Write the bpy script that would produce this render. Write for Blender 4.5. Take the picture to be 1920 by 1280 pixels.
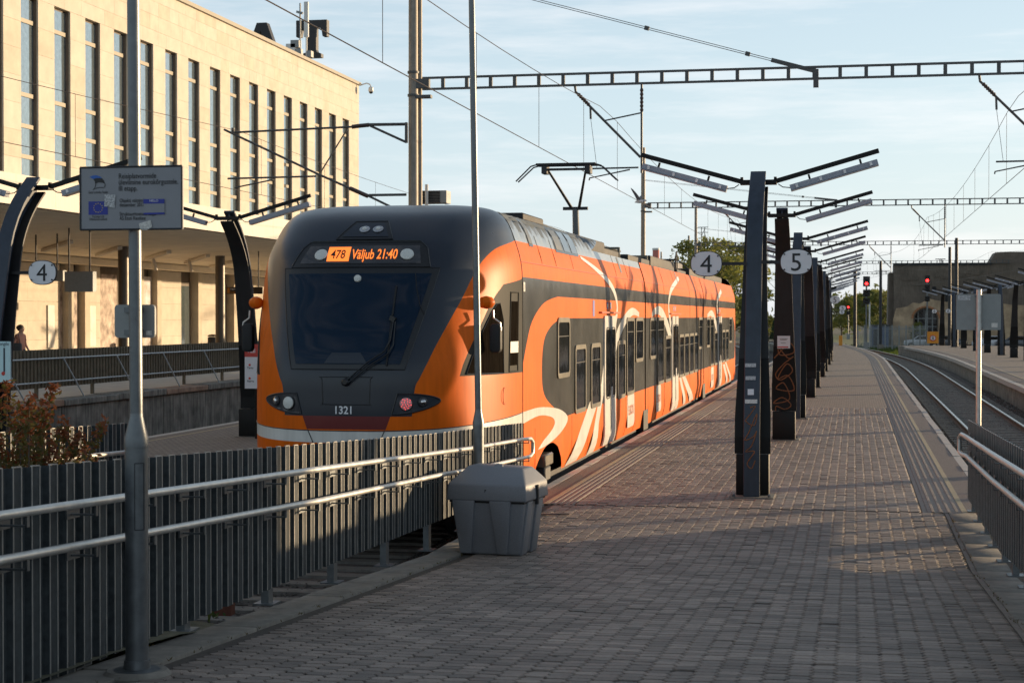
import bpy, bmesh, math, random
from mathutils import Vector, Matrix
from mathutils.geometry import delaunay_2d_cdt
random.seed(7)
R = math.radians
scn = bpy.context.scene
COL = scn.collection
for o in list(bpy.data.objects):
    bpy.data.objects.remove(o)

# ------------------------------------------------------------------ camera, sky, sun, exposure
FPX = 3200.0; CAMZ = 2.45; HORY = 594.0; VPX = 1600.0
YAW = math.atan((VPX-960)/FPX); PIT = math.atan((640-HORY)/FPX)
cam_d = bpy.data.cameras.new('camera'); cam = bpy.data.objects.new('camera', cam_d); COL.objects.link(cam)
cam.location = (0, 0, CAMZ); cam.rotation_euler = (math.pi/2-PIT, 0, YAW)
cam_d.sensor_width = 36; cam_d.lens = 36*FPX/1920; cam_d.clip_end = 4000; cam_d.clip_start = 0.1
cam_d.dof.use_dof = True; cam_d.dof.focus_distance = 19.0; cam_d.dof.aperture_fstop = 8.0
scn.camera = cam
SUN_EL = R(4.5); SUN_AZ = R(41)          # azimuth measured from +X towards +Y
sun_vec = Vector((math.cos(SUN_AZ)*math.cos(SUN_EL), math.sin(SUN_AZ)*math.cos(SUN_EL), math.sin(SUN_EL)))
sd = bpy.data.lights.new('sun', 'SUN'); so = bpy.data.objects.new('sun', sd); COL.objects.link(so)
sd.energy = 5.0; sd.angle = R(0.5); sd.color = (1.0, 0.73, 0.44)
so.rotation_euler = sun_vec.to_track_quat('Z', 'Y').to_euler(); so.location = (40, 30, 20)
w = bpy.data.worlds.new('World'); scn.world = w; w.use_nodes = True
nt = w.node_tree; N = nt.nodes; Lk = nt.links; N.clear()
wo = N.new('ShaderNodeOutputWorld'); bg = N.new('ShaderNodeBackground'); sky = N.new('ShaderNodeTexSky')
sky.sky_type = 'NISHITA'; sky.sun_disc = False; sky.sun_elevation = SUN_EL; sky.sun_rotation = math.pi/2-SUN_AZ
sky.air_density = 1.0; sky.dust_density = 0.6; sky.ozone_density = 1.6; sky.altitude = 30
tc = N.new('ShaderNodeTexCoord'); mp = N.new('ShaderNodeMapping'); mp.inputs['Scale'].default_value = (1.6, 1.6, 15.0)
mp.inputs['Rotation'].default_value = (R(7), R(-5), R(20))
nz = N.new('ShaderNodeTexNoise'); nz.inputs['Scale'].default_value = 2.6; nz.inputs['Detail'].default_value = 7; nz.inputs['Roughness'].default_value = 0.62
rp = N.new('ShaderNodeValToRGB'); rp.color_ramp.elements[0].position = 0.47; rp.color_ramp.elements[1].position = 0.74
rp.color_ramp.elements[0].color = (0, 0, 0, 1); rp.color_ramp.elements[1].color = (0.45, 0.45, 0.45, 1)
sep = N.new('ShaderNodeSeparateXYZ'); vr = N.new('ShaderNodeMapRange'); vr.inputs[1].default_value = 0.0; vr.inputs[2].default_value = 0.62; vr.inputs[3].default_value = 0.74; vr.inputs[4].default_value = 0.06
veil = N.new('ShaderNodeMixRGB'); veil.inputs[2].default_value = (3.65, 4.4, 5.2, 1)   # thin high haze over the whole sky
mx = N.new('ShaderNodeMixRGB'); mx.blend_type = 'MIX'; mx.inputs[2].default_value = (5.9, 5.5, 5.4, 1)
Lk.new(tc.outputs['Generated'], mp.inputs[0]); Lk.new(mp.outputs[0], nz.inputs[0]); Lk.new(nz.outputs[0], rp.inputs[0])
Lk.new(rp.outputs[0], mx.inputs[0]); Lk.new(tc.outputs['Generated'], sep.inputs[0]); Lk.new(sep.outputs[2], vr.inputs[0]); Lk.new(vr.outputs[0], veil.inputs[0]); Lk.new(sky.outputs[0], veil.inputs[1]); Lk.new(veil.outputs[0], mx.inputs[1]); Lk.new(mx.outputs[0], bg.inputs[0]); Lk.new(bg.outputs[0], wo.inputs[0])
bg.inputs[1].default_value = 0.15
scn.view_settings.view_transform = 'Standard'; scn.view_settings.look = 'None'; scn.view_settings.gamma = 1.0
scn.view_settings.use_curve_mapping = False; scn.view_settings.exposure = 0.55
scn.render.engine = 'CYCLES'

# ------------------------------------------------------------------ measuring: photograph pixel -> point on a known plane
FW = Vector((-math.sin(YAW)*math.cos(PIT), math.cos(YAW)*math.cos(PIT), -math.sin(PIT)))
RT = Vector((math.cos(YAW), math.sin(YAW), 0)); UP = RT.cross(FW); CO = Vector((0, 0, CAMZ))
def ray(px, py): return FW + RT*((px-960)/FPX) + UP*((640-py)/FPX)
def P(px, py, X=None, Y=None, Z=None, D=None):
    d = ray(px, py)
    if X is not None: t = X/d.x
    elif Y is not None: t = Y/d.y
    elif Z is not None: t = (Z-CAMZ)/d.z
    else: t = D
    return CO + d*t

# ------------------------------------------------------------------ materials
MATS = {}
def mat(name, col=(0.5, 0.5, 0.5), rough=0.6, metal=0.0, var=0.12, scale=6.0, bump=0.0, bscale=40.0, coat=0.0,
        emit=None, estr=1.0, col2=None, spec=0.5, stretch=None, rvar=0.08, coatr=0.1, trans=0.0, attr=None, streak=0.0, transl=0.0, blotch=0.0):
    m = bpy.data.materials.new(name); m.use_nodes = True; MATS[name] = m
    n = m.node_tree.nodes; l = m.node_tree.links; b = n['Principled BSDF']
    b.inputs['Roughness'].default_value = rough; b.inputs['Metallic'].default_value = metal
    b.inputs['Specular IOR Level'].default_value = spec
    b.inputs['Coat Weight'].default_value = coat; b.inputs['Coat Roughness'].default_value = coatr
    b.inputs['Transmission Weight'].default_value = trans
    g = n.new('ShaderNodeNewGeometry'); src = g.outputs['Position']
    if stretch:
        mpn = n.new('ShaderNodeMapping'); mpn.inputs['Scale'].default_value = stretch; l.new(src, mpn.inputs[0]); src = mpn.outputs[0]
    t = n.new('ShaderNodeTexNoise'); t.inputs['Scale'].default_value = scale; t.inputs['Detail'].default_value = 6; t.inputs['Roughness'].default_value = 0.6
    l.new(src, t.inputs['Vector'])
    r = n.new('ShaderNodeValToRGB'); r.color_ramp.elements[0].position = 0.3; r.color_ramp.elements[1].position = 0.7
    c2 = col2 or tuple(min(1, c*(1+var)) for c in col); c1 = tuple(c*(1-var) for c in col) if not col2 else col
    r.color_ramp.elements[0].color = (*c1, 1); r.color_ramp.elements[1].color = (*c2, 1)
    l.new(t.outputs[0], r.inputs[0]); out = r.outputs[0]
    if attr:
        if attr == 'OBJ': oi = n.new('ShaderNodeObjectInfo'); fac = oi.outputs['Random']
        else: a = n.new('ShaderNodeAttribute'); a.attribute_name = attr; fac = a.outputs['Fac']
        mr = n.new('ShaderNodeMapRange'); mr.inputs[3].default_value = 0.62; mr.inputs[4].default_value = 1.30; l.new(fac, mr.inputs[0])
        mm = n.new('ShaderNodeVectorMath'); mm.operation = 'SCALE'; l.new(out, mm.inputs[0]); l.new(mr.outputs[0], mm.inputs['Scale']); out = mm.outputs[0]
    if blotch > 0:
        tb = n.new('ShaderNodeTexNoise'); tb.inputs['Scale'].default_value = 0.9; tb.inputs['Detail'].default_value = 8; tb.inputs['Roughness'].default_value = 0.68; l.new(g.outputs['Position'], tb.inputs[0])
        rb_ = n.new('ShaderNodeMapRange'); rb_.inputs[1].default_value = 0.35; rb_.inputs[2].default_value = 0.65; rb_.inputs[3].default_value = 1.0-blotch; rb_.inputs[4].default_value = 1.0+blotch*0.5
        l.new(tb.outputs[0], rb_.inputs[0]); mm = n.new('ShaderNodeVectorMath'); mm.operation = 'SCALE'; l.new(out, mm.inputs[0]); l.new(rb_.outputs[0], mm.inputs['Scale']); out = mm.outputs[0]
    if streak > 0:
        ms = n.new('ShaderNodeMapping'); ms.inputs['Scale'].default_value = (9, 9, 0.8); l.new(g.outputs['Position'], ms.inputs[0])
        ts = n.new('ShaderNodeTexNoise'); ts.inputs['Scale'].default_value = 1.5; ts.inputs['Detail'].default_value = 5; l.new(ms.outputs[0], ts.inputs[0])
        rs = n.new('ShaderNodeMapRange'); rs.inputs[1].default_value = 0.35; rs.inputs[2].default_value = 0.7; rs.inputs[3].default_value = 1.0; rs.inputs[4].default_value = 1.0-streak
        l.new(ts.outputs[0], rs.inputs[0]); mm = n.new('ShaderNodeVectorMath'); mm.operation = 'SCALE'
        l.new(out, mm.inputs[0]); l.new(rs.outputs[0], mm.inputs['Scale']); out = mm.outputs[0]
    l.new(out, b.inputs['Base Color'])
    if rvar:
        mr2 = n.new('ShaderNodeMapRange'); mr2.inputs[3].default_value = max(0.02, rough-rvar); mr2.inputs[4].default_value = min(1, rough+rvar)
        l.new(t.outputs[0], mr2.inputs[0]); l.new(mr2.outputs[0], b.inputs['Roughness'])
    if bump:
        t2 = n.new('ShaderNodeTexNoise'); t2.inputs['Scale'].default_value = bscale; t2.inputs['Detail'].default_value = 5; l.new(src, t2.inputs['Vector'])
        bp = n.new('ShaderNodeBump'); bp.inputs['Strength'].default_value = 1.0; bp.inputs['Distance'].default_value = bump
        l.new(t2.outputs[0], bp.inputs['Height']); l.new(bp.outputs[0], b.inputs['Normal'])
    if transl:
        tl = n.new('ShaderNodeBsdfTranslucent'); ms_ = n.new('ShaderNodeMixShader'); ms_.inputs[0].default_value = transl; l.new(out, tl.inputs[0])
        l.new(b.outputs[0], ms_.inputs[1]); l.new(tl.outputs[0], ms_.inputs[2]); l.new(ms_.outputs[0], n['Material Output'].inputs[0])
    if emit:
        b.inputs['Emission Color'].default_value = (*emit, 1); b.inputs['Emission Strength'].default_value = estr
    return m
mat('orange', (0.76, 0.138, 0.007), 0.42, var=0.05, scale=1.5, coat=0.0, coatr=0.2, streak=0.16, spec=0.09, rvar=0.05, blotch=0.06)
mat('deep_orange', (0.55, 0.10, 0.02), 0.4, var=0.05, coat=0.4, coatr=0.2)
mat('dark_paint', (0.048, 0.050, 0.046), 0.24, var=0.1, scale=1.5, spec=0.25, blotch=0.12, coat=0.0, coatr=0.3, streak=0.1)
mat('mask_paint', (0.012, 0.018, 0.030), 0.3, var=0.05, scale=1.2, coat=0.15, coatr=0.25, spec=0.4)
mat('roof_grey', (0.20, 0.225, 0.24), 0.34, var=0.06, scale=1.5, coat=0.5, coatr=0.15)
mat('red_paint', (0.13, 0.003, 0.004), 0.4, var=0.06, coat=0.4)
mat('white_paint', (0.72, 0.70, 0.65), 0.3, var=0.05, scale=2, coat=0.1, streak=0.16)
mat('train_black', (0.012, 0.012, 0.013), 0.7, var=0.3)
mat('glass_dark', (0.008, 0.009, 0.010), 0.05, var=0.1, coat=0.0, spec=0.32, rvar=0.01, bump=0.004, bscale=2.2)
mat('windscreen_glass', (0.004, 0.014, 0.032), 0.05, var=0.01, spec=0.25, rvar=0.0)
mat('cab_glass', (0.012, 0.010, 0.008), 0.3, var=0.5, scale=5, stretch=(8, 8, 0.6), spec=0.0, rvar=0.0)
mat('cab_dark', (0.05, 0.05, 0.045), 0.55, var=0.1, scale=1.5, spec=0.04, blotch=0.1)
mat('glass_trim', (0.010, 0.011, 0.013), 0.35, var=0.1)
mat('window_frame', (0.13, 0.12, 0.095), 0.35, metal=0.4, var=0.08)
mat('led_orange', (0.5, 0.12, 0.02), 0.5, emit=(1.0, 0.21, 0.03), estr=1.0)
mat('led_dark', (0.02, 0.008, 0.006), 0.5)
mat('lens_white', (0.62, 0.62, 0.58), 0.35, var=0.1, scale=60)
mat('lens_red', (0.5, 0.30, 0.30), 0.3, emit=(1, 0.1, 0.1), estr=0.03, var=0.2, scale=60)
mat('led_red', (0.9, 0.05, 0.05), 0.3, emit=(1, 0.06, 0.06), estr=2.0)
mat('signal_red', (0.9, 0.03, 0.03), 0.3, emit=(1, 0.02, 0.02), estr=6.0)
mat('chrome', (0.55, 0.55, 0.55), 0.18, metal=1.0, var=0.1)
mat('lamp_glass', (0.05, 0.05, 0.055), 0.08, var=0.2)
mat('galv', (0.15, 0.162, 0.17), 0.42, metal=0.7, var=0.18, scale=14, rvar=0.12, bump=0.0005, bscale=60)
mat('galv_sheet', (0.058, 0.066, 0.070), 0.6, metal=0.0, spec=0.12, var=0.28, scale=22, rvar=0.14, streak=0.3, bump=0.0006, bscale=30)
mat('galv_pipe', (0.56, 0.55, 0.52), 0.40, metal=0.6, var=0.16, scale=9, rvar=0.12, bump=0.0006, bscale=50)
mat('galv_worn_glint', (0.34, 0.33, 0.31), 0.45, metal=0.3, var=0.2, scale=12)  # paler than the sheet: worn zinc plus painted-in light on the folds
mat('board_white', (0.25, 0.255, 0.275), 0.5, var=0.06, scale=8)
mat('mast_steel', (0.30, 0.27, 0.23), 0.6, metal=0.3, var=0.18, scale=5, streak=0.3)
mat('beam_steel', (0.085, 0.09, 0.092), 0.55, metal=0.3, var=0.2)
mat('dark_steel', (0.035, 0.036, 0.04), 0.55, metal=0.3, var=0.25)
mat('post_paint', (0.034, 0.046, 0.066), 0.42, var=0.15, scale=5, bump=0.0008, bscale=25, streak=0.2, spec=0.4)
mat('post_sheet', (0.014, 0.0135, 0.015), 0.55, var=0.2, scale=5, streak=0.25)
mat('post_black', (0.006, 0.006, 0.006), 0.55, spec=0.3, var=0.3, scale=6)
mat('luminaire', (0.30, 0.32, 0.37), 0.45, var=0.1)
mat('clip_white', (0.8, 0.8, 0.8), 0.5)
mat('sign_white', (0.72, 0.72, 0.74), 0.45, var=0.04, scale=8)
mat('sign_black', (0.012, 0.012, 0.014), 0.5)
mat('sign_grey', (0.26, 0.27, 0.265), 0.5, metal=0.2, var=0.08, scale=10)
mat('sign_blue', (0.02, 0.035, 0.30), 0.5)
mat('flag_blue', (0.02, 0.12, 0.48), 0.5)
mat('star_yellow', (0.8, 0.6, 0.06), 0.5)
mat('sticker', (0.62, 0.60, 0.56), 0.6, var=0.35, scale=90)
mat('sticker_torn', (0.75, 0.75, 0.75), 0.6, col2=(0.10, 0.10, 0.11), scale=120)
mat('sign_red', (0.55, 0.045, 0.03), 0.45)
mat('sign_cyan', (0.52, 0.72, 0.74), 0.5, var=0.05)
mat('graffiti', (0.21, 0.075, 0.022), 0.55, var=0.3, scale=20)
mat('concrete', (0.22, 0.20, 0.17), 0.85, var=0.22, scale=5, bump=0.003, bscale=45, streak=0.25)
mat('concrete_old', (0.27, 0.25, 0.215), 0.9, var=0.45, scale=2.2, bump=0.008, bscale=14, streak=0.55)
mat('coping_rust', (0.33, 0.21, 0.145), 0.9, var=0.45, scale=3, bump=0.006, bscale=18)
mat('asphalt', (0.14, 0.108, 0.09), 0.7, var=0.25, scale=60, bump=0.008, bscale=130, spec=0.6)
mat('forecourt', (0.48, 0.44, 0.38), 0.85, var=0.15, scale=2)
mat('edge_stone', (0.43, 0.41, 0.38), 0.85, var=0.2, scale=12, bump=0.003, bscale=60)
mat('tactile', (0.235, 0.195, 0.165), 0.75, var=0.2, scale=9, bump=0.005, bscale=110)
mat('line_yellow', (0.36, 0.30, 0.19), 0.8, var=0.25, scale=14)
mat('paver', (0.255, 0.203, 0.166), 0.66, var=0.18, scale=30, blotch=0.3, bump=0.007, bscale=140, spec=0.7, attr='rnd')
mat('paver_obj', (0.255, 0.203, 0.166), 0.66, var=0.18, scale=30, blotch=0.3, bump=0.007, bscale=140, spec=0.7, attr='OBJ')
mat('joint_sand', (0.075, 0.063, 0.052), 0.95, var=0.3, scale=20, bump=0.003, bscale=90)
mat('rail_steel', (0.35, 0.32, 0.29), 0.28, metal=0.9, var=0.12, scale=10)
mat('rail_rust', (0.12, 0.065, 0.04), 0.8, metal=0.2, var=0.3, scale=8)
mat('sleeper', (0.20, 0.18, 0.155), 0.9, var=0.25, scale=8, bump=0.004, bscale=40)
mat('ballast', (0.105, 0.088, 0.075), 0.95, var=0.45, scale=22, bump=0.05, bscale=16)
mat('ground', (0.10, 0.095, 0.06), 0.95, var=0.4, scale=0.6, bump=0.03, bscale=6)
mat('grass', (0.05, 0.085, 0.018), 0.9, var=0.4, scale=2, col2=(0.11, 0.13, 0.03))
mat('bin_plastic', (0.19, 0.195, 0.21), 0.52, var=0.12, scale=90, bump=0.0012, bscale=220)
mat('stone', (0.50, 0.41, 0.28), 0.8, var=0.10, scale=0.9, bump=0.002, bscale=20, attr='OBJ2' if False else None, streak=0.08)
mat('stone_slab', (0.51, 0.46, 0.38), 0.8, var=0.12, scale=1.6, bump=0.002, bscale=30)
mat('stone_slab_pale', (0.53, 0.478, 0.40), 0.8, var=0.12, scale=1.6, bump=0.002, bscale=30)
mat('stone_slab_warm', (0.50, 0.44, 0.35), 0.8, var=0.14, scale=1.6, bump=0.002, bscale=30)
mat('fascia', (0.58, 0.53, 0.46), 0.6, var=0.06, scale=0.8, streak=0.1)
mat('soffit', (0.78, 0.70, 0.56), 0.7, var=0.10, scale=0.7)
mat('transom', (0.15, 0.135, 0.105), 0.5, metal=0.3)
mat('jamb', (0.13, 0.10, 0.075), 0.7, var=0.2, scale=3)
mat('facade_glass', (0.34, 0.42, 0.47), 0.06, metal=0.8, var=0.15, spec=0.9, rvar=0.01, bump=0.002, bscale=0.8)
mat('column', (0.10, 0.085, 0.07), 0.4, metal=0.3)
mat('brown_sign', (0.05, 0.03, 0.015), 0.5)
mat('text_orange', (0.55, 0.22, 0.04), 0.5)
mat('mural', (0.62, 0.50, 0.42), 0.7, col2=(0.12, 0.09, 0.075), scale=2.6)
mat('mural_blue', (0.60, 0.62, 0.70), 0.7, col2=(0.35, 0.27, 0.2), scale=1.5)
mat('brown_sheet', (0.165, 0.135, 0.09), 0.7, metal=0.2, var=0.25, scale=6, streak=0.3)
mat('rail_paint', (0.40, 0.43, 0.45), 0.45, metal=0.3)
mat('gap_ochre', (0.45, 0.29, 0.12), 0.9, var=0.2)
mat('skin', (0.48, 0.27, 0.19), 0.55)
mat('hair', (0.035, 0.018, 0.010), 0.6)
mat('top_peach', (0.60, 0.26, 0.17), 0.8)
mat('trousers', (0.04, 0.045, 0.06), 0.85)
mat('bag', (0.05, 0.055, 0.06), 0.7)
mat('bark', (0.085, 0.065, 0.05), 0.9, var=0.3)
mat('leaf_red', (0.15, 0.035, 0.014), 0.55, col2=(0.25, 0.09, 0.025), scale=14, transl=0.5)
mat('leaf_olive', (0.05, 0.048, 0.012), 0.55, col2=(0.17, 0.13, 0.03), scale=14, transl=0.5)
mat('leaf_green', (0.045, 0.075, 0.015), 0.6, col2=(0.10, 0.13, 0.025), scale=3, transl=0.5)
mat('leaf_spring', (0.14, 0.17, 0.035), 0.6, col2=(0.26, 0.25, 0.06), scale=1.5, transl=0.5)
mat('leaf_far', (0.13, 0.16, 0.04), 0.7, col2=(0.25, 0.25, 0.07), scale=0.8, transl=0.5)
mat('leaf_conifer', (0.022, 0.045, 0.02), 0.7, col2=(0.04, 0.07, 0.03), scale=2)
mat('flower', (0.75, 0.55, 0.03), 0.6)
mat('ruin', (0.17, 0.135, 0.105), 0.9, var=0.3, scale=0.5, bump=0.05, bscale=2.5, streak=0.3)
mat('ruin_plaster', (0.42, 0.30, 0.19), 0.9, var=0.4, scale=0.9, bump=0.06, bscale=3)
mat('brick_arch', (0.38, 0.16, 0.07), 0.9, var=0.3, scale=3)
mat('board_orange', (0.66, 0.26, 0.02), 0.5)
mat('car_white', (0.6, 0.6, 0.62), 0.3, coat=0.6); mat('car_dark', (0.05, 0.055, 0.07), 0.3, coat=0.6)
mat('buffer_red', (0.17, 0.055, 0.035), 0.75, var=0.3, scale=9)
mat('chimney', (0.55, 0.18, 0.15), 0.8); mat('gull', (0.7, 0.7, 0.72), 0.7); mat('gull_grey', (0.18, 0.18, 0.2), 0.7)
mat('hut_blue', (0.06, 0.10, 0.20), 0.6)
mat('shade_hall_wall', (0.30, 0.26, 0.22), 0.85, var=0.15, scale=0.4)  # walls of the added, unseen hall
mat('insulator', (0.06, 0.04, 0.035), 0.3)
mat('wire', (0.07, 0.055, 0.045), 0.5, metal=0.6)

# ------------------------------------------------------------------ mesh helpers
def wloc(o):
    v = Vector((0, 0, 0))
    while o: v += o.location; o = o.parent
    return v
def tag(o, label=None, cat=None, group=None, kind=None):
    if label: o['label'] = label
    if cat: o['category'] = cat
    if group: o['group'] = group
    if kind: o['kind'] = kind
    return o
def empty(name, loc, label=None, cat=None, group=None, kind=None):
    o = bpy.data.objects.new(name, None); COL.objects.link(o); o.location = loc; o.empty_display_size = 0.2
    return tag(o, label, cat, group, kind)
def link(name, me, parent=None, loc=(0, 0, 0), rot=None, scale=None):
    o = bpy.data.objects.new(name, me); COL.objects.link(o); o.location = loc
    if rot: o.rotation_euler = rot
    if scale: o.scale = scale
    if parent: o.parent = parent
    return o
def copy_tree(o, parent=None):
    c = o.copy(); COL.objects.link(c)
    if parent: c.parent = parent
    for ch in o.children: copy_tree(ch, c)
    return c
class MB:
    def __init__(s): s.v = []; s.f = []; s.mi = []; s.cur = 0
    def add(s, vs, fs):
        b = len(s.v); s.v += [tuple(x) for x in vs]
        for f in fs: s.f.append([b+i for i in f]); s.mi.append(s.cur)
        return s
    def hexa(s, p):   # 8 pts: bottom 4 ccw, top 4 ccw
        return s.add(p, [(3, 2, 1, 0), (4, 5, 6, 7), (0, 1, 5, 4), (1, 2, 6, 5), (2, 3, 7, 6), (3, 0, 4, 7)])
    def box(s, x0, x1, y0, y1, z0, z1):
        return s.hexa([(x0, y0, z0), (x1, y0, z0), (x1, y1, z0), (x0, y1, z0), (x0, y0, z1), (x1, y0, z1), (x1, y1, z1), (x0, y1, z1)])
    def bar(s, a, b, w, h, up=(0, 0, 1)):
        a = Vector(a); b = Vector(b); d = (b-a).normalized(); u = Vector(up)
        r = d.cross(u)
        if r.length < 1e-4: r = d.cross(Vector((1, 0, 0)))
        r.normalize(); u = r.cross(d).normalized(); r = r*(w/2); u = u*(h/2)
        return s.hexa([a-r-u, a+r-u, b+r-u, b-r-u, a-r+u, a+r+u, b+r+u, b-r+u])
    def tube(s, pts, r, n=10, caps=True):
        pts = [Vector(p) for p in pts]; rr = r if isinstance(r, (list, tuple)) else [r]*len(pts)
        rings = []; prev = None
        for i, p in enumerate(pts):
            if i == 0: d = pts[1]-p
            elif i == len(pts)-1: d = p-pts[i-1]
            else: d = (pts[i+1]-p).normalized()+(p-pts[i-1]).normalized()
            d.normalize()
            u = Vector((0, 0, 1)) if abs(d.z) < 0.95 else Vector((1, 0, 0))
            if prev is not None and (prev-d*prev.dot(d)).length > 0.1: a = (prev-d*prev.dot(d)).normalized()
            else: a = d.cross(u).normalized()
            b = d.cross(a); prev = a
            rings.append([p+a*(rr[i]*math.cos(2*math.pi*k/n))+b*(rr[i]*math.sin(2*math.pi*k/n)) for k in range(n)])
        vs = [v for rg in rings for v in rg]; fs = []
        for i in range(len(rings)-1):
            for k in range(n):
                k2 = (k+1) % n; fs.append((i*n+k, i*n+k2, (i+1)*n+k2, (i+1)*n+k))
        if caps: fs.append(tuple(range(n-1, -1, -1))); fs.append(tuple((len(rings)-1)*n+k for k in range(n)))
        return s.add(vs, fs)
    def prism(s, poly, vec):     # poly: 3D points, extruded by vec
        n = len(poly); vec = Vector(vec); vs = [Vector(p) for p in poly]+[Vector(p)+vec for p in poly]
        fs = [tuple(range(n-1, -1, -1)), tuple(range(n, 2*n))]
        for i in range(n): j = (i+1) % n; fs.append((i, j, n+j, n+i))
        return s.add(vs, fs)
    def lathe(s, prof, c=(0, 0, 0), n=20, ax=None):   # prof (r,h) along axis
        c = Vector(c); A = Vector(ax or (0, 0, 1)).normalized(); u = A.orthogonal().normalized(); v = A.cross(u)
        vs = []; fs = []; m = len(prof)
        for r, h in prof:
            for k in range(n):
                t = 2*math.pi*k/n; vs.append(c+A*h+u*(r*math.cos(t))+v*(r*math.sin(t)))
        for i in range(m-1):
            for k in range(n): k2 = (k+1) % n; fs.append((i*n+k, i*n+k2, (i+1)*n+k2, (i+1)*n+k))
        fs.append(tuple(range(n-1, -1, -1))); fs.append(tuple((m-1)*n+k for k in range(n)))
        return s.add(vs, fs)
    def mesh(s, name, mats, off=Vector((0, 0, 0)), smooth=False, recalc=True):
        me = bpy.data.meshes.new(name)
        me.from_pydata([(x-off.x, y-off.y, z-off.z) for x, y, z in s.v], [], s.f)
        if isinstance(mats, str): mats = [mats]
        for m in mats: me.materials.append(MATS[m])
        if len(mats) > 1: me.polygons.foreach_set('material_index', s.mi)
        if recalc:
            bm = bmesh.new(); bm.from_mesh(me); bmesh.ops.recalc_face_normals(bm, faces=bm.faces); bm.to_mesh(me); bm.free()
        if smooth:
            me.polygons.foreach_set('use_smooth', [True]*len(me.polygons)); me.set_sharp_from_angle(angle=R(38))
        me.update(); return me
    def build(s, name, mats, parent=None, smooth=False, recalc=True, loc=None):
        off = wloc(parent) if parent else (Vector(loc) if loc else Vector((0, 0, 0)))
        me = s.mesh(name, mats, off, smooth, recalc)
        return link(name, me, parent, (0, 0, 0) if parent else off)
def bevel(o, wdt=0.01, seg=2):
    bm = bmesh.new(); bm.from_mesh(o.data)
    bmesh.ops.bevel(bm, geom=[e for e in bm.edges if e.calc_face_angle(0) > 0.5], offset=wdt, segments=seg, affect='EDGES', profile=0.5)
    bm.to_mesh(o.data); bm.free(); o.data.polygons.foreach_set('use_smooth', [True]*len(o.data.polygons)); o.data.set_sharp_from_angle(angle=R(40)); return o
TXT = {}
def text(body, size, origin, ux, uy, m, parent=None, name='lettering', align='LEFT', bold=0.0, sx=1.0, extrude=0.0, loc=None):
    key = (body, align, bold)
    if key not in TXT:
        cu = bpy.data.curves.new('t', 'FONT'); cu.body = body; cu.size = 1.0; cu.align_x = align; cu.offset = bold; cu.resolution_u = 3
        ob = bpy.data.objects.new('t', cu); COL.objects.link(ob)
        dg = bpy.context.evaluated_depsgraph_get(); me = bpy.data.meshes.new_from_object(ob.evaluated_get(dg))
        TXT[key] = ([v.co.copy() for v in me.vertices], [tuple(p.vertices) for p in me.polygons])
        bpy.data.objects.remove(ob); bpy.data.meshes.remove(me)
    vs, fs = TXT[key]; ux = Vector(ux).normalized(); uy = Vector(uy).normalized(); O = Vector(origin); nn = ux.cross(uy)
    b = MB(); b.add([O+ux*(v.x*size*sx)+uy*(v.y*size) for v in vs], fs)
    return b.build(name, m, parent, recalc=False, loc=loc)
def rrect(w, h, r, n=4):
    out = []
    for cx, cy, a0 in ((w/2-r, h/2-r, 0), (-w/2+r, h/2-r, 90), (-w/2+r, -h/2+r, 180), (w/2-r, -h/2+r, 270)):
        for k in range(n+1): t = R(a0+90*k/n); out.append((cx+r*math.cos(t), cy+r*math.sin(t)))
    return out
def interp(tab, x):
    if x <= tab[0][0]: return tab[0][1]
    for (a, b), (c, d) in zip(tab, tab[1:]):
        if x <= c: return b+(d-b)*(x-a)/(c-a)
    return tab[-1][1]
def smooth_tab(tab, n=8):   # Catmull-Rom densify, so lofts have no kinks
    out = []
    for i in range(len(tab)-1):
        p0 = tab[max(0, i-1)]; p1 = tab[i]; p2 = tab[i+1]; p3 = tab[min(len(tab)-1, i+2)]
        m1 = (p2[1]-p0[1])/(p2[0]-p0[0]); m2 = (p3[1]-p1[1])/(p3[0]-p1[0]); h = p2[0]-p1[0]
        for k in range(n):
            t = k/n; h00 = 2*t**3-3*t*t+1; h10 = t**3-2*t*t+t; h01 = -2*t**3+3*t*t; h11 = t**3-t*t
            out.append((p1[0]+h*t, h00*p1[1]+h10*h*m1+h01*p2[1]+h11*h*m2))
    out.append(tab[-1]); return out
def inpoly(x, y, poly):
    c = False; j = len(poly)-1
    for i in range(len(poly)):
        xi, yi = poly[i]; xj, yj = poly[j]
        if (yi > y) != (yj > y) and x < (xj-xi)*(y-yi)/(yj-yi)+xi: c = not c
        j = i
    return c
def dens(poly, step, closed=True):
    out = []; n = len(poly)
    for i in range(n if closed else n-1):
        a = poly[i]; b = poly[(i+1) % n]; L = math.hypot(b[0]-a[0], b[1]-a[1]); k = max(1, int(math.ceil(L/step)))
        for q in range(k): out.append((a[0]+(b[0]-a[0])*q/k, a[1]+(b[1]-a[1])*q/k))
    if not closed: out.append(poly[-1])
    return out
def patch(poly, surf, step=0.08):      # fill a parameter polygon; returns verts, faces on the surface
    pl = dens(poly, step); V = [Vector(p) for p in pl]; n = len(pl); E = [(i, (i+1) % n) for i in range(n)]
    xs = [p[0] for p in pl]; ys = [p[1] for p in pl]
    x = min(xs)+step/2
    while x < max(xs):
        y = min(ys)+step/2
        while y < max(ys):
            if inpoly(x, y, pl): V.append(Vector((x, y)))
            y += step
        x += step
    vo, eo, fo, *_ = delaunay_2d_cdt(V, E, [], 0, 1e-5)
    fs = []
    for f in fo:
        cx = sum(vo[i][0] for i in f)/len(f); cy = sum(vo[i][1] for i in f)/len(f)
        if inpoly(cx, cy, pl): fs.append(tuple(f))
    return [surf(v[0], v[1]) for v in vo], fs
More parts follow.
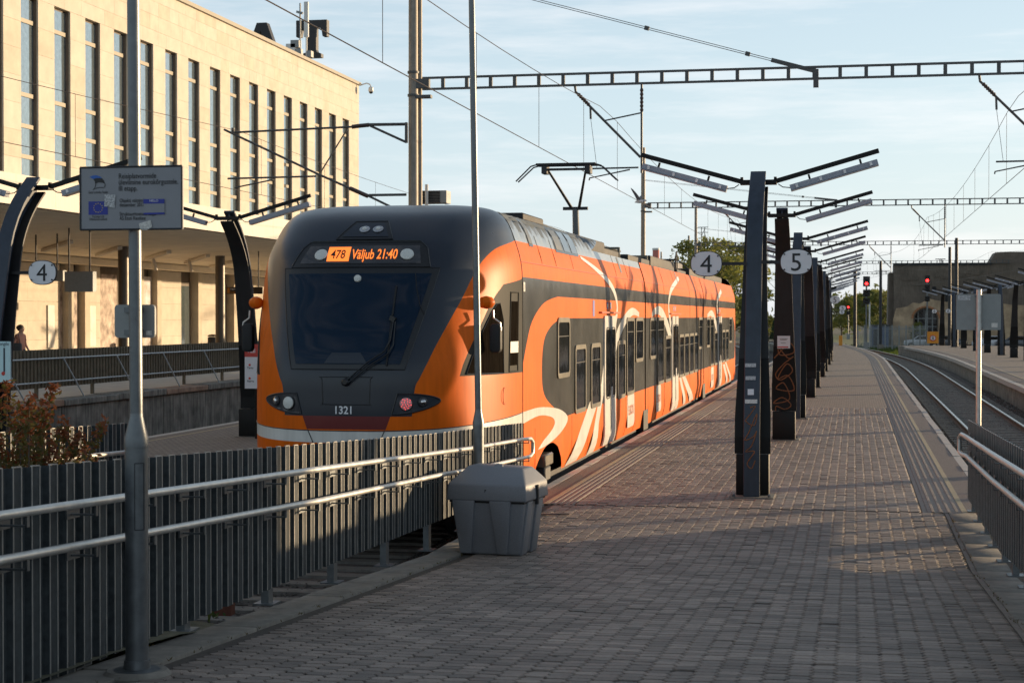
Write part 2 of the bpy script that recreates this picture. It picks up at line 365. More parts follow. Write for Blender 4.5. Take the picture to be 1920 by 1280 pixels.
def cr2(pts, n=5, closed=False):       # smooth 2-D polyline
    P_ = [Vector(p) for p in pts]; m = len(P_); out = []
    for i in range(m if closed else m-1):
        p0 = P_[(i-1) % m] if closed or i > 0 else P_[0]; p1 = P_[i]; p2 = P_[(i+1) % m]; p3 = P_[(i+2) % m] if closed or i+2 < m else P_[-1]
        for k in range(n):
            t = k/n; out.append(0.5*((2*p1)+(p2-p0)*t+(2*p0-5*p1+4*p2-p3)*t*t+(3*p1-p0-3*p2+p3)*t**3))
    if not closed: out.append(P_[-1])
    return [tuple(v) for v in out]
def curve_off(Y):                       # the line bends left far away
    return 0.0 if Y < 95 else -(Y-95)**2/1400.0
def ramp_z(Y):
    return 0.0 if Y > 17 else min(0.056*(17-Y), 0.056*13)
# ------------------------------------------------------------------ large structure: ground, platforms, tracks
def sweep(mb, prof, ys, xo=curve_off, zf=None, zbot=True):
    n = len(prof); vs = []; fs = []
    for y in ys:
        dx = xo(y) if xo else 0; dz = zf(y) if zf else 0
        for (x, z) in prof: vs.append((x+dx, y, z+dz))
    for i in range(len(ys)-1):
        for k in range(n):
            k2 = (k+1) % n; fs.append((i*n+k, i*n+k2, (i+1)*n+k2, (i+1)*n+k))
    fs.append(tuple(range(n))); fs.append(tuple((len(ys)-1)*n+k for k in range(n-1, -1, -1)))
    return mb.add(vs, fs)
def rng(a, b, s):
    n = max(1, int(round((b-a)/s))); return [a+(b-a)*i/n for i in range(n+1)]
def paver_far(name, col):
    m = mat(name, col, 0.85, var=0.12, scale=20); n = m.node_tree.nodes; l = m.node_tree.links; b = n['Principled BSDF']
    br = n.new('ShaderNodeTexBrick'); br.inputs['Scale'].default_value = 1.0; br.inputs['Brick Width'].default_value = 0.13; br.inputs['Row Height'].default_value = 0.12
    br.inputs['Mortar Size'].default_value = 0.007; br.inputs['Color1'].default_value = (*[c*1.1 for c in col], 1); br.inputs['Color2'].default_value = (*[c*0.85 for c in col], 1)
    br.inputs['Mortar'].default_value = (*[c*0.35 for c in col], 1)
    g = n.new('ShaderNodeNewGeometry'); l.new(g.outputs['Position'], br.inputs['Vector']); l.new(br.outputs['Color'], b.inputs['Base Color'])
    bp = n.new('ShaderNodeBump'); bp.inputs['Distance'].default_value = 0.006; bp.invert = True; l.new(br.outputs['Fac'], bp.inputs['Height']); l.new(bp.outputs[0], b.inputs['Normal'])
paver_far('paver_far', (0.23, 0.192, 0.163))

b = MB(); b.add([(-1500, -200, -1.0), (1500, -200, -1.0), (1500, 2600, -1.0), (-1500, 2600, -1.0)], [(0, 1, 2, 3)])
tag(b.build('ground', 'ground'), kind='structure')

PL = empty('platform', (0, 22, 0), kind='structure')
ysA = [22]+rng(24, 94, 10)+rng(96, 166, 5)
b = MB(); sweep(b, [(-4.30, -0.02), (1.77, -0.02), (1.77, -1.0), (-4.30, -1.0)], ysA); b.build('platform_body', 'concrete_old', PL)
b = MB(); sweep(b, [(-3.585, -0.016), (-3.585, -0.05), (0.925, -0.05), (0.925, -0.016)], [22, 47]); b.build('paver_bedding', 'joint_sand', PL)
b = MB(); sweep(b, [(-3.58, -0.0), (-3.58, -0.05), (0.92, -0.05), (0.92, -0.0)], [46.9]+rng(48, 94, 10)+rng(96, 166, 5)); b.build('paved_surface', 'paver_far', PL)
for x0, x1 in ((-4.26, -4.0), (1.42, 1.73)):
    b = MB(); sweep(b, [(x0, -0.004), (x0, -0.05), (x1, -0.05), (x1, -0.004)], ysA); b.build('asphalt_strip', 'asphalt', PL)
for x0, x1, lo in ((-4.0, -3.58, -1), (0.92, 1.42, 1)):
    x0i, x1i = x0+0.003, x1-0.003
    b = MB(); sweep(b, [(x0i, 0.0), (x0i, -0.05), (x1i, -0.05), (x1i, 0.0)], ysA); ts = b.build('tactile_strip', 'tactile', PL)
    lx0, lx1 = (x0i+0.01, x0i+0.075) if lo < 0 else (x1i-0.075, x1i-0.01)
    b = MB(); sweep(b, [(lx0, 0.004), (lx0, -0.03), (lx1, -0.03), (lx1, 0.004)], ysA); b.build('painted_line', 'line_yellow', ts)
    for k in range(4):
        cx = (x0i+0.135+k*0.083) if lo < 0 else (x1i-0.135-k*0.098)
        b = MB(); sweep(b, [(cx-0.026, -0.01), (cx-0.014, 0.007), (cx+0.014, 0.007), (cx+0.026, -0.01)], ysA); b.build('tactile_ridge', 'tactile', ts)
b = MB(); sweep(b, [(.862, -.007), (.862, -.03), (.921, -.03), (.921, -.007)], [22, 47]); b.build('mortar_course', 'tactile', PL)
es = MB().box(-0.065, 0.065, 0.004, 0.990, -0.12, 0.0).mesh('edge_stone', 'edge_stone')
for x in (-4.325, 1.795):
    for i in range(70):
        y = 22.0+i
        link('edge_stone', es, PL, (x+curve_off(y)+random.uniform(-.004, .004), y-22, random.uniform(-.006, .004)))
    b = MB(); sweep(b, [(x-.065, -0.12), (x+.065, -0.12), (x+.065, 0), (x-.065, 0)], [92]+rng(96, 166, 5)); b.build('edge_course', 'edge_stone', PL)

RP = empty('ramp', (0, 6, 0), kind='structure')
ysR = rng(-6, 17, 1.0)+[22]
b = MB(); sweep(b, [(-4.30, -0.03), (1.50, -0.03), (1.50, -1.4), (-4.30, -1.4)], ysR, None, ramp_z); b.build('ramp_body', 'concrete_old', RP)
b = MB(); sweep(b, [(-3.96, -0.016), (1.17, -0.016), (1.17, -0.029), (-3.96, -0.029)], ysR, None, ramp_z); b.build('paver_bedding', 'joint_sand', RP)
b = MB(); sweep(b, [(1.128, -.006), (1.171, -.006), (1.171, -.028), (1.128, -.028)], ysR, None, ramp_z); b.build('mortar_course', 'tactile', RP)
cb = bevel(link('kerb_block', MB().box(-0.165, 0.165, 0.006, 0.99, -0.1, 0.008).mesh('kerb_block', 'concrete'), RP, (-4.13, 0, 0)), 0.012, 2); cbm = cb.data
bpy.data.objects.remove(cb)
SL = math.atan(0.056)
for x in (-4.13, 1.34):
    for i in range(19):
        y = 3.0+i
        link('kerb_block', cbm, RP, (x+random.uniform(-.006, .006), y-6, ramp_z(y+.0)+random.uniform(-.004, .006)), (-SL if y < 17 else 0, 0, random.uniform(-.006, .006)))

# hexagonal interlocking pavers
PXP, PYP, HX, HF, HY = 0.1335, 0.118, 0.0815, 0.0495, 0.0565
def hexring(s, z): return [(HX*s, 0, z), (HF*s, HY*s, z), (-HF*s, HY*s, z), (-HX*s, 0, z), (-HF*s, -HY*s, z), (HF*s, -HY*s, z)]
def hexfaces():
    fs = [(0, 1, 2, 3, 4, 5)]
    for r in (0, 6):
        for k in range(6): fs.append((r+k, r+6+k, r+6+(k+1) % 6, r+(k+1) % 6))
    return fs
HEXV = hexring(0.895, 0.0)+hexring(0.955, -0.006)+hexring(0.955, -0.022)
pm = MB().add(HEXV, hexfaces()).mesh('paver', 'paver_obj')
spots = []
ncol = 39
for i in range(ncol):
    x = -3.90+i*PXP
    y = 7.4+(i % 2)*PYP/2
    while y < 47:
        onramp = y < 21.96
        if (onramp and -3.9 < x < 1.11) or (not onramp and y > 22.05 and -3.52 < x < 0.86): spots.append((x, y))
        y += PYP
def seen(x, y):
    d = Vector((x, y, ramp_z(y)))-CO; dp = d.dot(FW); px = 960+FPX*d.dot(RT)/dp; py = 640-FPX*d.dot(UP)/dp
    return -20 < px < 1940 and py < 1285
vis = sorted([s for s in spots if seen(*s)], key=lambda s: s[1])
near = set(vis[:298])
bs = MB(); rnd = []
for (x, y) in spots:
    z = ramp_z(y)+random.uniform(-.0025, .0015); tx = random.uniform(-.012, .012); ty = random.uniform(-.012, .012)
    if random.random() < 0.03: z -= random.uniform(.004, .009)
    if (x, y) in near:
        link('paver', pm, RP, (x, y-6, z), (-SL+tx, ty, random.uniform(-.02, .02)))
        continue
    base = len(bs.v); dz = 0.056 if y < 17 else 0
    bs.v += [(x+a, y+c, z+h-dz*c+a*ty+c*tx) for a, c, h in HEXV]
    r = random.random()
    for f in hexfaces(): bs.f.append([base+k for k in f]); bs.mi.append(0); rnd.append(r)
me = bs.mesh('paver_field', 'paver', RP.location, recalc=False)
at = me.attributes.new('rnd', 'FLOAT', 'FACE'); at.data.foreach_set('value', rnd)
tag(link('paver_field', me, RP), kind='stuff')
del bs

# tracks
def track(name, xc, y0, y1, nsl0, nsl1, xo=curve_off):
    T = empty(name, (xc, y0, -0.8), kind='structure')
    b = MB(); ys = rng(y0, y1, 6); sweep(b, [(xc-1.86, -1.0), (xc+1.86, -1.0), (xc+1.86, -0.80), (xc+1.2, -0.735), (xc-1.2, -0.735), (xc-1.86, -0.80)], ys, xo); b.build('ballast_bed', 'ballast', T)
    for s in (-1, 1):
        x = xc+s*0.795
        b = MB(); ys = rng(y0, y1, 3)
        sweep(b, [(x-.036, -.588), (x-.036, -.556), (x-.028, -.55), (x+.028, -.55), (x+.036, -.556), (x+.036, -.588)], ys, xo); h = b.build('rail', 'rail_steel', T)
        b = MB(); sweep(b, [(x-.012, -.59), (x-.012, -.68), (x-.07, -.7), (x+.07, -.7), (x+.012, -.68), (x+.012, -.59)], ys, xo); b.build('rail_web', 'rail_rust', h)
    sm = MB().box(-1.35, 1.35, -0.125, 0.125, -0.15, 0.0).mesh('sleeper', 'sleeper')
    y = nsl0
    while y < nsl1:
        link('sleeper', sm, T, (xo(y) if xo else 0, y-y0, 0.098+random.uniform(-.006, .006)), (0, 0, random.uniform(-.01, .01))); y += 0.62
    return T
TX = -6.2
track('railway_track', 3.83, 20, 230, 26, 150)
track('railway_track', TX, 12.6, 230, 13.2, 70)
track('railway_track', -16.2, 16, 140, 16, 60)
track('railway_track', 18.0, 60, 230, 70, 100)
# loose ballast stones by the curving track
b = MB(); octa = [(1, 0, 0), (0, 1, 0), (-1, 0, 0), (0, -1, 0), (0, 0, 1), (0, 0, -1)]
of = [(0, 1, 4), (1, 2, 4), (2, 3, 4), (3, 0, 4), (1, 0, 5), (2, 1, 5), (3, 2, 5), (0, 3, 5)]
def stones(n, xa, xb, ya, yb, z):
    for i in range(n):
        y = ya+(yb-ya)*random.random()**1.4; x = random.uniform(xa, xb)+curve_off(y); r = random.uniform(.022, .05); th = random.random()*6.28; c, s = math.cos(th), math.sin(th)
        k = [random.uniform(.7, 1.3) for _ in range(6)]
        b.add([(x+r*k[q]*(v[0]*c-v[1]*s), y+r*k[q]*(v[0]*s+v[1]*c), z+r*.7*k[q]*v[2]) for q, v in enumerate(octa)], of)
stones(9000, 2.1, 5.65, 26, 80, -0.725); stones(2600, -7.9, -4.4, 12.7, 19.5, -0.725)
tag(b.build('ballast_stones', 'ballast', recalc=False), label='loose dark ballast stones between the rails', kind='stuff'); 

# platform on the right of the curving track
ysB = rng(24, 94, 10)+rng(96, 150, 4)
RPt = empty('platform', (10, 24, 0), kind='structure')
b = MB(); sweep(b, [(5.95, -0.01), (5.95, -1.0), (15.8, -1.0), (15.8, -0.01)], ysB); b.build('platform_body', 'concrete_old', RPt)
b = MB(); sweep(b, [(7.0, 0.0), (7.0, -.05), (15.4, -.05), (15.4, 0.0)], ysB); b.build('paved_surface', 'paver_far', RPt)
for x0, x1 in ((6.05, 6.55),):
    b = MB(); sweep(b, [(x0, -0.004), (x0, -0.05), (x1, -0.05), (x1, -0.004)], ysB); b.build('asphalt_strip', 'asphalt', RPt)
b = MB(); sweep(b, [(6.55, 0.0), (6.55, -.05), (7.0, -.05), (7.0, 0.0)], ysB); ts = b.build('tactile_strip', 'tactile', RPt)
b = MB(); sweep(b, [(6.57, 0.004), (6.57, -.03), (6.66, -.03), (6.66, 0.004)], ysB); b.build('painted_line', 'line_yellow', ts)
es2 = MB().box(-0.12, 0.12, 0.004, 0.990, -0.18, 0.0).mesh('edge_stone', 'edge_stone')
for i in range(88):
    y = 56+i; link('edge_stone', es2, RPt, (5.88-10+curve_off(y), y-24, random.uniform(-.006, .004)))
# platform on the far side of the train
LPt = empty('platform', (-11, 16, 0), kind='structure')
ysC = [16]+rng(22, 92, 10)
b = MB(); sweep(b, [(-14.1, -0.01), (-14.1, -1.0), (-8.3, -1.0), (-8.3, -0.01)], ysC); b.build('platform_body', 'concrete_old', LPt)
b = MB(); sweep(b, [(-13.6, 0.0), (-13.6, -.05), (-9.0, -.05), (-9.0, 0.0)], ysC); b.build('paved_surface', 'paver_far', LPt)
b = MB(); sweep(b, [(-13.6, 0.0), (-13.6, -.05), (-14.0, -.05), (-14.0, 0.0)], ysC); ts = b.build('tactile_strip', 'asphalt', LPt)
b = MB(); sweep(b, [(-13.68, 0.004), (-13.68, -.03), (-13.60, -.03), (-13.60, 0.004)], ysC); b.build('painted_line', 'line_yellow', ts)
b = MB(); sweep(b, [(-14.2, 0.0), (-14.2, -.15), (-14.0, -.15), (-14.0, 0.0)], ysC); b.build('edge_course', 'edge_stone', LPt)
b = MB(); sweep(b, [(-9.0, 0.0), (-9.0, -.15), (-8.15, -.15), (-8.15, 0.0)], ysC); b.build('edge_course', 'edge_stone', LPt)
# earth bank where the track ends
b = MB(); nx, ny = 26, 20
for j in range(ny+1):
    for i in range(nx+1):
        x = -40+(35.75)*i/nx; y = -8+(20.4)*j/ny; z = 0.12+ramp_z(y)*0.6+0.10*math.sin(x*1.7+y)+0.08*random.random()
        if j == ny: z = -0.9
        b.v.append((x, y, z))
for j in range(ny):
    for i in range(nx): a = j*(nx+1)+i; b.f.append([a, a+1, a+nx+2, a+nx+1]); b.mi.append(0)
tag(b.build('earth_bank', 'ground', smooth=True), kind='structure')
# raised station forecourt
b = MB(); sweep(b, [(-18.3, 0.5), (-18.3, -1.0), (-60, -1.0), (-60, 0.5)], rng(10, 150, 10), None); tag(b.build('station_platform', 'forecourt'), kind='structure')
Wl = empty('retaining_wall', (-18.2, 16, -1), 'stained concrete retaining wall with broken coping below the brown fence', 'wall')
for i in range(24):
    y0 = 16+i*3.0; b = MB(); b.box(-18.299, -18.12+random.uniform(-.012, .012), y0+.01, y0+2.985, -1.0, 0.36); b.build('wall_panel', 'concrete_old', Wl)
    b = MB(); sx = random.uniform(-.03, .03); b.box(-18.75, -18.03+sx, y0+.015, y0+2.985, 0.37, 0.52+random.uniform(-.01, .015)); bevel(b.build('coping', 'coping_rust' if random.random() < .6 else 'concrete_old', Wl), 0.015, 1)

# ------------------------------------------------------------------ corrugated ramp fences
def corr(ya, yb, Xf, zt, zb, side, period, depth, th=0.006):
    pts = []; n = max(1, int(round((yb-ya)/period))); p = (yb-ya)/n
    for i in range(n):
        s = ya+i*p
        pts += [(s, 0), (s+p*.48, 0), (s+p*.52, depth), (s+p*.96, depth)]
    pts.append((yb, 0))
    L = []; Rr = []
    for i, q in enumerate(pts):
        a = Vector(pts[max(0, i-1)]); c = Vector(pts[min(len(pts)-1, i+1)]); v = Vector(q)
        d1 = (v-a).normalized() if i > 0 else (c-v).normalized(); d2 = (c-v).normalized() if i < len(pts)-1 else d1
        n1 = Vector((-d1.y, d1.x)); n2 = Vector((-d2.y, d2.x)); nn = (n1+n2)
        nn = nn.normalized()*(1/max(.35, nn.normalized().dot(n1))); L.append(v+nn*th/2); Rr.append(v-nn*th/2)
    b = MB(); m = len(pts)
    for A in (L, Rr):
        for zf in (zb, zt):
            for q in A: b.v.append((Xf(q.x)+side*q.y, q.x, zf(q.x)))
    o = [0, m, 2*m, 3*m]   # Lb, Lt, Rb, Rt
    for i in range(m-1):
        for (u, w2) in ((0, 1), (1, 3), (3, 2), (2, 0)):
            b.f.append([o[u]+i, o[u]+i+1, o[w2]+i+1, o[w2]+i]); b.mi.append(0)
    for i in (0, m-1): b.f.append([o[0]+i, o[1]+i, o[3]+i, o[2]+i]); b.mi.append(0)
    return b
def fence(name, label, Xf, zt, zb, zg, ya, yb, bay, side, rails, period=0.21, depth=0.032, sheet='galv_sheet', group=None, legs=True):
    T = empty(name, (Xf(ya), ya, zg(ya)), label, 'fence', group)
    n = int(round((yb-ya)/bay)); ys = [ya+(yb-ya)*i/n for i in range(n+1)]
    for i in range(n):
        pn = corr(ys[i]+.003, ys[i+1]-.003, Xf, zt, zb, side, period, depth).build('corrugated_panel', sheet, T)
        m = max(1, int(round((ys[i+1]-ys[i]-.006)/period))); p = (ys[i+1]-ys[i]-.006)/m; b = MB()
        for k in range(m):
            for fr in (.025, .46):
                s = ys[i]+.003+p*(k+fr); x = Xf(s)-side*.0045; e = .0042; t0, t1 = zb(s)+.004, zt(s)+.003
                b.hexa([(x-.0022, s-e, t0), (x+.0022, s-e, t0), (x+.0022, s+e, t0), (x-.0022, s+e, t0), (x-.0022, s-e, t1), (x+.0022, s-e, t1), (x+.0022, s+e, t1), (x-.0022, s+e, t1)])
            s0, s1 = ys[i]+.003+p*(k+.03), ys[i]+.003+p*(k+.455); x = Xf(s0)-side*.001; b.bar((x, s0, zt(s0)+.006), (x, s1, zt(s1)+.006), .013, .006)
        b.build('worn_glint_edge', 'galv_worn_glint', pn)  # pale strips paint the light caught by the folds, with some worn zinc
    if legs:
        for i, y in enumerate(ys):
            yy = y+(.08 if i == 0 else -.08 if i == n else 0)
            x = Xf(yy)+side*(depth+.04); b = MB()
            b.hexa([(x-.03, yy-.05, zg(yy)), (x+.03, yy-.05, zg(yy)), (x+.03, yy+.05, zg(yy)), (x-.03, yy+.05, zg(yy)), (x-.03, yy-.05, zt(yy)-.05), (x+.03, yy-.05, zt(yy)-.05), (x+.03, yy+.05, zt(yy)-.05), (x-.03, yy+.05, zt(yy)-.05)])
            lg = b.build('post', 'galv', T)
            b = MB(); b.box(x-.08, x+.08, yy-.09, yy+.09, zg(yy), zg(yy)+.012); b.build('base_plate', 'galv', lg)
    for (pts, r) in rails:
        b = MB(); b.tube(pts, r, 14); b.build('handrail', 'galv_pipe', T, smooth=True)
    return T
def lin(pts): return lambda y: interp(pts, y)
fl_t = [P(0, 880, X=-4.3), P(400, 848, X=-4.3), P(800, 815, X=-4.3), P(982, 793, X=-4.3)]
fl_b = [P(0, 1335, X=-4.3), P(180, 1240, X=-4.3), P(400, 1147, X=-4.3), P(800, 985, X=-4.3), P(982, 912, X=-4.3)]
zt = lin([(-4, fl_t[0].z+.45)]+[(p.y, p.z) for p in fl_t]); zb = lin([(-4, fl_b[0].z+.45)]+[(p.y, p.z) for p in fl_b])
yE = fl_t[-1].y
up_r = [P(-260, 1024, X=-4.14), P(0, 966, X=-4.14), P(300, 922, X=-4.14), P(600, 879, X=-4.14), P(890, 839, X=-4.14), P(982, 823, X=-4.14)]
lo_r = [P(-260, 1118, X=-4.14), P(0, 1050, X=-4.14), P(300, 994, X=-4.14), P(600, 938, X=-4.14), P(830, 889, X=-4.14), P(890, 879, X=-4.14), P(982, 858, X=-4.14)]
endc = [P(995, 822, X=-4.14), P(999, 828, X=-4.14), P(999, 848, X=-4.14), P(994, 855, X=-4.14)]
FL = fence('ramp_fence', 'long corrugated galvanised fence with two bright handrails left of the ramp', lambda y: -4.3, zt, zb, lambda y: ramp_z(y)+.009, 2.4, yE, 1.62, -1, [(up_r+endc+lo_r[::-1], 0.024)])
y = 3.2
brm = MB()
while y < yE-.3:
    for zz in (interp([(p.y, p.z) for p in up_r], y), interp([(p.y, p.z) for p in lo_r], y)):
        b = MB(); b.bar((-4.29, y, zz-.075), (-4.14, y, zz-.075), .028, .010); b.bar((-4.14, y, zz-.08), (-4.14, y, zz-.018), .012, .028, up=(0, 1, 0)); b.bar((-4.293, y-.06, zz-.075), (-4.293, y+.10, zz-.075), .012, .05); b.build('bracket', 'galv', FL)
    y += 0.81
# right fence
fr_t = [P(1815, 787, X=1.42), P(1920, 845, X=1.42)]
ztr = lin([(-3, 2.1), (fr_t[1].y-3, fr_t[1].z+.17), (fr_t[1].y, fr_t[1].z), (fr_t[0].y, fr_t[0].z)]); yEr = fr_t[0].y
zbr = lambda y: max(ramp_z(y)+.17, 0.13)
ur = [P(2400, 1205, X=1.27), P(2050, 975, X=1.27), P(1920, 889, X=1.27), P(1860, 851, X=1.27), P(1812, 819, X=1.27)]
lr = [P(2400, 1330, X=1.27), P(2050, 1062, X=1.27), P(1920, 949, X=1.27), P(1860, 900, X=1.27), P(1812, 855, X=1.27)]
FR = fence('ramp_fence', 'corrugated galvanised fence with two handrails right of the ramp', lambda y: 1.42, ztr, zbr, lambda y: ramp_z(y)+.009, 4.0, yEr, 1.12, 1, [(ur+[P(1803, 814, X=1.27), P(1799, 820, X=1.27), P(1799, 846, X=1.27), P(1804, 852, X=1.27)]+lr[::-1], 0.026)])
y = 8.0
while y < yEr-.2:
    for tb in (ur, lr):
        zz = interp(sorted((p.y, p.z) for p in tb), y)
        b = MB(); b.bar((1.41, y, zz-.075), (1.27, y, zz-.075), .028, .010); b.bar((1.27, y, zz-.08), (1.27, y, zz-.018), .012, .028, up=(0, 1, 0)); b.bar((1.40, y-.08, zz-.075), (1.40, y+.08, zz-.075), .012, .05); b.build('bracket', 'galv', FR)
    y += 0.75
# fence at the end of the far platform
fence('ramp_fence', 'short corrugated fence behind the red-leaved shrub beyond the end of the track', lambda y: -8.25, lambda y: 1.19+(19.4-y)*.03, lambda y: .2, lambda y: ramp_z(y), 9.4, P(240, 800, X=-8.25).y, 1.62, -1,
      [([(-8.1, 9.4, 1.22), (-8.1, P(240, 800, X=-8.25).y, .9)], .026)])
b = MB(); sweep(b, [(-8.2, -0.02), (-8.2, -1.2), (-14.1, -1.2), (-14.1, -.02)], rng(-6, 16, 2), None, lambda y: ramp_z(y)); tag(b.build('ramp', 'paver_far'), kind='structure')

# brown fence along the station forecourt
SF = empty('forecourt_fence', (-18.6, 16, .5), 'brown corrugated fence with pale rails and slanting braces before the station', 'fence')
for i in range(24):
    y0 = 16+i*3.0
    corr(y0+.004, y0+2.996, lambda y: -18.7, lambda y: 1.68, lambda y: .78, 1, .18, .03).build('corrugated_panel', 'brown_sheet', SF)
    b = MB(); b.box(-18.80, -18.73, y0-.04, y0+.04, .52, 1.6); b.build('post', 'brown_sheet', SF)
    b = MB(); b.tube([(-18.52, y0+.9, 1.47), (-18.30, y0+1.55, .53)], .018, 8); b.build('brace', 'rail_paint', SF)
for z in (1.47, .92):
    b = MB(); b.tube([(-18.55, 16, z), (-18.55, 88, z)], .02, 8); b.build('handrail', 'rail_paint', SF)
# ------------------------------------------------------------------ station building
BX = -27.0; WX = -37.0; FX = -24.0
BD = empty('station_building', (-30, 80, .5), 'large sandstone station building with tall slit windows and deep canopy', 'building')
YB0, YB1 = 22.0, P(673, 157, X=BX).y
ZTOP = 15.4; ZW1 = 13.15; ZW0 = 6.95
cen = [118, 176, 229, 278.5, 324.5, 367.5, 408, 444.5, 478.5, 511, 540.5, 569, 598, 622.7, 648.5]
ypos = [P(c, 300, X=BX).y for c in cen]
pitch = (ypos[-1]-ypos[0])/(len(ypos)-1); WWD = 1.22
wins = [ypos[-1]-k*pitch for k in range(24)]
wins = [y for y in wins if y > YB0+1]; wins.sort()
# core walls behind the cladding, with real openings
b = MB(); CB = BX-.06
b.box(BX-14, CB, YB0, YB1-.06, ZW1, ZTOP-.15)
edges = [YB0]+[e for y in wins for e in (y-WWD/2, y+WWD/2)]+[YB1-.06]
for i in range(0, len(edges), 2): b.box(BX-.75, CB, edges[i], edges[i+1], 6.3, ZW1)
b.box(BX-14, CB, YB0, YB1-.06, 5.76, 6.3); b.box(BX-14, BX-.76, YB1-.5, YB1-.07, 6.3, ZW1)
b.build('wall', 'stone', BD)
slabm = {k: MB().box(0, 1, 0, 1, 0, 1).mesh('stone_slab', k) for k in ('stone_slab', 'stone_slab_pale', 'stone_slab_warm')}
def pick(): return slabm[random.choices(['stone_slab', 'stone_slab_pale', 'stone_slab_warm'], [5, 3, 2])[0]]
rest = MB(); nsl = 0
def slab(y0, y1, z0, z1, prio):
    global nsl
    g = .003; x0 = BX-.058+random.uniform(-.002, .002)
    if prio and nsl < 296:
        nsl += 1; link('stone_slab', pick(), BD, (x0+30, y0+g-80, z0+g-.5), None, (.058, y1-y0-2*g, z1-z0-2*g))
    else: rest.cur = random.choices([0, 1, 2], [5, 3, 2])[0]; rest.box(x0, x0+.058, y0+g, y1-g, z0+g, z1-g)
rows = [ZW0-.6, 7.7, 8.6, 9.5, 10.4, 11.3, 12.2, ZW1]
for i in range(0, len(edges), 2):
    for z0, z1 in zip(rows, rows[1:]): slab(edges[i], edges[i+1], z0, z1, edges[i] > 50 and edges[i] < YB1-2)
y = YB0; band = [ZW1, 13.7, 14.3, 14.85, ZTOP-.1]
for k, (z0, z1) in enumerate(zip(band, band[1:])):
    y = YB0-.4*k
    while y < YB1-.01:
        wd = random.uniform(.75, 1.5); ye = min(YB1, y+wd)
        if YB1-ye < .4: ye = YB1
        slab(max(y, YB0), ye, z0, z1, y > 62); y = ye
rb = rest.build('cladding', ['stone_slab', 'stone_slab_pale', 'stone_slab_warm'], BD); rb['kind'] = 'stuff'
# end wall return and parapet cap
b = MB(); b.box(BX-14, BX-.06, YB1-.06, YB1, 5.76, ZTOP-.15); b.build('end_wall', 'stone', BD)
b = MB(); b.box(BX-14, BX+.12, YB0, YB1+.1, ZTOP-.1, ZTOP+.06); b.build('parapet_cap', 'transom', BD)
for y in wins:
    wn = MB().box(BX-.62, BX-.21, y-WWD/2, y+WWD/2, ZW0-.6, ZW1).build('window', 'jamb', BD)
    b = MB(); b.box(BX-.20, BX-.17, y-WWD/2+.10, y+WWD/2-.04, ZW0-.5, ZW1-.08); b.build('pane', 'facade_glass', wn)
    b = MB()
    for z in (12.32, 9.86, 8.82, 7.8): b.box(BX-.165, BX-.135, y-WWD/2+.02, y+WWD/2-.05, z-.07, z+.07)
    b.box(BX-.205, BX-.15, y-WWD/2, y-WWD/2+.10, ZW0-.6, ZW1)
    b.build('transom', 'transom', wn)
    b = MB(); b.box(BX-.20, BX-.07, y+WWD/2-.035, y+WWD/2-.004, ZW0-.6, ZW1-.02); b.build('jamb', 'jamb', wn)
# canopy
ZC0, ZC1 = 5.72, 6.62
def zsof(x): return ZC0-.44*(FX-x)/(FX-WX)
def Psof(px, py, dz=0):
    q = P(px, py, Z=5.5)
    for _ in range(12): q = P(px, py, Z=zsof(q.x)+dz)
    return q
b = MB(); b.box(WX-1, FX+.0, YB0-6, YB1+26, ZC0+.06, ZC1-.1); b.build('canopy_slab', 'fascia', BD)
fy = YB0-6
while fy < YB1+25:
    b = MB(); b.box(FX+.002, FX+.06, fy+.004, fy+2.496, ZC0, ZC1); b.build('fascia_panel', 'fascia', BD); fy += 2.5
x = WX+.1
sb = MB().box(0, .476, 0, 1, 0, .03).mesh('soffit_board', 'soffit')
while x < FX-.5:
    for (ya, yb) in ((YB0-6, 40), (40.02, 58), (58.02, 76), (76.02, 94), (94.02, YB1+26)):
        link('soffit_board', sb, BD, (x+30, ya-80, zsof(x)+.005-.5+random.uniform(-.005, .005)), (0, -.0338, 0), (1, yb-ya-.02, 1))
    x += .485
b = MB(); b.box(WX+.0, WX+.9, YB0-6, YB1+26, 4.98, 5.29); b.build('canopy_beam', 'soffit', BD)
# ground floor wall: pale piers with doors and murals between
gy = YB0-4; k = 0
Pg = lambda px: P(px, 600, X=WX).y
b = MB(); b.box(WX-.4, WX-.25, YB0-6, YB1+26, .5, 5.7); b.build('back_wall', 'jamb', BD)
piers = [(22, 52, 's'), (52, 112, 's'), (112, 146, 'm'), (156, 188, 's'), (188, 220, 'm'), (262, 285, 'b'), (295, 340, 's'), (340, 362, 'd'), (372, 406, 's'), (424, 430, 'd'), (441, 466, 's'), (474, 510, 's'), (520, 560, 's'), (575, 610, 's')]
for a, c, t in piers:
    ya, yb = Pg(a), Pg(c)
    if t == 's':
        zz = .5
        for q in range(5): MB().box(WX-.24, WX-.005+random.uniform(0, .008), ya+.005, yb-.005, zz+.004, zz+.886).build('stone_slab', random.choice(['stone_slab', 'stone_slab_pale']), BD); zz += .89
    elif t in 'mb': MB().box(WX-.24, WX-.02, ya+.02, yb-.02, .6, 4.6).build('mural_panel', 'mural' if t == 'm' else 'mural_blue', BD)
    else:
        d_ = MB().box(WX-.24, WX-.15, ya+.03, yb-.03, .5, 4.4).build('door', 'jamb', BD)
        b = MB(); b.box(WX-.148, WX-.14, ya+.15, yb-.2, .7, 4.2); b.build('pane', 'facade_glass', d_)
for px in (108+15, 148+6.5, 257, 290, 367, 434, 470, 516):
    y = Pg(px); MB().box(WX-.24, WX+.28, y-.28, y+.28, .5, 4.975).build('pilaster', 'stone_slab_warm', BD)
for px, in ((94,), (172,)):
    y = Pg(px); MB().box(WX+.012, WX+.07, y-.33, y+.33, 1.0, 3.0).build('notice_panel', 'white_paint', BD)
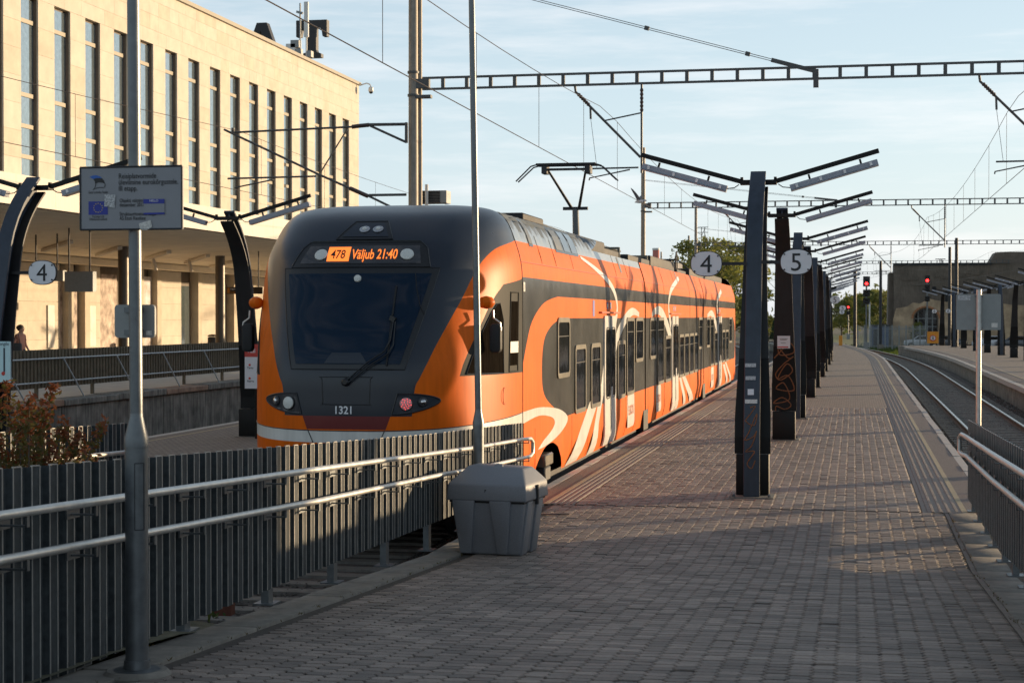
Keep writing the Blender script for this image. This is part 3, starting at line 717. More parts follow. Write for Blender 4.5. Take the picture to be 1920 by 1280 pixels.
for px in (232, 413):
    y = P(px, 600, X=-31).y; b = MB(); b.lathe([(.24, .5), (.24, zsof(-31)+.01)], (-31, y, 0), 20); b.build('column', 'column', BD, smooth=True)
# striplights, pendants, hanging boards
for (xa, ya, xb, yb) in ((81, 470, 131, 454), (182, 479, 224, 465), (274, 486, 316, 473), (348, 493, 389, 480), (395, 500, 458, 487)):
    pa = Psof(xa, ya, -.09); pb = Psof(xb, yb, -.09); dirv = (pb-pa).normalized(); c = (pa+pb)/2
    L = empty('strip_light', c, 'white strip light under the station canopy, %s' % {81: 'nearest the curved lamp post at the left edge', 182: 'second from the left', 274: 'right of the lamp pole', 348: 'second from the right', 395: 'rightmost, above the brown sign'}[xa], 'light', 'strip lights under the canopy')
    hl_ = (pb-pa).length/2; b = MB(); b.bar(c-dirv*hl_, c+dirv*hl_, .20, .12); b.build('housing', 'fascia', L)
    b = MB(); b.bar(c+dirv*hl_, c+dirv*(hl_+.12), .21, .14); b.build('end_cap', 'white_paint', L)
for px, py, wpx in ((287, 496, 8), (354, 499, 8), (416, 503, 8)):
    p = P(px, py, Y=P(px, 600, X=-33).y); L = empty('spotlight', p, 'small angled spotlight under the canopy, %s' % {287: 'leftmost of three', 354: 'middle of three', 416: 'rightmost of three'}[px], 'light', 'spotlights under the canopy')
    b = MB(); b.tube([p+Vector((0, 0, .25)), p+Vector((.1, .1, -.28))], .1, 10); b.build('lamp_body', 'fascia', L, smooth=True)
    b = MB(); b.bar(p+Vector((0, 0, .2)), Vector((p.x, p.y, zsof(p.x))), .05, .05); b.build('bracket', 'fascia', L)
def board(px0, py0, px1, py1, X, label, front, hangers, th=.3):
    a = P(px0, py0, X=X); c = P(px1, py1, X=X)
    pa = P(px0, py0, Y=a.y); pb = P(px1, py0, Y=a.y); pz = P(px0, py1, Y=a.y)
    B_ = empty('hanging_board', ((pa.x+pb.x)/2, a.y, pz.z), label, 'display')
    MB().box(pa.x, pb.x, a.y, a.y+th, pz.z, pa.z).build('case', front, B_)
    for h in hangers:
        q = P(h, py0, Y=a.y); b = MB(); b.tube([(q.x, a.y+th/2, pa.z), (q.x, a.y+th/2, zsof(q.x)+.02)], .03, 8); b.build('hanger', 'dark_steel', B_)
    return B_, a
board(121, 509, 174, 547, -27.5, 'grey back of a hanging departures board under the canopy', 'sign_grey', (126, 165))
board(62, 507, 118, 527, -30.0, 'second grey hanging board partly behind the oval number sign', 'sign_grey', (64, 104))
B_, a = board(425, 538, 492, 551, -29.5, 'brown hanging wayfinding sign with orange lettering near the train nose', 'brown_sign', (452, 484), .12)
q = P(432, 543.5, Y=a.y-.006); text('Pakihoid, hotell', .13, q, (1, 0, 0), (0, 0, 1), 'sign_white', B_)
q = P(432, 549, Y=a.y-.006); text('Luggage, hotel', .12, q, (1, 0, 0), (0, 0, 1), 'text_orange', B_)
p0 = P(426, 549.5, Y=a.y-.004); p1 = P(430.5, 539.5, Y=a.y-.004); MB().box(p0.x, p1.x, a.y-.006, a.y-.001, p0.z, p1.z).build('pictogram', 'text_orange', B_)
# camera dome on the corner, letters and aerial on the roof
p = P(676, 160, Y=YB1+.06); C_ = empty('security_camera', p, 'white dome security camera on the station roof corner', 'camera')
b = MB(); b.tube([p, p+Vector((.35, 0, .1)), p+Vector((.55, 0, .02)), p+Vector((.6, 0, -.12))], .035, 8); b.build('bracket', 'white_paint', C_, smooth=True)
b = MB(); b.lathe([(.05, 0), (.13, -.05), (.15, -.22), (.12, -.28)], p+Vector((.6, 0, -.1)), 14); hd = b.build('housing', 'white_paint', C_, smooth=True)
b = MB(); b.lathe([(.118, 0), (.1, -.07), (.04, -.11)], p+Vector((.6, 0, -.38)), 14); b.build('dome', 'glass_dark', hd, smooth=True)
LX = -33.0
def serifT(yc, z0, h):
    wd = h*.86; t = .11*h; s = .17*h
    return [(-.27*h, 0), (.27*h, 0), (.27*h, .10*h), (.15*h, .14*h), (.13*h, .2*h), (.13*h, .82*h), (.20*h, .82*h), (.28*h, .74*h), (.31*h, .56*h), (wd/2, .56*h), (wd/2, h), (-wd/2, h), (-wd/2, .56*h), (-.31*h, .56*h), (-.28*h, .74*h), (-.20*h, .82*h), (-.13*h, .82*h), (-.13*h, .2*h), (-.15*h, .14*h), (-.27*h, .10*h)]
def roof_letter(px, ytop, ybot, D, outline, label):
    c = P(px, ybot, X=LX); top = P(px, ytop, X=LX); h = top.z-c.z
    pl = [Vector((c.x+u, c.y, c.z+v)) for u, v in outline(0, 0, h)]
    o = MB().prism(pl, (0, .5, 0)).build('roof_letter', 'sign_black', None, loc=c); tag(o, label, 'letter', 'roof letters'); return c, h
roof_letter(584, 38, 108, 0, serifT, 'black serif letter T on the station roof')
def serifA(yc, z0, h): return [(-.50*h, 0), (-.30*h, 0), (-.02*h, .80*h), (.14*h, .34*h), (.20*h, 0), (.50*h, 0), (.14*h, h), (-.12*h, h)]
roof_letter(490, 43, 118, 0, serifA, 'black letter A peeking over the station roof edge')
AE = P(574, 100, X=-30.5); A_ = empty('roof_aerial', (AE.x, AE.y, ZTOP), 'white mobile aerial and radio boxes in front of the roof letter', 'antenna')
sc_ = .026
b = MB(); b.box(AE.x-.10, AE.x+.14, AE.y-.08, AE.y+.08, P(574, 70, Y=AE.y).z, P(574, 4, Y=AE.y).z); b.build('panel_antenna', 'white_paint', A_)
b = MB(); b.tube([(AE.x-.35, AE.y, ZTOP), (AE.x-.35, AE.y, P(574, 6, Y=AE.y).z)], .05, 8); b.bar((AE.x-.55, AE.y, P(574, 22, Y=AE.y).z), (AE.x-.2, AE.y, P(574, 25, Y=AE.y).z), .2, .12); b.build('mast', 'sign_grey', A_)
b = MB(); b.tube([(AE.x+.02, AE.y, ZTOP), (AE.x+.02, AE.y, P(574, 60, Y=AE.y).z)], .05, 8); b.build('pole', 'white_paint', A_)
for (dx, zz, ww, hh) in ((-.85, 88, .55, .4), (-.6, 80, .5, .3), (-.4, 96, .3, .3), (.25, 100, .25, .25)):
    z = P(574, zz, Y=AE.y).z; MB().box(AE.x+dx-ww/2, AE.x+dx+ww/2, AE.y-.25, AE.y+.2, z-hh, z+hh*.4).build('radio_box', random.choice(['sign_grey', 'white_paint']), A_)
# ------------------------------------------------------------------ the train
TY = P(648, 769, X=TX).y
TR = empty('passenger_train', (TX, TY, -.55), 'orange and dark grey electric passenger train standing at the platform', 'train')
LN = 2.6; YS = TY+LN; NE = 3.5; SX = TX+1.74
Wt = smooth_tab([(0, 1.66), (.25, 1.735), (.6, 1.74), (1.6, 1.74), (2.6, 1.74), (3.0, 1.735), (3.2, 1.715), (3.35, 1.68), (3.5, 1.63), (3.7, 1.555), (3.84, 1.455), (3.92, 1.32), (3.965, 1.10), (3.99, .75), (4.0, .02)])
Yt = smooth_tab([(.0, .34), (.2, .22), (.5, .07), (.8, .01), (1.0, 0), (1.4, 0), (1.8, .03), (2.2, .17), (2.6, .345), (3.07, .55), (3.25, .665), (3.45, .855), (3.69, 1.19), (3.82, 1.47), (3.92, 1.86), (3.97, 2.2), (4.0, 2.58)])
def Wz(z): return interp(Wt, z)
def nose(p, z, off=0.0):
    y0 = interp(Yt, z); W = Wz(z); L = LN-y0; ph = abs(p)*math.pi/2
    u = math.sin(ph)**(2/NE) if ph > 0 else 0; x = math.copysign(W*u, p); y = y0+L*(1-math.cos(ph))
    return Vector((TX+x, TY+y, z))
def nose_n(p, z):
    e = 1e-3; a = nose(p+e, z)-nose(p-e, z); c = nose(p, min(3.995, z+e))-nose(p, max(.005, z-e)); n = a.cross(c)
    return n.normalized() if n.length > 1e-9 else Vector((0, -1, 0))
def nose_o(off):
    def s(p, z):
        n = nose_n(p, z)
        if n.y > 0: n = -n
        return nose(p, z)+n*off
    return s
def x2p(x, z): return math.copysign(math.asin(min(1, (abs(x)/Wz(z)))**(NE/2))*2/math.pi, x)
def nhit(px, py):          # photograph pixel -> (p, z) on the nose
    d = ray(px, py); t = (TY-1.0)/d.y; prev = None
    while t < 40:
        q = CO+d*t; x = q.x-TX; z = q.z
        if 0 < z < 4.0 and abs(x) < Wz(z):
            y0 = interp(Yt, z); f = TY+y0+(LN-y0)*(1-math.sqrt(max(0, 1-(abs(x)/Wz(z))**NE)))
            if q.y >= f: return (x2p(x, z), z)
        t += .004
    return None
def xz(pts): return [(x2p(x, z), z) for x, z in pts]
def mirror(pl): return [(-p, z) for p, z in pl]
def shit(px, py):          # photograph pixel -> (Y, z) on the body side
    q = P(px, py, X=SX)
    for _ in range(6): q = P(px, py, X=TX+Wz(max(.02, min(3.99, q.z))))
    return (q.y, q.z)
def side(off=0.0, sgn=1):
    def s(y, z):
        e = 2e-3; W = Wz(z); dw = (Wz(z+e)-Wz(z-e))/(2*e); n = Vector((1, 0, -dw)).normalized()
        return Vector((TX+sgn*(W+n.x*off), y, z+n.z*off))
    return s
# ---- nose shell, painted in regions
B1 = [nhit(*q) for q in ((778, 728), (788, 707), (803, 677), (819, 645), (846, 596), (866, 560), (884, 523), (898, 498), (917, 476), (938, 462))]
B1 = [b for b in B1 if b]
B1 = [(B1[0][0]*.93, 1.215)]+B1+[(1.0, 3.5)]
B1 = cr2(B1, 4)
zs0 = lambda p: .88+.10*abs(p)**1.3; zs1 = lambda p: 1.03+.11*abs(p)**1.3
pr = [-1+k/30 for k in range(61)]
lines = [[(p, zs0(p)) for p in pr], [(p, zs1(p)) for p in pr], B1, mirror(B1)]
redp = [(-x2p(.51, 1.03), zs1(.25)+.001), (x2p(.51, 1.03), zs1(.25)+.001), (x2p(.57, 1.21), 1.215), (-x2p(.57, 1.21), 1.215)]
lines += [[(p, 1.215) for p in [q for q in pr if abs(q) <= B1[0][0]+.02]], redp+[redp[0]]]
CABD = [nhit(*q) or (1.0, q[1]) for q in ((944, 533), (931, 551), (917, 574), (898, 616), (880, 655), (868, 684), (862, 705))]
CABD = [(1.0, 2.985), (.98, 2.965)]+[c for c in CABD if isinstance(c[1], float) and c[1] < 4]+[(1.0, CABD[-1][1]-.01)]
lines += [CABD, mirror(CABD)]
V = []; E = []
for ln in lines:
    d = dens(ln, .03, False); b0 = len(V); V += [Vector((max(-1, min(1, p))*2.2, z)) for p, z in d]; E += [(b0+i, b0+i+1) for i in range(len(d)-1)]
zl = rng(.02, 3.4, .06)+rng(3.42, 3.90, .025)+rng(3.905, 3.999, .006)
pl = sorted(set([-1+k/28 for k in range(57)]+[s*q for s in (-1, 1) for q in (.004, .01, .02, .97, .985, .995)]))
for z in zl:
    for p in pl: V.append(Vector((p*2.2, z)))
vo, eo, fo, *_ = delaunay_2d_cdt(V, E, [], 0, 1e-4)
bl = B1
def zB1(p): return interp(bl, abs(p))
cabpoly = CABD
def nose_mat(p, z):
    a = abs(p)
    if z < zs0(p): return 1
    if z < zs1(p): return 2
    if inpoly(p, z, redp): return 3
    if z < 1.215: return 1
    if inpoly(a, z, cabpoly): return 4
    if a < bl[0][0] or z > zB1(p): return 0
    return 1
b = MB(); b.v = [tuple(nose(max(-1, min(1, v[0]/2.2)), v[1])) for v in vo]
for f in fo:
    cx = sum(vo[i][0] for i in f)/3/2.2; cz = sum(vo[i][1] for i in f)/3
    b.f.append(list(f)); b.mi.append(nose_mat(cx, cz))
NOSE = b.build('cab_shell', ['mask_paint', 'orange', 'white_paint', 'red_paint', 'cab_dark'], TR, recalc=False)
NOSE.data.polygons.foreach_set('use_smooth', [True]*len(NOSE.data.polygons))
bm = bmesh.new(); bm.from_mesh(NOSE.data); bmesh.ops.recalc_face_normals(bm, faces=bm.faces); bm.to_mesh(NOSE.data); bm.free()
def npatch(poly, off, m, name, parent=TR, step=.05, smooth=True):
    v, f = patch(poly, nose_o(off), step); b = MB(); b.add(v, f)
    # rim back to the shell so the piece has depth
    return b.build(name, m, parent, smooth=smooth)
def ring(poly, wd, surf_p, off, m, name, parent=TR, h=.012):
    """thin raised border following a (p,z) polygon"""
    d = dens(poly, .06); n = len(d); out = [nose_o(off)(*q) for q in d]; b = MB()
    b.tube([v for v in out]+[out[0]], wd, 6, caps=False); return b.build(name, m, parent, smooth=True)
# windscreen
ws = xz([(-1.03, 3.075), (1.03, 3.075), (.735, 1.795), (-.735, 1.795)])
tr_ = npatch(dens(ws, .1), .006, 'glass_trim', 'windscreen')
wi = xz([(-.945, 3.0), (.945, 3.0), (.675, 1.86), (-.675, 1.86)])
npatch(dens(wi, .1), .012, 'windscreen_glass', 'pane', tr_)
ring(dens(ws, .15), .008, None, .004, 'glass_trim', 'gasket', tr_)
# dash hump and sun-visor cord seen through glass
hp = xz([(-.2, 2.0), (.17, 2.0), (.26, 1.87), (-.29, 1.87)]); npatch(dens(hp, .1), .014, 'mask_paint', 'dashboard', tr_)
cp = nose_o(.016)(x2p(.02, 2.93), 2.93); b = MB(); b.lathe([(.05, 0), (.045, .02), (.02, .03)], cp, 12, (0, -1, .4)); b.build('inside_camera', 'lens_white', tr_)
# destination display
dp = xz([(-.915, 3.085), (.915, 3.085), (.845, 3.33), (.76, 3.405), (-.72, 3.405), (-.80, 3.33)])
DS = npatch(dens(dp, .1), .010, 'glass_trim', 'destination_display'); ring(dens(dp, .1), .012, None, .008, 'glass_trim', 'display_rim', DS)
ip = xz([(-.80, 3.125), (.80, 3.125), (.75, 3.355), (-.70, 3.355)]); npatch(dens(ip, .1), .016, 'lamp_glass', 'display_glass', DS)
zc = 3.245; cA = nose_o(.03)(0.0001, zc)
def dpt(x, z, off=.03): return nose_o(off)(x2p(x, z) if abs(x) > 1e-4 else 1e-4, z)
lp = xz([(-.43, 3.15), (-.135, 3.15), (-.135, 3.335), (-.43, 3.335)]); npatch(dens(lp, .08), .022, 'led_orange', 'route_panel', DS, .03)
def wraptext(body, size, x0, z0, m, off, sx=.8, surf=None, bold=0.0, name='lettering', parent=DS):
    o = text(body, size, (0, 0, 0), (1, 0, 0), (0, 1, 0), m, None, name, bold=bold, sx=sx)
    me = o.data; o.parent = parent; base = wloc(parent)
    for v in me.vertices:
        x = x0+v.co.x; z = z0+v.co.y; q = dpt(x, z, off); v.co = q-base
    return o
wraptext('478', .155, -.385, 3.185, 'led_dark', .028, .84, bold=.012)
wraptext('Väljub 21:40', .175, -.105, 3.18, 'led_orange', .024, .69, bold=.012)
for x, m in ((-.52, 'lens_white'), (.615, 'lens_white')):
    q = dpt(x, 3.235, .02); n = -nose_n(x2p(x, 3.235), 3.235); n = n if n.y < 0 else -n
    b = MB(); b.lathe([(.088, 0), (.085, .012), (.07, .02)], q, 22, n); b.build('marker_lamp', m, DS, smooth=True)
# top lamp pod
pp = xz([(-.375, 3.445), (.375, 3.445), (.225, 3.69), (-.205, 3.69)])
PD = npatch(dens(pp, .08), .012, 'glass_trim', 'top_lamp'); ring(dens(pp, .08), .012, None, .008, 'glass_trim', 'lamp_rim', PD)
pi_ = xz([(-.31, 3.475), (.31, 3.475), (.19, 3.66), (-.175, 3.66)]); npatch(dens(pi_, .06), .018, 'mask_paint', 'lamp_glass', PD)
for x in (-.035, .145):
    q = dpt(x, 3.565, .022); n = nose_n(x2p(x, 3.565), 3.565); n = n if n.y < 0 else -n
    b = MB(); b.lathe([(.07, 0), (.07, .012), (.055, .02)], q, 18, n); lr_ = b.build('reflector', 'chrome', PD, smooth=True)
    b = MB(); b.lathe([(.03, .02), (.022, .035)], q, 10, n); b.build('bulb', 'lens_white', lr_, smooth=True)
# headlights
for s in (1, -1):
    hl = cr2([(.655, 1.495), (.86, 1.49), (1.03, 1.465), (1.13, 1.42), (1.10, 1.365), (.96, 1.30), (.78, 1.255), (.585, 1.235)], 4)
    poly = xz([(x*s, z) for x, z in hl])
    H = npatch(dens(poly, .06), .010, 'lamp_glass' if s < 0 else 'mask_paint', 'headlight'); ring(dens(poly, .05), .010, None, .008, 'glass_trim', 'headlight_rim', H)
    for x, z, r, m in ((.755, 1.372, .078, 'lens_white' if s < 0 else 'lens_red'), (.945, 1.392, .055, 'lamp_glass')):
        q = dpt(x*s, z, .016); n = nose_n(x2p(x*s, z), z); n = n if n.y < 0 else -n
        b = MB(); b.lathe([(r*1.14, -.005), (r*1.14, .008), (r*1.02, .012)], q, 24, n); lr_ = b.build('lens_ring', 'glass_trim', H, smooth=True)
        b = MB(); b.lathe([(r, .01), (r*.96, .02), (r*.5, .03), (r*.05, .032)], q, 24, n); b.build('lens', m, lr_, smooth=True)
        if m == 'lens_red':
            u = n.orthogonal().normalized(); v = n.cross(u); b = MB()
            for k in range(18):
                t = k*2.4; rr = r*.92*math.sqrt((k+.5)/18); c = q+u*(rr*math.cos(t))+v*(rr*math.sin(t))+n*.03; b.lathe([(.0045, 0), (.003, .004)], c, 6, n)
            b.build('led_dots', 'led_red', H)
        if r < .06:
            b = MB(); b.lathe([(r*.6, .03), (r*.3, .04)], q, 14, n); b.build('reflector', 'chrome', H, smooth=True)
# coupler hatch outline, seams, number
hat = cr2([(-.305, 1.70), (.305, 1.70), (.315, 1.67), (.305, 1.385), (.285, 1.36), (-.275, 1.36), (-.295, 1.385), (-.31, 1.67)], 3, True)
ring(xz(hat), .0055, None, .001, 'glass_trim', 'hatch_seam')
for pts in ([(x/30*.98*1.7, 0) for x in range(-30, 31)],):
    q = [nose_o(.002)(p, zs1(p)) for p in pr]; b = MB(); b.tube(q, .006, 6); b.build('bumper_seam', 'glass_trim', TR)
for s in (-1, 1):
    a = [nose_o(.002)(x2p(s*(.5-.16*(t/6)*1), zs1(.2)-t/6*.36), zs1(.2)-t/6*.36) for t in range(7)]
    b = MB(); b.tube(a, .006, 6); b.build('bumper_seam', 'glass_trim', TR)
for zq, x0, x1 in ((3.425, -.70, .74),):
    b = MB(); b.tube([dpt(x0+(x1-x0)*k/14, zq, .004) for k in range(15)], .007, 6); b.build('brow_seam', 'dark_paint', TR)
wraptext('1321', .135, -.155, 1.245, 'sign_white', .004, .95, bold=.02, name='fleet_number', parent=TR)
# wiper
def wp(px, py, off):
    h = nhit(px, py); return nose_o(off)(*h)
WPR = MB(); WPR.lathe([(.055, 0), (.05, .05), (.03, .07)], wp(649, 716, .0), 12, (0, -1, 0)); WPR = WPR.build('wiper', 'glass_trim', TR, smooth=True)
b = MB(); b.tube([wp(648, 717, .05), wp(690, 682, .06), wp(722, 662, .07), wp(733, 640, .06), wp(738, 606, .05)], .010, 8); b.build('wiper_arm', 'glass_trim', WPR, smooth=True)
b = MB(); b.tube([wp(655, 718, .05), wp(700, 684, .06), wp(728, 667, .07), wp(738, 650, .06), wp(742, 606, .05)], .010, 8); b.build('wiper_arm', 'glass_trim', WPR, smooth=True)
b = MB(); b.tube([wp(744, 537, .03), wp(740, 568, .035), wp(735, 605, .035), wp(731, 640, .035), wp(725, 686, .03)], .012, 6); b.build('wiper_blade', 'train_black', WPR)
b = MB(); b.bar(wp(733, 598, .05), wp(742, 603, .05), .05, .06); b.build('wiper_joint', 'glass_trim', WPR)
b = MB(); b.tube([wp(779, 511, .014), wp(781, 540, .014), wp(787, 572, .014), wp(795, 590, .014)], .005, 6); b.build('cable', 'train_black', tr_)
# cab side windows on the nose right flank
cw = [nhit(*q) for q in ((872, 701), (882, 672), (898, 634), (917, 592), (932, 569), (938, 564))]
cw = [c for c in cw if c]
# ---- cars
Y1, Y2, Y3 = shit(1210, 600)[0], shit(1319.5, 600)[0], shit(1383, 600)[0]
SEAM = YS; DECK = 3.64
cars = [(SEAM, Y1-.09), (Y1+.09, Y2-.09), (Y2+.09, Y3-LN*.55)]
ZL0, ZWB, ZOB, ZDB = .88, 2.43, 2.76, 3.0      # lower orange top, window band top, orange band top, dark band top
arcO = cr2([shit(*q) for q in ((978, 699), (987, 647), (998, 602), (1020, 568), (1046, 556))], 5); arcO[-1] = (arcO[-1][0], ZOB); arcO.append((arcO[-1][0]+.3, ZOB))
arcI = cr2([shit(*q) for q in ((1064, 782), (1040, 765), (1020, 738), (1016, 690), (1020, 639), (1032, 613), (1049, 598))], 5); arcI[-1] = (arcI[-1][0], ZWB); arcI[0] = (arcI[0][0], ZL0)
zcab = arcO[0][1]
shr1 = [(shit(1113, 484)[0], DECK), (shit(1062, 430)[0]+.2, 3.985)]
def shroud_end(z): return shr1[0][0]+(shr1[1][0]-shr1[0][0])*max(0, (z-DECK))/(3.985-DECK)
yF = Y3-LN*.55
arcF = cr2([(yF-1.2, ZWB), (yF-.45, ZWB-.25), (yF-.15, 1.9), (yF-.1, 1.4), (yF-.3, ZL0)], 5)
arcFo = cr2([(yF-.6, ZOB), (yF-.1, ZOB-.2), (yF+.02, ZOB-.6)], 4)
shr3 = (shit(1343, 513)[0], 3.985)
arch = [shit(*q) for q in ((1002, 905), (1010, 862), (1022, 838), (1036, 829), (1046, 836), (1054, 872))]
ARCH = [(arch[0][0]-.25, .0601), (arch[0][0]-.22, .30)]+cr2([(y, min(.72, z)) for y, z in arch[1:-1]], 4)+[(arch[-1][0], .0601)]
def car_shell(ci):
    ya, yb = cars[ci]; V = []; E = []; lines = []
    def hl(z, a=ya, c=yb): lines.append([(a, z), (c, z)])
    hl(.06); hl(DECK); hl(3.5); hl(3.985); hl(ZDB); hl(ZOB); hl(ZWB); hl(ZL0)
    lines.append([(ya, .06), (ya, 3.985)]); lines.append([(yb, .06), (yb, 3.985)])
    if ci == 0: lines += [arcO, arcI, shr1, [(ya, zcab), arcO[0]], ARCH+[ARCH[0]]]
    if ci == 2: lines += [arcF, [(shr3[0], DECK), (shr3[0]+.5, 3.985)]]
    for ln in lines:
        d = dens(ln, .2, False); b0 = len(V); V += [Vector((min(yb, max(ya, p)), z)) for p, z in d]; E += [(b0+i, b0+i+1) for i in range(len(d)-1)]
    for z in rng(.06, 2.9, .4)+rng(3.02, 3.98, .06):
        for y in rng(ya, yb, .45): V.append(Vector((y, z)))
    vo, eo, fo, *_ = delaunay_2d_cdt(V, E, [], 0, 1e-4)
    winpoly = ([(yb, ZL0), (yb, ZWB)]+arcI[::-1]) if ci == 0 else None
    ringpoly = arcO[::-1]+[(ya-.1, zcab), (ya-.1, ZOB)] if ci == 0 else None
    def cm(y, z):
        if ci == 0 and z < .8 and inpoly(y, z, ARCH): return None
        if z > DECK and ci == 0 and y > shroud_end(z): return None
        if z > DECK and ci == 1: return None
        if z > DECK and ci == 2 and y < shr3[0]+.5*(z-DECK)/.35: return None
        if z > 3.5: return 2 if (ci == 0 or (ci == 2 and y > shr3[0])) else 1
        if z > ZDB: return 1
        if z > ZOB: return 0
        if ci == 0:
            if z > zcab and y < arcO[-1][0] and inpoly(y, z, ringpoly): return 0
            if z > ZL0 and z < ZWB and inpoly(y, z, winpoly): return 0
            return 1
        if ci == 2 and y > yF-1.25 and ZL0 < z < ZWB:
            return 0 if y < interp(sorted((q[1], q[0]) for q in arcF), z) else 1
        if z > ZWB: return 1
        if z > ZL0: return 0
        return 1
    b = MB(); b2 = MB()
    for sgn, bb in ((1, b), (-1, b2)):
        bb.v = [tuple(side(0, sgn)(v[0], v[1])) for v in vo]
        for f in fo:
            k = cm(sum(vo[i][0] for i in f)/3, sum(vo[i][1] for i in f)/3)
            if k is None: continue
            bb.f.append(list(f)); bb.mi.append(k)
        o = bb.build('carriage_side', ['dark_paint', 'orange', 'roof_grey'], TR, recalc=False); o.data.polygons.foreach_set('use_smooth', [True]*len(o.data.polygons)); 
    # roof deck, underside, ends
    wd = Wz(DECK)
    b = MB(); b.box(TX-wd+.004, TX+wd-.004, ya+.02, yb-.02, DECK-.08, DECK-.012); b.build('roof_deck', 'train_black', TR)
    b = MB(); b.box(TX-1.6, TX+1.6, ya+.05, yb-.05, -.12, .055); b.build('underframe', 'train_black', TR)
    b = MB(); b.box(TX-1.45, TX+1.45, ya+.03, ya+.06, .06, DECK-.1); b.box(TX-1.45, TX+1.45, yb-.06, yb-.03, .06, DECK-.1); b.build('end_wall', 'train_black', TR)
for i in range(3): car_shell(i)
def spatch(poly, off, m, name, parent=TR, step=.15):
    v, f = patch(poly, side(off), step); b = MB(); b.add(v, f); o = b.build(name, m, parent, recalc=False); return o
# shroud tops and end bulkhead
for (ya, yb, slope) in ((SEAM, shr1[1][0], 0), (shr3[0]+.5, yF, 0)):
    b = MB(); n = 12
    for y in (ya, yb):
        for k in range(n+1):
            x = -.72+1.44*k/n; z = 3.975+.025*(1-(x/.72)**2); b.v.append((TX+x, y, z))
    for k in range(n): b.f.append([k, k+1, n+2+k, n+1+k]); b.mi.append(0)
    b.build('roof_panel', 'roof_grey', TR, smooth=True)
b = MB(); zz = rng(DECK, 3.985, .05)
pl_ = [(TX+Wz(z), shroud_end(z), z) for z in zz]+[(TX-Wz(z), shroud_end(z), z) for z in zz[::-1]]; b.add(pl_, [tuple(range(len(pl_)))]); b.build('bulkhead', 'train_black', TR)
# gangway bellows and black lower boxes
for yg in (Y1, Y2):
    b = MB(); zz = rng(.1, 3.6, .25); ring1 = [(TX+Wz(z)-.06, z) for z in zz]+[(TX-Wz(z)+.06, z) for z in zz[::-1]]
    b.prism([Vector((x, yg-.16, z)) for x, z in ring1], (0, .32, 0)); b.build('gangway', 'train_black', TR)
    b = MB(); b.box(TX-1.7, SX+.012, yg-.38, yg+.42, -.06, .42); b.build('gangway_box', 'train_black', TR)
# far nose (mirrored)
me = NOSE.data.copy()
for v in me.vertices: v.co.y = (Y3+.9-TY)-v.co.y
me.flip_normals(); link('cab_shell', me, TR)
# cab seam and panel lines
def seam_line(pts, r=.006, m='glass_trim', name='panel_seam'):
    b = MB(); b.tube([side(.001)(y, z) for y, z in dens(pts, .1, False)], r, 6); b.build(name, m, TR)
seam_line([(SEAM+.01, .3), (SEAM+.01, 3.97)], .008)
seam_line([(SEAM, 3.21), (Y1-.1, 3.21)], .006, 'deep_orange'); seam_line([(Y1+.1, 3.21), (Y2-.1, 3.21)], .006, 'deep_orange'); seam_line([(Y2+.1, 3.21), (yF, 3.21)], .006, 'deep_orange')
for px in (1010, 1035, 1065, 1140, 1158, 1195): seam_line([(shit(px, 470)[0], 3.23), (shit(px, 470)[0], DECK)], .004)
for px in (1003, 1072, 1102, 1128.5, 1155, 1172.8, 1189.6, 1215, 1231, 1245.3, 1328, 1352.6): seam_line([(shit(px, 700)[0], .08), (shit(px, 700)[0], .86)], .0035, 'deep_orange')
for px in (1240, 1285, 1300): seam_line([(shit(px, 520)[0], .1), (shit(px, 520)[0], DECK-.02)], .004)
# white livery
def deco(pts, name='white_stripe', off=.004, sm=False):
    pl = [shit(*q) for q in pts]; spatch(cr2(pl, 4, True) if sm else pl, off, 'white_paint', name)
z_s0, z_s1 = zs0(1), zs1(1)
outer = [(SEAM+.012, z_s1)]+[shit(*q) for q in ((1010, 763.5), (1040, 764.5), (1056, 771), (1064, 782), (1060, 797), (1045, 817), (1025, 834), (1008, 843))]
inner = [shit(*q) for q in ((1019, 825), (1034, 806), (1040, 791), (1033, 781), (1010, 779))]+[(SEAM+.012, z_s0)]
spatch(cr2(outer, 4)+cr2(inner, 4), .004, 'white_paint', 'white_swoosh')
deco([(1106, 752), (1119, 759), (1080, 862), (1057.5, 874)])
deco([(1132, 677), (1127, 720), (1120.5, 759), (1098, 854), (1112, 846), (1122.5, 792), (1131, 740)])
deco([(1272, 702), (1275, 697), (1284.3, 755.6), (1279.7, 758.4)]); deco([(1277, 702), (1282.5, 699), (1299, 748), (1291.5, 752.7)])
deco([(1355, 683), (1359, 682), (1363, 716), (1360, 718)]); deco([(1359, 679), (1361.5, 678), (1370, 713), (1367, 716)])
def stroke(pts, w0, w1, name='white_line', off=.0045):
    c = cr2([shit(*q) for q in pts], 6); n = len(c); L = []; Rr = []
    for i, q in enumerate(c):
        a = Vector(c[max(0, i-1)]); d = (Vector(c[min(n-1, i+1)])-a).normalized(); nn = Vector((-d.y, d.x)); t = i/(n-1)
        ww = (w0+(w1-w0)*t)/2; L.append(tuple(Vector(q)+nn*ww)); Rr.append(tuple(Vector(q)-nn*ww))
    b = MB(); s = side(off)
    for q in L: b.v.append(tuple(s(*q)))
    for q in Rr: b.v.append(tuple(s(*q)))
    for i in range(n-1): b.f.append([i, i+1, n+i+1, n+i]); b.mi.append(0)
    b.build(name, 'white_paint', TR, recalc=False)
stroke([(1088, 482.6), (1105, 495), (1122, 509), (1141.5, 529), (1153, 551.5), (1157, 577), (1154, 602), (1152, 619)], .05, .22)
stroke([(1152, 655), (1158.5, 627.5), (1170, 602), (1181, 587), (1189, 584), (1198, 590)], .30, .10)
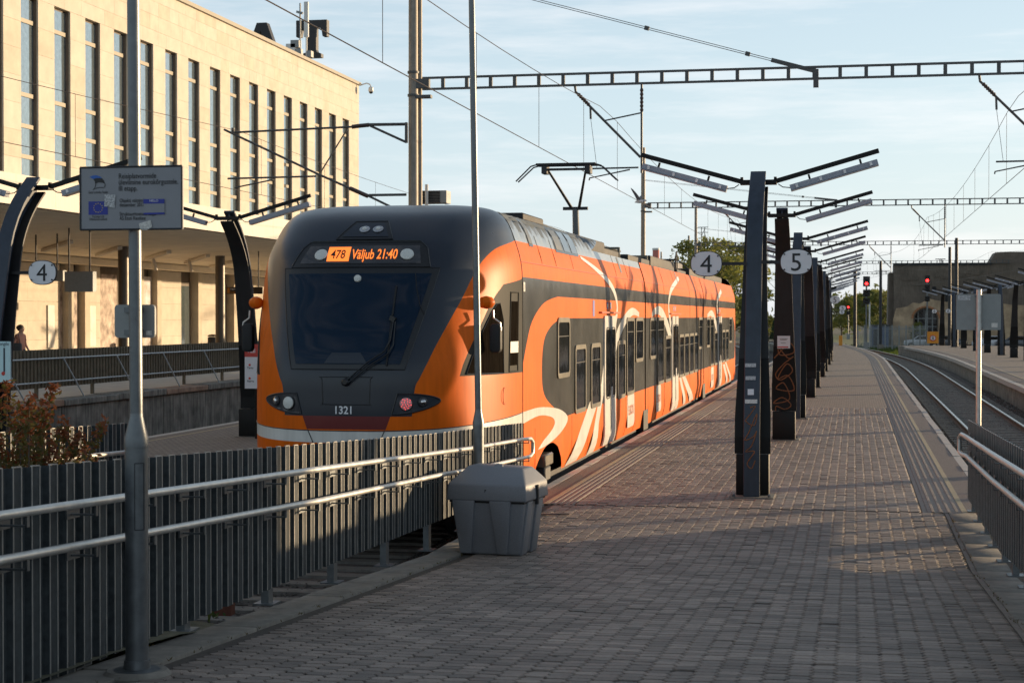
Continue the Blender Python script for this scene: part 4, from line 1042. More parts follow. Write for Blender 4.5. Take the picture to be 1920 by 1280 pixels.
stroke([(1222, 590), (1228, 583), (1235.6, 582), (1243, 591), (1252.5, 616), (1258, 640)], .10, .36)
stroke([(1272, 521), (1261, 538), (1256, 551), (1253.4, 570), (1254.4, 588), (1258, 612)], .10, .26)
stroke([(1326, 592), (1333, 587), (1339, 597), (1345, 622)], .10, .36); stroke([(1352, 545), (1345, 562), (1344.5, 578), (1346, 592)], .12, .3)
# logos
for (xa, ya, xb, yb) in ((1176, 752, 1189, 790), (1230, 732, 1239, 764), (1333, 696, 1338, 720)):
    c0 = shit(xa, (ya+yb)/2+4); c1 = shit(xb, (ya+yb)/2); zc_ = (shit(xa, ya)[1]+shit(xa, yb)[1])/2; wd = c1[0]-c0[0]; hh = wd*.62
    cy = (c0[0]+c1[0])/2
    lg = spatch([(cy+u, zc_+v) for u, v in rrect(wd, hh, .12)], .006, 'white_paint', 'logo_panel')
    text('ELRON', hh*.40, side(.010)(cy, zc_-.085), (0, 1, 0), (0, 0, 1), 'deep_orange', lg, align='CENTER', bold=.01, sx=.95)
# windows and doors along the side
def rr_side(y0, y1, z0, z1, r): return [((y0+y1)/2+u, (z0+z1)/2+v) for u, v in rrect(y1-y0, z1-z0, r)]
def frame_ring(outer, inner, o0, o1, m, name):
    b = MB(); n = len(outer); s0, s1 = side(o0), side(o1)
    b.v = [tuple(s0(*q)) for q in outer]+[tuple(s1(*q)) for q in outer]+[tuple(s1(*q)) for q in inner]+[tuple(s0(*q)) for q in inner]
    for i in range(n):
        j = (i+1) % n
        for k in range(3): b.f.append([k*n+i, k*n+j, (k+1)*n+j, (k+1)*n+i]); b.mi.append(0)
    return b.build(name, m, TR, smooth=True)
HI = (1.50, 2.44); LO = (.86, 1.99); TALL = (.87, 2.44)
WINS = [(1044, 1067, HI), (1077, 1097.5, LO), (1107, 1125, LO), (1157, 1171.5, LO), (1174, 1188, TALL), (1191, 1205, HI),
        (1218, 1230, HI), (1232, 1244, TALL), (1246.5, 1257, LO), (1273, 1281.7, LO), (1282.5, 1291, LO), (1292, 1300, LO), (1301, 1308.5, LO), (1309.3, 1316.5, HI),
        (1324, 1330.3, HI), (1331.2, 1337.6, TALL), (1339, 1344.5, LO), (1353.5, 1359, LO), (1360, 1365.5, LO), (1366.3, 1371.5, HI)]
for xa, xb, (z0, z1) in WINS:
    y0, y1 = shit(xa, 620)[0], shit(xb, 620)[0]; fr = .075
    W_ = frame_ring(rr_side(y0, y1, z0, z1, .12), rr_side(y0+fr, y1-fr, z0+fr, z1-fr, .07), .0, .022, 'window_frame', 'window')
    spatch(rr_side(y0+fr-.004, y1-fr+.004, z0+fr-.004, z1-fr+.004, .07), .008, 'glass_dark', 'pane', W_)
    spatch([(y0+fr, z1-.30), (y1-fr, z1-.30), (y1-fr, z1-.285), (y0+fr, z1-.285)], .012, 'glass_trim', 'window_bar', W_)
for xa, xb in ((1131.5, 1152.5), (1259, 1270.3), (1346, 1352)):
    y0, y1 = shit(xa, 620)[0], shit(xb, 620)[0]; ym = (y0+y1)/2
    for a, c in ((y0, ym-.012), (ym+.012, y1)):
        b = MB(); zz = [.10, .2, .3, .45, .8, 1.4, 2.0, 2.47]; s0 = side(.0); s1 = side(.028); m_ = len(zz)
        for f_, yy in ((s0, a), (s1, a), (s1, c), (s0, c)): b.v += [tuple(f_(yy, z)) for z in zz]
        for k in range(3):
            for i in range(m_-1): b.f.append([k*m_+i, k*m_+i+1, (k+1)*m_+i+1, (k+1)*m_+i]); b.mi.append(0)
        b.f.append([0, m_, 2*m_, 3*m_]); b.f.append([m_-1, 2*m_-1, 3*m_-1, 4*m_-1]); b.mi += [0, 0]
        D_ = b.build('door', 'white_paint', TR)
        wy0, wy1 = (a+.17, c-.10) if a == y0 else (a+.10, c-.17)
        spatch(rr_side(wy0, wy1, .98, 2.22, .12), .034, 'glass_dark', 'door_window', D_)
        frame_o = rr_side(wy0-.03, wy1+.03, .95, 2.25, .14)
        b = MB(); b.tube([side(.03)(*p_) for p_ in frame_o]+[side(.03)(*frame_o[0])], .012, 6, False); b.build('window_seal', 'glass_trim', D_)
    b = MB(); b.tube([side(.03)(ym, z) for z in rng(.1, 2.47, .3)], .012, 6); b.build('door_seal', 'glass_trim', TR)
    b = MB(); b.bar(side(.03)(y0-.55, 2.53), side(.03)(y1+.45, 2.53), .05, .03); b.build('rain_gutter', 'deep_orange', TR)
    for k, dy in enumerate((-.35, .05)):
        spatch([(ym+dy, 2.60), (ym+dy+.20, 2.60), (ym+dy+.20, 2.72), (ym+dy, 2.72)], .006, 'sign_blue', 'door_notice')
        spatch([(ym+dy+.04, 2.63), (ym+dy+.16, 2.63), (ym+dy+.16, 2.69), (ym+dy+.04, 2.69)], .009, 'white_paint', 'door_notice')
    spatch([(ym-.02, .72), (ym+.22, .72), (ym+.22, 1.15), (ym-.02, 1.15)], .038, 'sticker_torn', 'door_sticker')
yq = shit(1111, 580)[0]; spatch([(yq, 2.46), (yq+.22, 2.46), (yq+.22, 2.74), (yq, 2.74)], .006, 'sign_blue', 'flag_sticker')
yq = shit(981, 540)[0]; q1 = spatch([(yq, 2.80), (yq+.12, 2.80), (yq+.12, 2.93), (yq, 2.93)], .006, 'white_paint', 'class_plate'); text('1', .11, side(.009)(yq+.03, 2.825), (0, 1, 0), (0, 0, 1), 'sign_black', q1)
# cab flank windows: a sharp triangle on the nose and a slim upright one
tri = [nhit(*q) for q in ((874, 701), (887, 664), (904, 622), (920, 588), (931, 570))]
tri = [t for t in tri if t]+[(x2p(1.0, 1), 1)][:0]
last = tri[-1]
tp = tri+[(min(.995, last[0]+.03), last[1]+.01), (nhit(943, 600) or (.96, 2.2)), (nhit(944, 699) or (.96, 1.6))]
for sg in (1, -1):
    CW = npatch(dens([(p*sg, z) for p, z in tp], .06), .006, 'cab_glass', 'cab_window'); ring(dens([(p*sg, z) for p, z in tp], .06), .008, None, .006, 'glass_trim', 'gasket', CW)
y0, y1 = SEAM-.0, 0
h0, h1 = nhit(957, 600), nhit(971, 600)
if h0 and h1:
    ua, ub = h0[0], min(.999, h1[0])
    CS = npatch(dens([(ua, 1.80), (ub, 1.80), (ub, 2.66), (ua, 2.66)], .06), .008, 'cab_glass', 'cab_window'); ring(dens([(ua-.004, 1.72), (ub, 1.72), (ub, 2.78), (ua-.004, 2.78)], .06), .010, None, .004, 'cab_dark', 'window_surround', CS)
    npatch(dens([(ua, 1.97), (ub, 1.97), (ub, 2.12), (ua, 2.12)], .06), .012, 'sticker', 'window_notice', CS)
b = MB(); q = side(.003)(shit(947, 742)[0], shit(947, 742)[1]); h = nhit(946, 742)
q = nose_o(.003)(*h) if h else q
b.tube([q+Vector((0, .10*math.cos(t*.3142), .11*math.sin(t*.3142))) for t in range(21)], .005, 6); b.build('filler_flap', 'deep_orange', TR)
# roof slots in the shroud
for xa, xb, ya, yb in ((985, 997, 424, 466), (1030, 1075, 428, 478)):
    y0 = shit(xa, 440)[0]; y1 = shit(xb, 455)[0]
    g = spatch([(y0, 3.46), (y1, 3.46), (y1, 3.86), (y0, 3.86)], .006, 'dark_paint', 'roof_grille')
    k = 1 if xb-xa < 20 else 3
    for i in range(k):
        a = y0+(y1-y0)*(i+.12)/k; c = y0+(y1-y0)*(i+.88)/k; spatch([(a, 3.50), (c, 3.50), (c, 3.82), (a, 3.82)], .010, 'lamp_glass' if i else 'window_frame', 'grille_pane', g)
for px in (1160, 1258, 1338):
    y0 = shit(px, 500)[0]; spatch([(y0, 3.32), (y0+.22, 3.32), (y0+.22, DECK-.01), (y0, DECK-.01)], .006, 'window_frame', 'roof_slot')
# roof equipment
def rbox(y0, y1, x0, x1, z1, m='train_black', name='roof_equipment', z0=DECK-.012):
    b = MB(); b.box(TX+x0, TX+x1, y0, y1, z0, z1); bevel(b.build(name, m, TR), .03, 2)
Ye = shr1[0][0]
rbox(Ye+.6, Y1-3.2, -1.25, 1.30, DECK+.30); rbox(Y1-2.7, Y1-.5, -1.2, 1.22, DECK+.22); rbox(Ye+1.6, Ye+3.0, -.9, .9, DECK+.42, 'dark_steel')
rbox(Y1+.5, Y1+4.5, -1.3, 1.30, DECK+.20); rbox(Y1+5.2, Y2-4.0, -1.2, 1.25, DECK+.34); rbox(Y2-3.5, Y2-.6, -1.2, 1.25, DECK+.18)
rbox(Y2+.6, shr3[0]-.3, -1.2, 1.25, DECK+.30); rbox(Y2+2.0, Y2+4.0, -.7, .7, DECK+.55, 'dark_steel')
for yy in (Y1-3.05, Y1-.35, Y1+4.75, Y2-3.8):
    b = MB(); b.bar((TX+1.2, yy, DECK), (TX+1.2, yy, DECK+.32), .06, .05); b.bar((TX-1.2, yy, DECK+.30), (TX+1.2, yy, DECK+.30), .05, .05); b.build('roof_bracket', 'window_frame', TR)
b = MB(); b.tube([(TX+.6, Ye+.3, DECK+.5), (TX+.6, Y1-1, DECK+.42), (TX+.5, Y1+5, DECK+.44)], .03, 8); b.build('roof_cable', 'window_frame', TR, smooth=True)
b = MB(); b.box(TX-.1, TX+1.1, shit(925, 390)[0]+.6, shit(925, 390)[0]+2.4, 3.97, 4.09); bevel(b.build('roof_vent', 'train_black', TR), .02, 1)
b = MB(); b.tube([(TX+.9, shit(1285, 500)[0], DECK), (TX+.9, shit(1285, 500)[0], DECK+.62), (TX+.9, shit(1285, 500)[0]+.22, DECK+.80), (TX+.9, shit(1285, 500)[0]+.45, DECK+.62), (TX+.9, shit(1285, 500)[0]+.45, DECK+.1)], .02, 8); b.build('roof_hoop', 'train_black', TR, smooth=True)
# pantographs
def panto(yb, zh, up=True):
    yc = P(1063, 308, X=TX).y if up else yb; hz = P(1063, 309, X=TX).z if up else DECK+.62
    r = MB(); r.box(TX-.55, TX+.55, yb-.4, yb+.5, DECK+.2, DECK+.32); PT = r.build('pantograph', 'dark_steel', TR)
    k = P(1079, 391, Y=yc+.6) if up else Vector((TX, yb-1.0, DECK+.5))
    b = MB(); b.tube([(TX+.05, yb, DECK+.3), k], [.085, .07], 10); b.build('lower_arm', 'roof_grey', PT, smooth=True)
    for s in (-1, 1):
        b = MB(); b.tube([k+Vector((s*.08, 0, 0)), (TX+s*.42, yc, hz-.12)], [.035, .025], 8); b.build('upper_arm', 'dark_steel', PT, smooth=True)
    b = MB(); b.bar(k-Vector((.28, 0, 0)), k+Vector((.28, 0, 0)), .07, .07); b.build('knee', 'dark_steel', PT)
    for dy in (-.16, .16):
        b = MB(); b.bar((TX-.66, yc+dy, hz), (TX+.66, yc+dy, hz), .07, .05); b.build('contact_strip', 'train_black', PT)
        for s in (-1, 1):
            b = MB(); b.tube([(TX+s*.64, yc+dy, hz), (TX+s*.78, yc+dy, hz-.04), (TX+s*1.12, yc+dy*.8, hz-.36)], .016, 8); b.build('horn', 'dark_steel', PT, smooth=True)
    b = MB(); b.bar((TX-.5, yc, hz-.1), (TX+.5, yc, hz-.1), .07, .05)
    for s in (-1, 1): b.box(TX+s*.48-.06, TX+s*.48+.06, yc-.18, yc+.18, hz-.2, hz-.03)
    b.build('collector_head', 'dark_steel', PT)
panto(P(1073, 434, X=TX).y+.3, 0, True); panto(P(1228, 490, X=TX).y, 0, False)
# mirrors
def mirror_arm(h, s):
    m = MB(); q = nose_o(.0)(*h); n = nose_n(*h); n = n if n.x*s > 0 else -n; o = q+n*.06
    m.lathe([(.03, -.10), (.07, -.07), (.085, 0), (.07, .07), (.025, .11)], o+Vector((s*.03, 0, 0)), 16, (s*.8, .6, 0)); M_ = m.build('mirror', 'orange', TR, smooth=True)
    a = o+Vector((s*.12, .0, -.1))
    b = MB(); b.tube([a, a+Vector((s*.005, 0, -.10)), a+Vector((s*.09, .0, -.16)), a+Vector((s*.10, 0, -.26))], .012, 8); b.build('mirror_arm', 'galv_pipe', M_, smooth=True)
    b = MB(); c = a+Vector((s*.03, .02, -.36)); b.prism([c+Vector((u, -.06, v)) for u, v in rrect(.155, .38, .06)], (0, .12, 0)); bevel(b.build('mirror_head', 'train_black', M_), .03, 2)
mh = nhit(903, 568); mirror_arm((mh[0]*.985, mh[1]), 1); mirror_arm((-mh[0], mh[1]), -1)
# leading bogie seen in the wheel arch, skirt cut, step
b = MB(); b.box(TX-1.4, TX+1.25, ARCH[0][0]-.6, ARCH[-1][0]+.6, .0, .9); b.build('wheel_housing', 'train_black', TR)
q = side(.02)(shit(1022, 845)[0], .42); b = MB(); b.box(q.x-.3, q.x+.05, q.y-.35, q.y+.30, .26, .44); bevel(b.build('step_box', 'window_frame', TR), .02, 1)
b = MB(); b.box(q.x-.2, q.x+.03, q.y-.25, q.y+.2, .03, .26); bevel(b.build('bogie_box', 'dark_steel', TR), .03, 1)
for y in (TY+2.6, TY+4.9, Y1-1.2, Y1+1.2, Y2-1.2, Y2+1.2):
    for s in (-1, 1):
        b = MB(); b.lathe([(.44, -.07), (.44, .04), (.38, .05), (.12, .06)], (TX+s*.795, y, -.12), 24, (s, 0, 0)); b.build('wheel', 'dark_steel', TR, smooth=True)
b = MB(); b.box(TX-.22, TX+.22, TY+.05, TY+.7, .2, .62); b.build('coupler_cover', 'mask_paint', TR)
# ------------------------------------------------------------------ curved platform lamp posts
def lean(z): return .20*max(0, z-.8)**1.15+.60*(max(0, z-3.25)/1.17)**2.3
def zf_dir(z): return 0
def curved_plate(b, w_of, y_off, th, z0, z1, n=22, cx=0):
    vs = []; zs = [z0+(z1-z0)*i/n for i in range(n+1)]
    for z in zs:
        e = .02; dy = (lean(z+e)-lean(z-e))/(2*e); t = Vector((0, dy, 1)).normalized(); nn = Vector((0, 1, -dy)).normalized()
        w0, w1 = w_of(z); c = Vector((0, lean(z), z))
        for (x, o) in ((w0, y_off), (w1, y_off), (w1, y_off+th), (w0, y_off+th)): vs.append(c+nn*o+Vector((x+cx, 0, 0)))
    fs = []
    for i in range(n):
        for k in range(4): k2 = (k+1) % 4; fs.append((i*4+k, i*4+k2, i*4+4+k2, i*4+4+k))
    fs.append((3, 2, 1, 0)); fs.append(tuple(n*4+k for k in range(4)))
    b.add(vs, fs)
ZT = 4.42
wing = [(.0, .235), (.56, .235), (.57, .245), (1.1, .245), (1.9, .205), (2.6, .18), (3.6, .155), (4.4, .135)]
def lamp_post(loc, rz, label, group, first=None):
    if first:
        r = copy_tree(first); r.location = loc; r.rotation_euler = (0, 0, rz); tag(r, label, 'lamp post', group); return r
    T = empty('platform_lamp_post', (0, 0, 0), label, 'lamp post', group)
    b = MB(); curved_plate(b, lambda z: (-.11, .11), -.16, .05, .012, ZT); bevel(b.build('flange', 'post_paint', T), .006, 1)
    b = MB(); curved_plate(b, lambda z: (-.012, .012), -.11, .20, .012, ZT-.02); b.build('web', 'post_paint', T)
    b = MB(); curved_plate(b, lambda z: (-interp(wing, z), interp(wing, z)), .09, .03, 1.9, ZT-.01); b.build('back_sheet', 'post_sheet', T)
    b = MB(); curved_plate(b, lambda z: (-interp(wing, z), interp(wing, z)), .09, .03, .575, 1.897); b.build('lower_sheet', 'post_black', T)
    b = MB(); b.box(-.225, .225, .06, .30, .012, .57); bevel(b.build('foot_cover', 'post_black', T), .012, 2)
    b = MB(); b.box(-.30, .30, -.27, .36, 0.0, .012); bp_ = b.build('base_plate', 'concrete', T)
    for sx in (-.24, .24):
        b = MB(); b.lathe([(.022, .012), (.022, .04), (.012, .055)], (sx, -.2, 0), 6); b.build('bolt', 'galv', bp_)
    yt = lean(ZT)-.02
    b = MB(); b.box(-.26, .26, yt-.10, yt+.09, ZT-.06, ZT+.005)
    for s in (-1, 1): b.box(s*.24-.02, s*.24+.02, yt-.03, yt+.03, ZT+.007, ZT+.05)
    b.build('head_bracket', 'post_black', T)
    for s in (-1, 1):
        a = Vector((s*.22, yt, ZT-.02)); c = Vector((s*1.70, yt, ZT+.40)); d = (c-a).normalized()
        b = MB(); b.bar(a, c, .06, .065); A = b.build('arm', 'post_black', T)
        n = Vector((0, 1, 0)).cross(d); n = n if n.z < 0 else -n
        a2 = a+d*.20+n*.15; c2 = a2+d*1.28
        b = MB(); b.bar(a2, c2, .13, .075); b.bar(a2-d*.0+n*.05, c2+n*.05, .17, .012); L = b.build('luminaire', 'luminaire', T)
        for t in (.10, .45, .80, 1.18):
            q = a2+d*t; b = MB(); b.bar(q+Vector((0, -.072, 0))-n*.02, q+Vector((0, -.072, 0))+n*.03, .02, .035); b.build('clip', 'clip_white', L)
        for t in (.3, 1.05):
            q = a2+d*t; b = MB(); b.bar(q-n*.035, q-n*.11, .03, .03); b.build('hanger', 'post_black', L)
        b = MB(); b.tube([a+d*.05+n*.05, a+d*.10+n*.11, a2], .008, 6); b.build('cable', 'post_black', A)
    T.location = loc; T.rotation_euler = (0, 0, rz); return T
A0 = P(1408, 934, Z=0); B0 = P(1470, 823, Z=0)
XP = A0.x; YA = A0.y+.27; YBp = B0.y+.0
GRP = 'curved lamp posts down the middle of the near platform'
names = ['nearest curved steel lamp post, between the oval signs 4 and 5', 'second curved lamp post, with an orange scrawl and white notice on its back', 'third curved lamp post, behind the oval sign 5', 'fourth curved lamp post of the platform row']
first = lamp_post((XP, YA, 0), 0, names[0], GRP)
posts = [first]
k = 0
for i in range(1, 16):
    k = i//2; y = (YA+18.2*k) if i % 2 == 0 else (B0.y+18.2*k)
    lb = names[i] if i < 4 else ['fifth', 'sixth', 'seventh', 'eighth', 'ninth', 'tenth', 'eleventh', 'twelfth', 'thirteenth', 'fourteenth', 'fifteenth', 'last'][i-4]+' curved lamp post counted away from the viewer'
    posts.append(lamp_post((XP+curve_off(y), y, 0), 0 if i % 2 == 0 else math.pi, lb, GRP, first))
# far-side platform row
GL = 'curved lamp posts on the platform beyond the train'
LX_ = -12.1; yl = P(-22, 760, X=LX_).y; yl2 = P(470, 800, X=LX_).y
lamp_post((LX_, yl, 0), 0, 'curved lamp post at the left edge carrying an oval number 4', GL, first)
lamp_post((LX_, yl2+.2, 0), math.pi, 'curved lamp post just left of the train nose', GL, first)
for i in range(2, 9):
    k = i//2; y = (yl+18.2*k) if i % 2 == 0 else (yl2+18.2*k)
    lamp_post((LX_, y, 0), 0 if i % 2 == 0 else math.pi, 'curved lamp post on the far platform standing behind the train', GL+', behind it', first)
# right platform row (its near posts stand outside the frame and throw their shadows across the paving)
GR = 'curved lamp posts on the right-hand platform'
rp_ = [P(1900.6, 670.4, Z=0), P(1877.7, 666, Z=0), P(1851, 661, Z=0), P(1830.7, 658, Z=0), P(1806.8, 652.7, Z=0), P(1789, 650.6, Z=0), P(1766, 647.5, Z=0)]
lbl = ['rightmost curved lamp post on the right-hand platform', 'blue-edged curved lamp post right of the grey sign panel', 'curved lamp post just behind the grey sign panel, right half', 'slim curved lamp post behind the sign pole', 'curved lamp post left of the sign pole, below the panel', 'curved lamp post at the left edge of the grey sign panel', 'last curved lamp post of the right platform, painted teal below']
for i, p in enumerate(rp_): lamp_post((p.x, p.y, 0), 0 if i % 2 == 1 else math.pi, lbl[i], GR, first)
y = rp_[0].y; i = 0
while y > 32:
    y -= 7.2 if i % 2 == 0 else 11.0; i += 1
    lamp_post((9.6, y, 0), 0 if i % 2 == 1 else math.pi, 'curved lamp post outside the right edge of the view', GR+', out of view', first)
# oval number signs
def oval(px, py, Y, xpost, num, label, w_=.42, h_=.335, grp='oval platform number signs'):
    c = P(px, py, Y=Y); T = empty('platform_number_sign', c, label, 'sign', grp)
    pl = [Vector((c.x+w_/2*math.copysign(abs(math.cos(t))**.8, math.cos(t)), c.y-.02, c.z+h_/2*math.copysign(abs(math.sin(t))**.85, math.sin(t)))) for t in [2*math.pi*k/40 for k in range(40)]]
    MB().prism(pl, (0, .04, 0)).build('panel', 'sign_white', T)
    b = MB(); b.tube([q+Vector((0, .02, 0)) for q in pl]+[pl[0]+Vector((0, .02, 0))], .012, 6, False); b.build('rim', 'dark_steel', T)
    text(num, .35, (c.x, c.y-.024, c.z-.122), (1, 0, 0), (0, 0, 1), 'sign_black', T, 'numeral', 'CENTER')
    s = 1 if xpost > c.x else -1
    b = MB(); b.bar((c.x+s*w_/2, c.y+.01, c.z), (xpost-s*.10, c.y+.01, c.z), .03, .045); b.build('bracket', 'post_sheet', T)
    for a in (40, 140, 220, 320):
        q = Vector((c.x+w_*.5*math.cos(R(a)), c.y-.03, c.z+h_*.49*math.sin(R(a)))); b = MB(); b.lathe([(.012, 0), (.012, .012)], q, 8, (0, -1, 0)); b.build('stud', 'sign_black', T)
oval(1324.5, 494.5, YA+.35, XP, '4', 'oval white sign with a black 4 beside the nearest lamp post')
oval(1493, 491, YA+.35, XP, '5', 'large oval white sign with a black 5')
oval(80, 511, yl+.5, LX_, '4', 'oval white sign with a black 4 at the left edge')
yy = 70.0
oval(1565.5, 562, posts[6].location.y+.5, posts[6].location.x, '5', 'middle-sized oval sign with a 5 farther down the platform')
oval(1580, 577.5, posts[10].location.y+.5, posts[10].location.x, '5', 'small upper oval sign with a 5 far down the platform')
oval(1578.5, 585, posts[13].location.y+.5, posts[13].location.x, '5', 'tiny lower oval sign with a 5 far down the platform')
oval(1752, 583.5, rp_[6].y+.4, rp_[6].x, '6', 'small oval sign left of the teal-painted far post')
oval(1777.8, 583, rp_[6].y+.4, rp_[6].x, '6', 'small oval sign right of the teal-painted far post')
# graffiti, notices and stickers on the two nearest posts
def scrawl(pts, Y, r, parent, zo=0):
    c = cr2(pts, 6); b = MB(); b.tube([PL_(x, y, Y, zo) for x, y in c], r, 6); return b.build('graffiti', 'graffiti', parent)
def PL_(x, y, Y, zo):
    q = P(x, y, Y=Y)
    for _ in range(6): q = P(x, y, Y=Y+zo*lean(max(0, q.z)))
    return q
def on_post(o, post):
    pass
p1Y = YA-.163
def world_part(post, fn):
    o = fn(); o.parent = post; o.location = (0, 0, 0)
    m = Matrix.Translation(post.location) @ Matrix.Rotation(post.rotation_euler.z, 4, 'Z'); inv = m.inverted()
    for v in o.data.vertices: v.co = inv @ v.co
    return o
def s2(pts, sx, ox, oy): return [(ox+x/sx, oy+y/sx) for x, y in pts]
g1 = s2([(170, 600), (205, 590), (175, 640), (140, 690), (200, 720), (215, 640), (165, 760), (135, 820), (190, 800), (215, 760), (180, 860), (140, 900), (200, 900), (150, 980), (180, 1015), (205, 960)], 3.655, 1360, 600)
world_part(first, lambda: scrawl(g1, p1Y, .008, None, 1))
P2 = posts[1]; p2Y = P2.location.y-.123
g2 = s2([(335, 260), (440, 160), (470, 220), (380, 240), (365, 190), (430, 260), (465, 250), (400, 300), (345, 370), (380, 410), (460, 350), (420, 300), (360, 400), (430, 380), (470, 480), (350, 470), (400, 430), (440, 540), (330, 570), (390, 530), (450, 580), (410, 610), (350, 590), (345, 625)], 3.655, 1360, 600)
world_part(P2, lambda: scrawl(g2, p2Y, .012, None, -1))
def quad(px0, py0, px1, py1, Y, m, name, th=.003):
    zo = 1 if Y < P2.location.y-3 else -1; off = Vector((0, -th-.012, 0))
    return MB().prism([PL_(*p_, Y, zo)+off for p_ in ((px0, py1), (px1, py1), (px1, py0), (px0, py0))], (0, .01, 0)).build(name, m)
world_part(P2, lambda: quad(1457.5, 629.5, 1481.5, 653, p2Y, 'sign_white', 'notice'))
world_part(P2, lambda: quad(1458, 649.5, 1478, 651.5, p2Y-.006, 'sign_red', 'notice_band'))
for i, yy in enumerate((634.5, 636.5, 642)):
    world_part(P2, lambda: quad(1462+i, yy, 1477-i*2, yy+.7, p2Y-.006, 'sign_black', 'notice_text'))
for (x0, y0, x1, y1, m) in ((1397, 681, 1417.5, 688, 'sticker_torn'), (1398, 705, 1417, 712, 'sticker_torn'), (1402, 729, 1413.5, 740, 'sign_white'), (1397, 748.5, 1420, 756, 'sticker')):
    world_part(first, lambda: quad(x0, y0, x1, y1, p1Y, m, 'sticker'))
# teal paint on the far right post
pt = rp_[6]

# ------------------------------------------------------------------ lamp poles and sign boards by the fences
def pole(base, label, lean_x, r0, r1, hsplit, htop, foot):
    T = empty('lamp_pole', base, label, 'lamp pole', 'galvanised lamp poles by the left fence')
    b = MB(); b.tube([base+Vector((0, 0, 0)), base+Vector((0, 0, hsplit))], r0, 28); b.build('lower_tube', 'galv', T, smooth=True)
    b = MB(); b.tube([base+Vector((0, 0, hsplit)), base+Vector((0, 0, hsplit+.05)), base+Vector((0, 0, hsplit+.17)), base+Vector((0, 0, hsplit+.19))], [r0*1.05, r0*1.05, r1*1.04, r1], 28); b.build('collar', 'galv', T, smooth=True)
    b = MB(); b.tube([base+Vector((0, 0, hsplit+.18)), base+Vector((lean_x, 0, htop))], [r1, r1*.9], 28); b.build('upper_tube', 'galv', T, smooth=True)
    if foot:
        b = MB(); b.lathe([(.19, -.35), (.19, -.03), (.165, -.005)], base, 32); b.build('concrete_foot', 'concrete', T, smooth=True)
        b = MB(); b.lathe([(.13, -.02), (.13, -.004), (.075, .004), (.072, .05)], base, 28); b.build('base_flange', 'galv', T, smooth=True)
        b = MB(); pl = [(math.cos(t)*r0*1.012, math.sin(t)*r0*1.012) for t in [R(-75+8*k) for k in range(7)]]
        for z in (.78, 1.15): b.tube([base+Vector((x, y, z)) for x, y in pl], .003, 5)
        for q in (pl[0], pl[-1]): b.tube([base+Vector((q[0], q[1], .78)), base+Vector((q[0], q[1], 1.15))], .003, 5)
        b.build('hatch_seam', 'dark_steel', T)
    return T
pb = P(257, 1252, X=-3.92); pb.z = P(257, 1252, X=-3.92).z
r_ = (P(277, 1000, Y=pb.y)-P(237, 1000, Y=pb.y)).x/2; r2 = (P(261, 200, Y=pb.y)-P(238, 200, Y=pb.y)).x/2
pole(pb, 'thick galvanised lamp pole in a concrete foot, carrying the white board', -.02, r_, r2, P(257, 838, Y=pb.y).z-pb.z, 6.0, True)
pb2 = P(897, 930, X=-3.95); pb2 = Vector((pb2.x, pb2.y, 0)); Yp2 = pb2.y
pole(Vector((P(897, 860, Y=Yp2).x, Yp2, 0)), 'slender leaning lamp pole rising behind the grit bin', P(881, 0, Y=Yp2).x-P(897, 860, Y=Yp2).x, .0585, .036, P(897, 800, Y=Yp2).z, P(880, -3, Y=Yp2).z+1.2, False)
# white information board on the near pole
Yb = pb.y-r2-.035
c0, c1 = P(151, 431, Y=Yb), P(341, 311, Y=Yb); SB = empty('information_board', ((c0.x+c1.x)/2, Yb, c0.z), 'white information board with black lettering and a blue star flag on the pole', 'sign')
tilt = .012
o = MB().box(c0.x, c1.x, Yb, Yb+.022, c0.z, c1.z).build('panel', 'board_white', SB)
b = MB(); z0_, z1_ = c0.z, c1.z
for a_, b_ in (((c0.x, z0_), (c1.x, z0_)), ((c1.x, z0_), (c1.x, z1_)), ((c1.x, z1_), (c0.x, z1_)), ((c0.x, z1_), (c0.x, z0_))):
    b.tube([(a_[0], Yb, a_[1]), (b_[0], Yb, b_[1])], .0055, 8)
b.build('frame', 'dark_steel', SB)
def bt(px, py, s, body, bold=.0, wpx=60, m='sign_black', al='LEFT'):
    q = P(px, py, Y=Yb-.003); bpy.data.objects.remove(text(body, s, q, (1, 0, 0), (0, 0, 1), m, None, 'probe', align=al, bold=bold))
    xs = [v.x for v in TXT[(body, al, bold)][0]]; sx = (P(px+wpx, py, Y=Yb).x-P(px, py, Y=Yb).x)/((max(xs)-min(xs))*s); text(body, s, q, (1, 0, 0), (0, 0, 1), m, SB, align=al, bold=bold, sx=sx)
S1 = .0405
bt(222, 335, S1, 'Reisiplatvormide', .008, 70); bt(222, 346.5, S1, 'üleviimine eurokõrgustele.', .008, 111); bt(222, 358, S1, 'III etapp.', .008, 35)
bt(224, 379.5, S1*.72, 'Objekti valmimi', .008, 45); bt(224, 387.5, S1*.72, 'detsember 2012', .008, 46); bt(224, 404.5, S1*.72, 'Struktuuritoetuse saaja:', .008, 68); bt(224, 412.5, S1*.72, 'AS Eesti Raudtee', .008, 49)
bt(166, 363, S1*.52, 'Eesti tuleviku heaks', .004, 36); bt(184, 408, S1*.5, 'Euroopa Liit', .004, 22, 'sign_black', 'CENTER'); bt(184, 413, S1*.5, 'Ühtekuuluvusfond', .004, 33, 'sign_black', 'CENTER')
def bq(pts, m, name, dy=.002):
    v = [P(x, y, Y=Yb-dy) for x, y in pts]; b = MB(); b.add(v, [tuple(range(len(v)))]); return b.build(name, m, SB)
def cs(pts): return [(140+x/9.143, 300+y/9.143) for x, y in pts]
bq(cs([(252, 295), (310, 268), (370, 262), (430, 282), (470, 315), (420, 310), (360, 312), (320, 330), (290, 312)]), 'flag_blue', 'emblem')
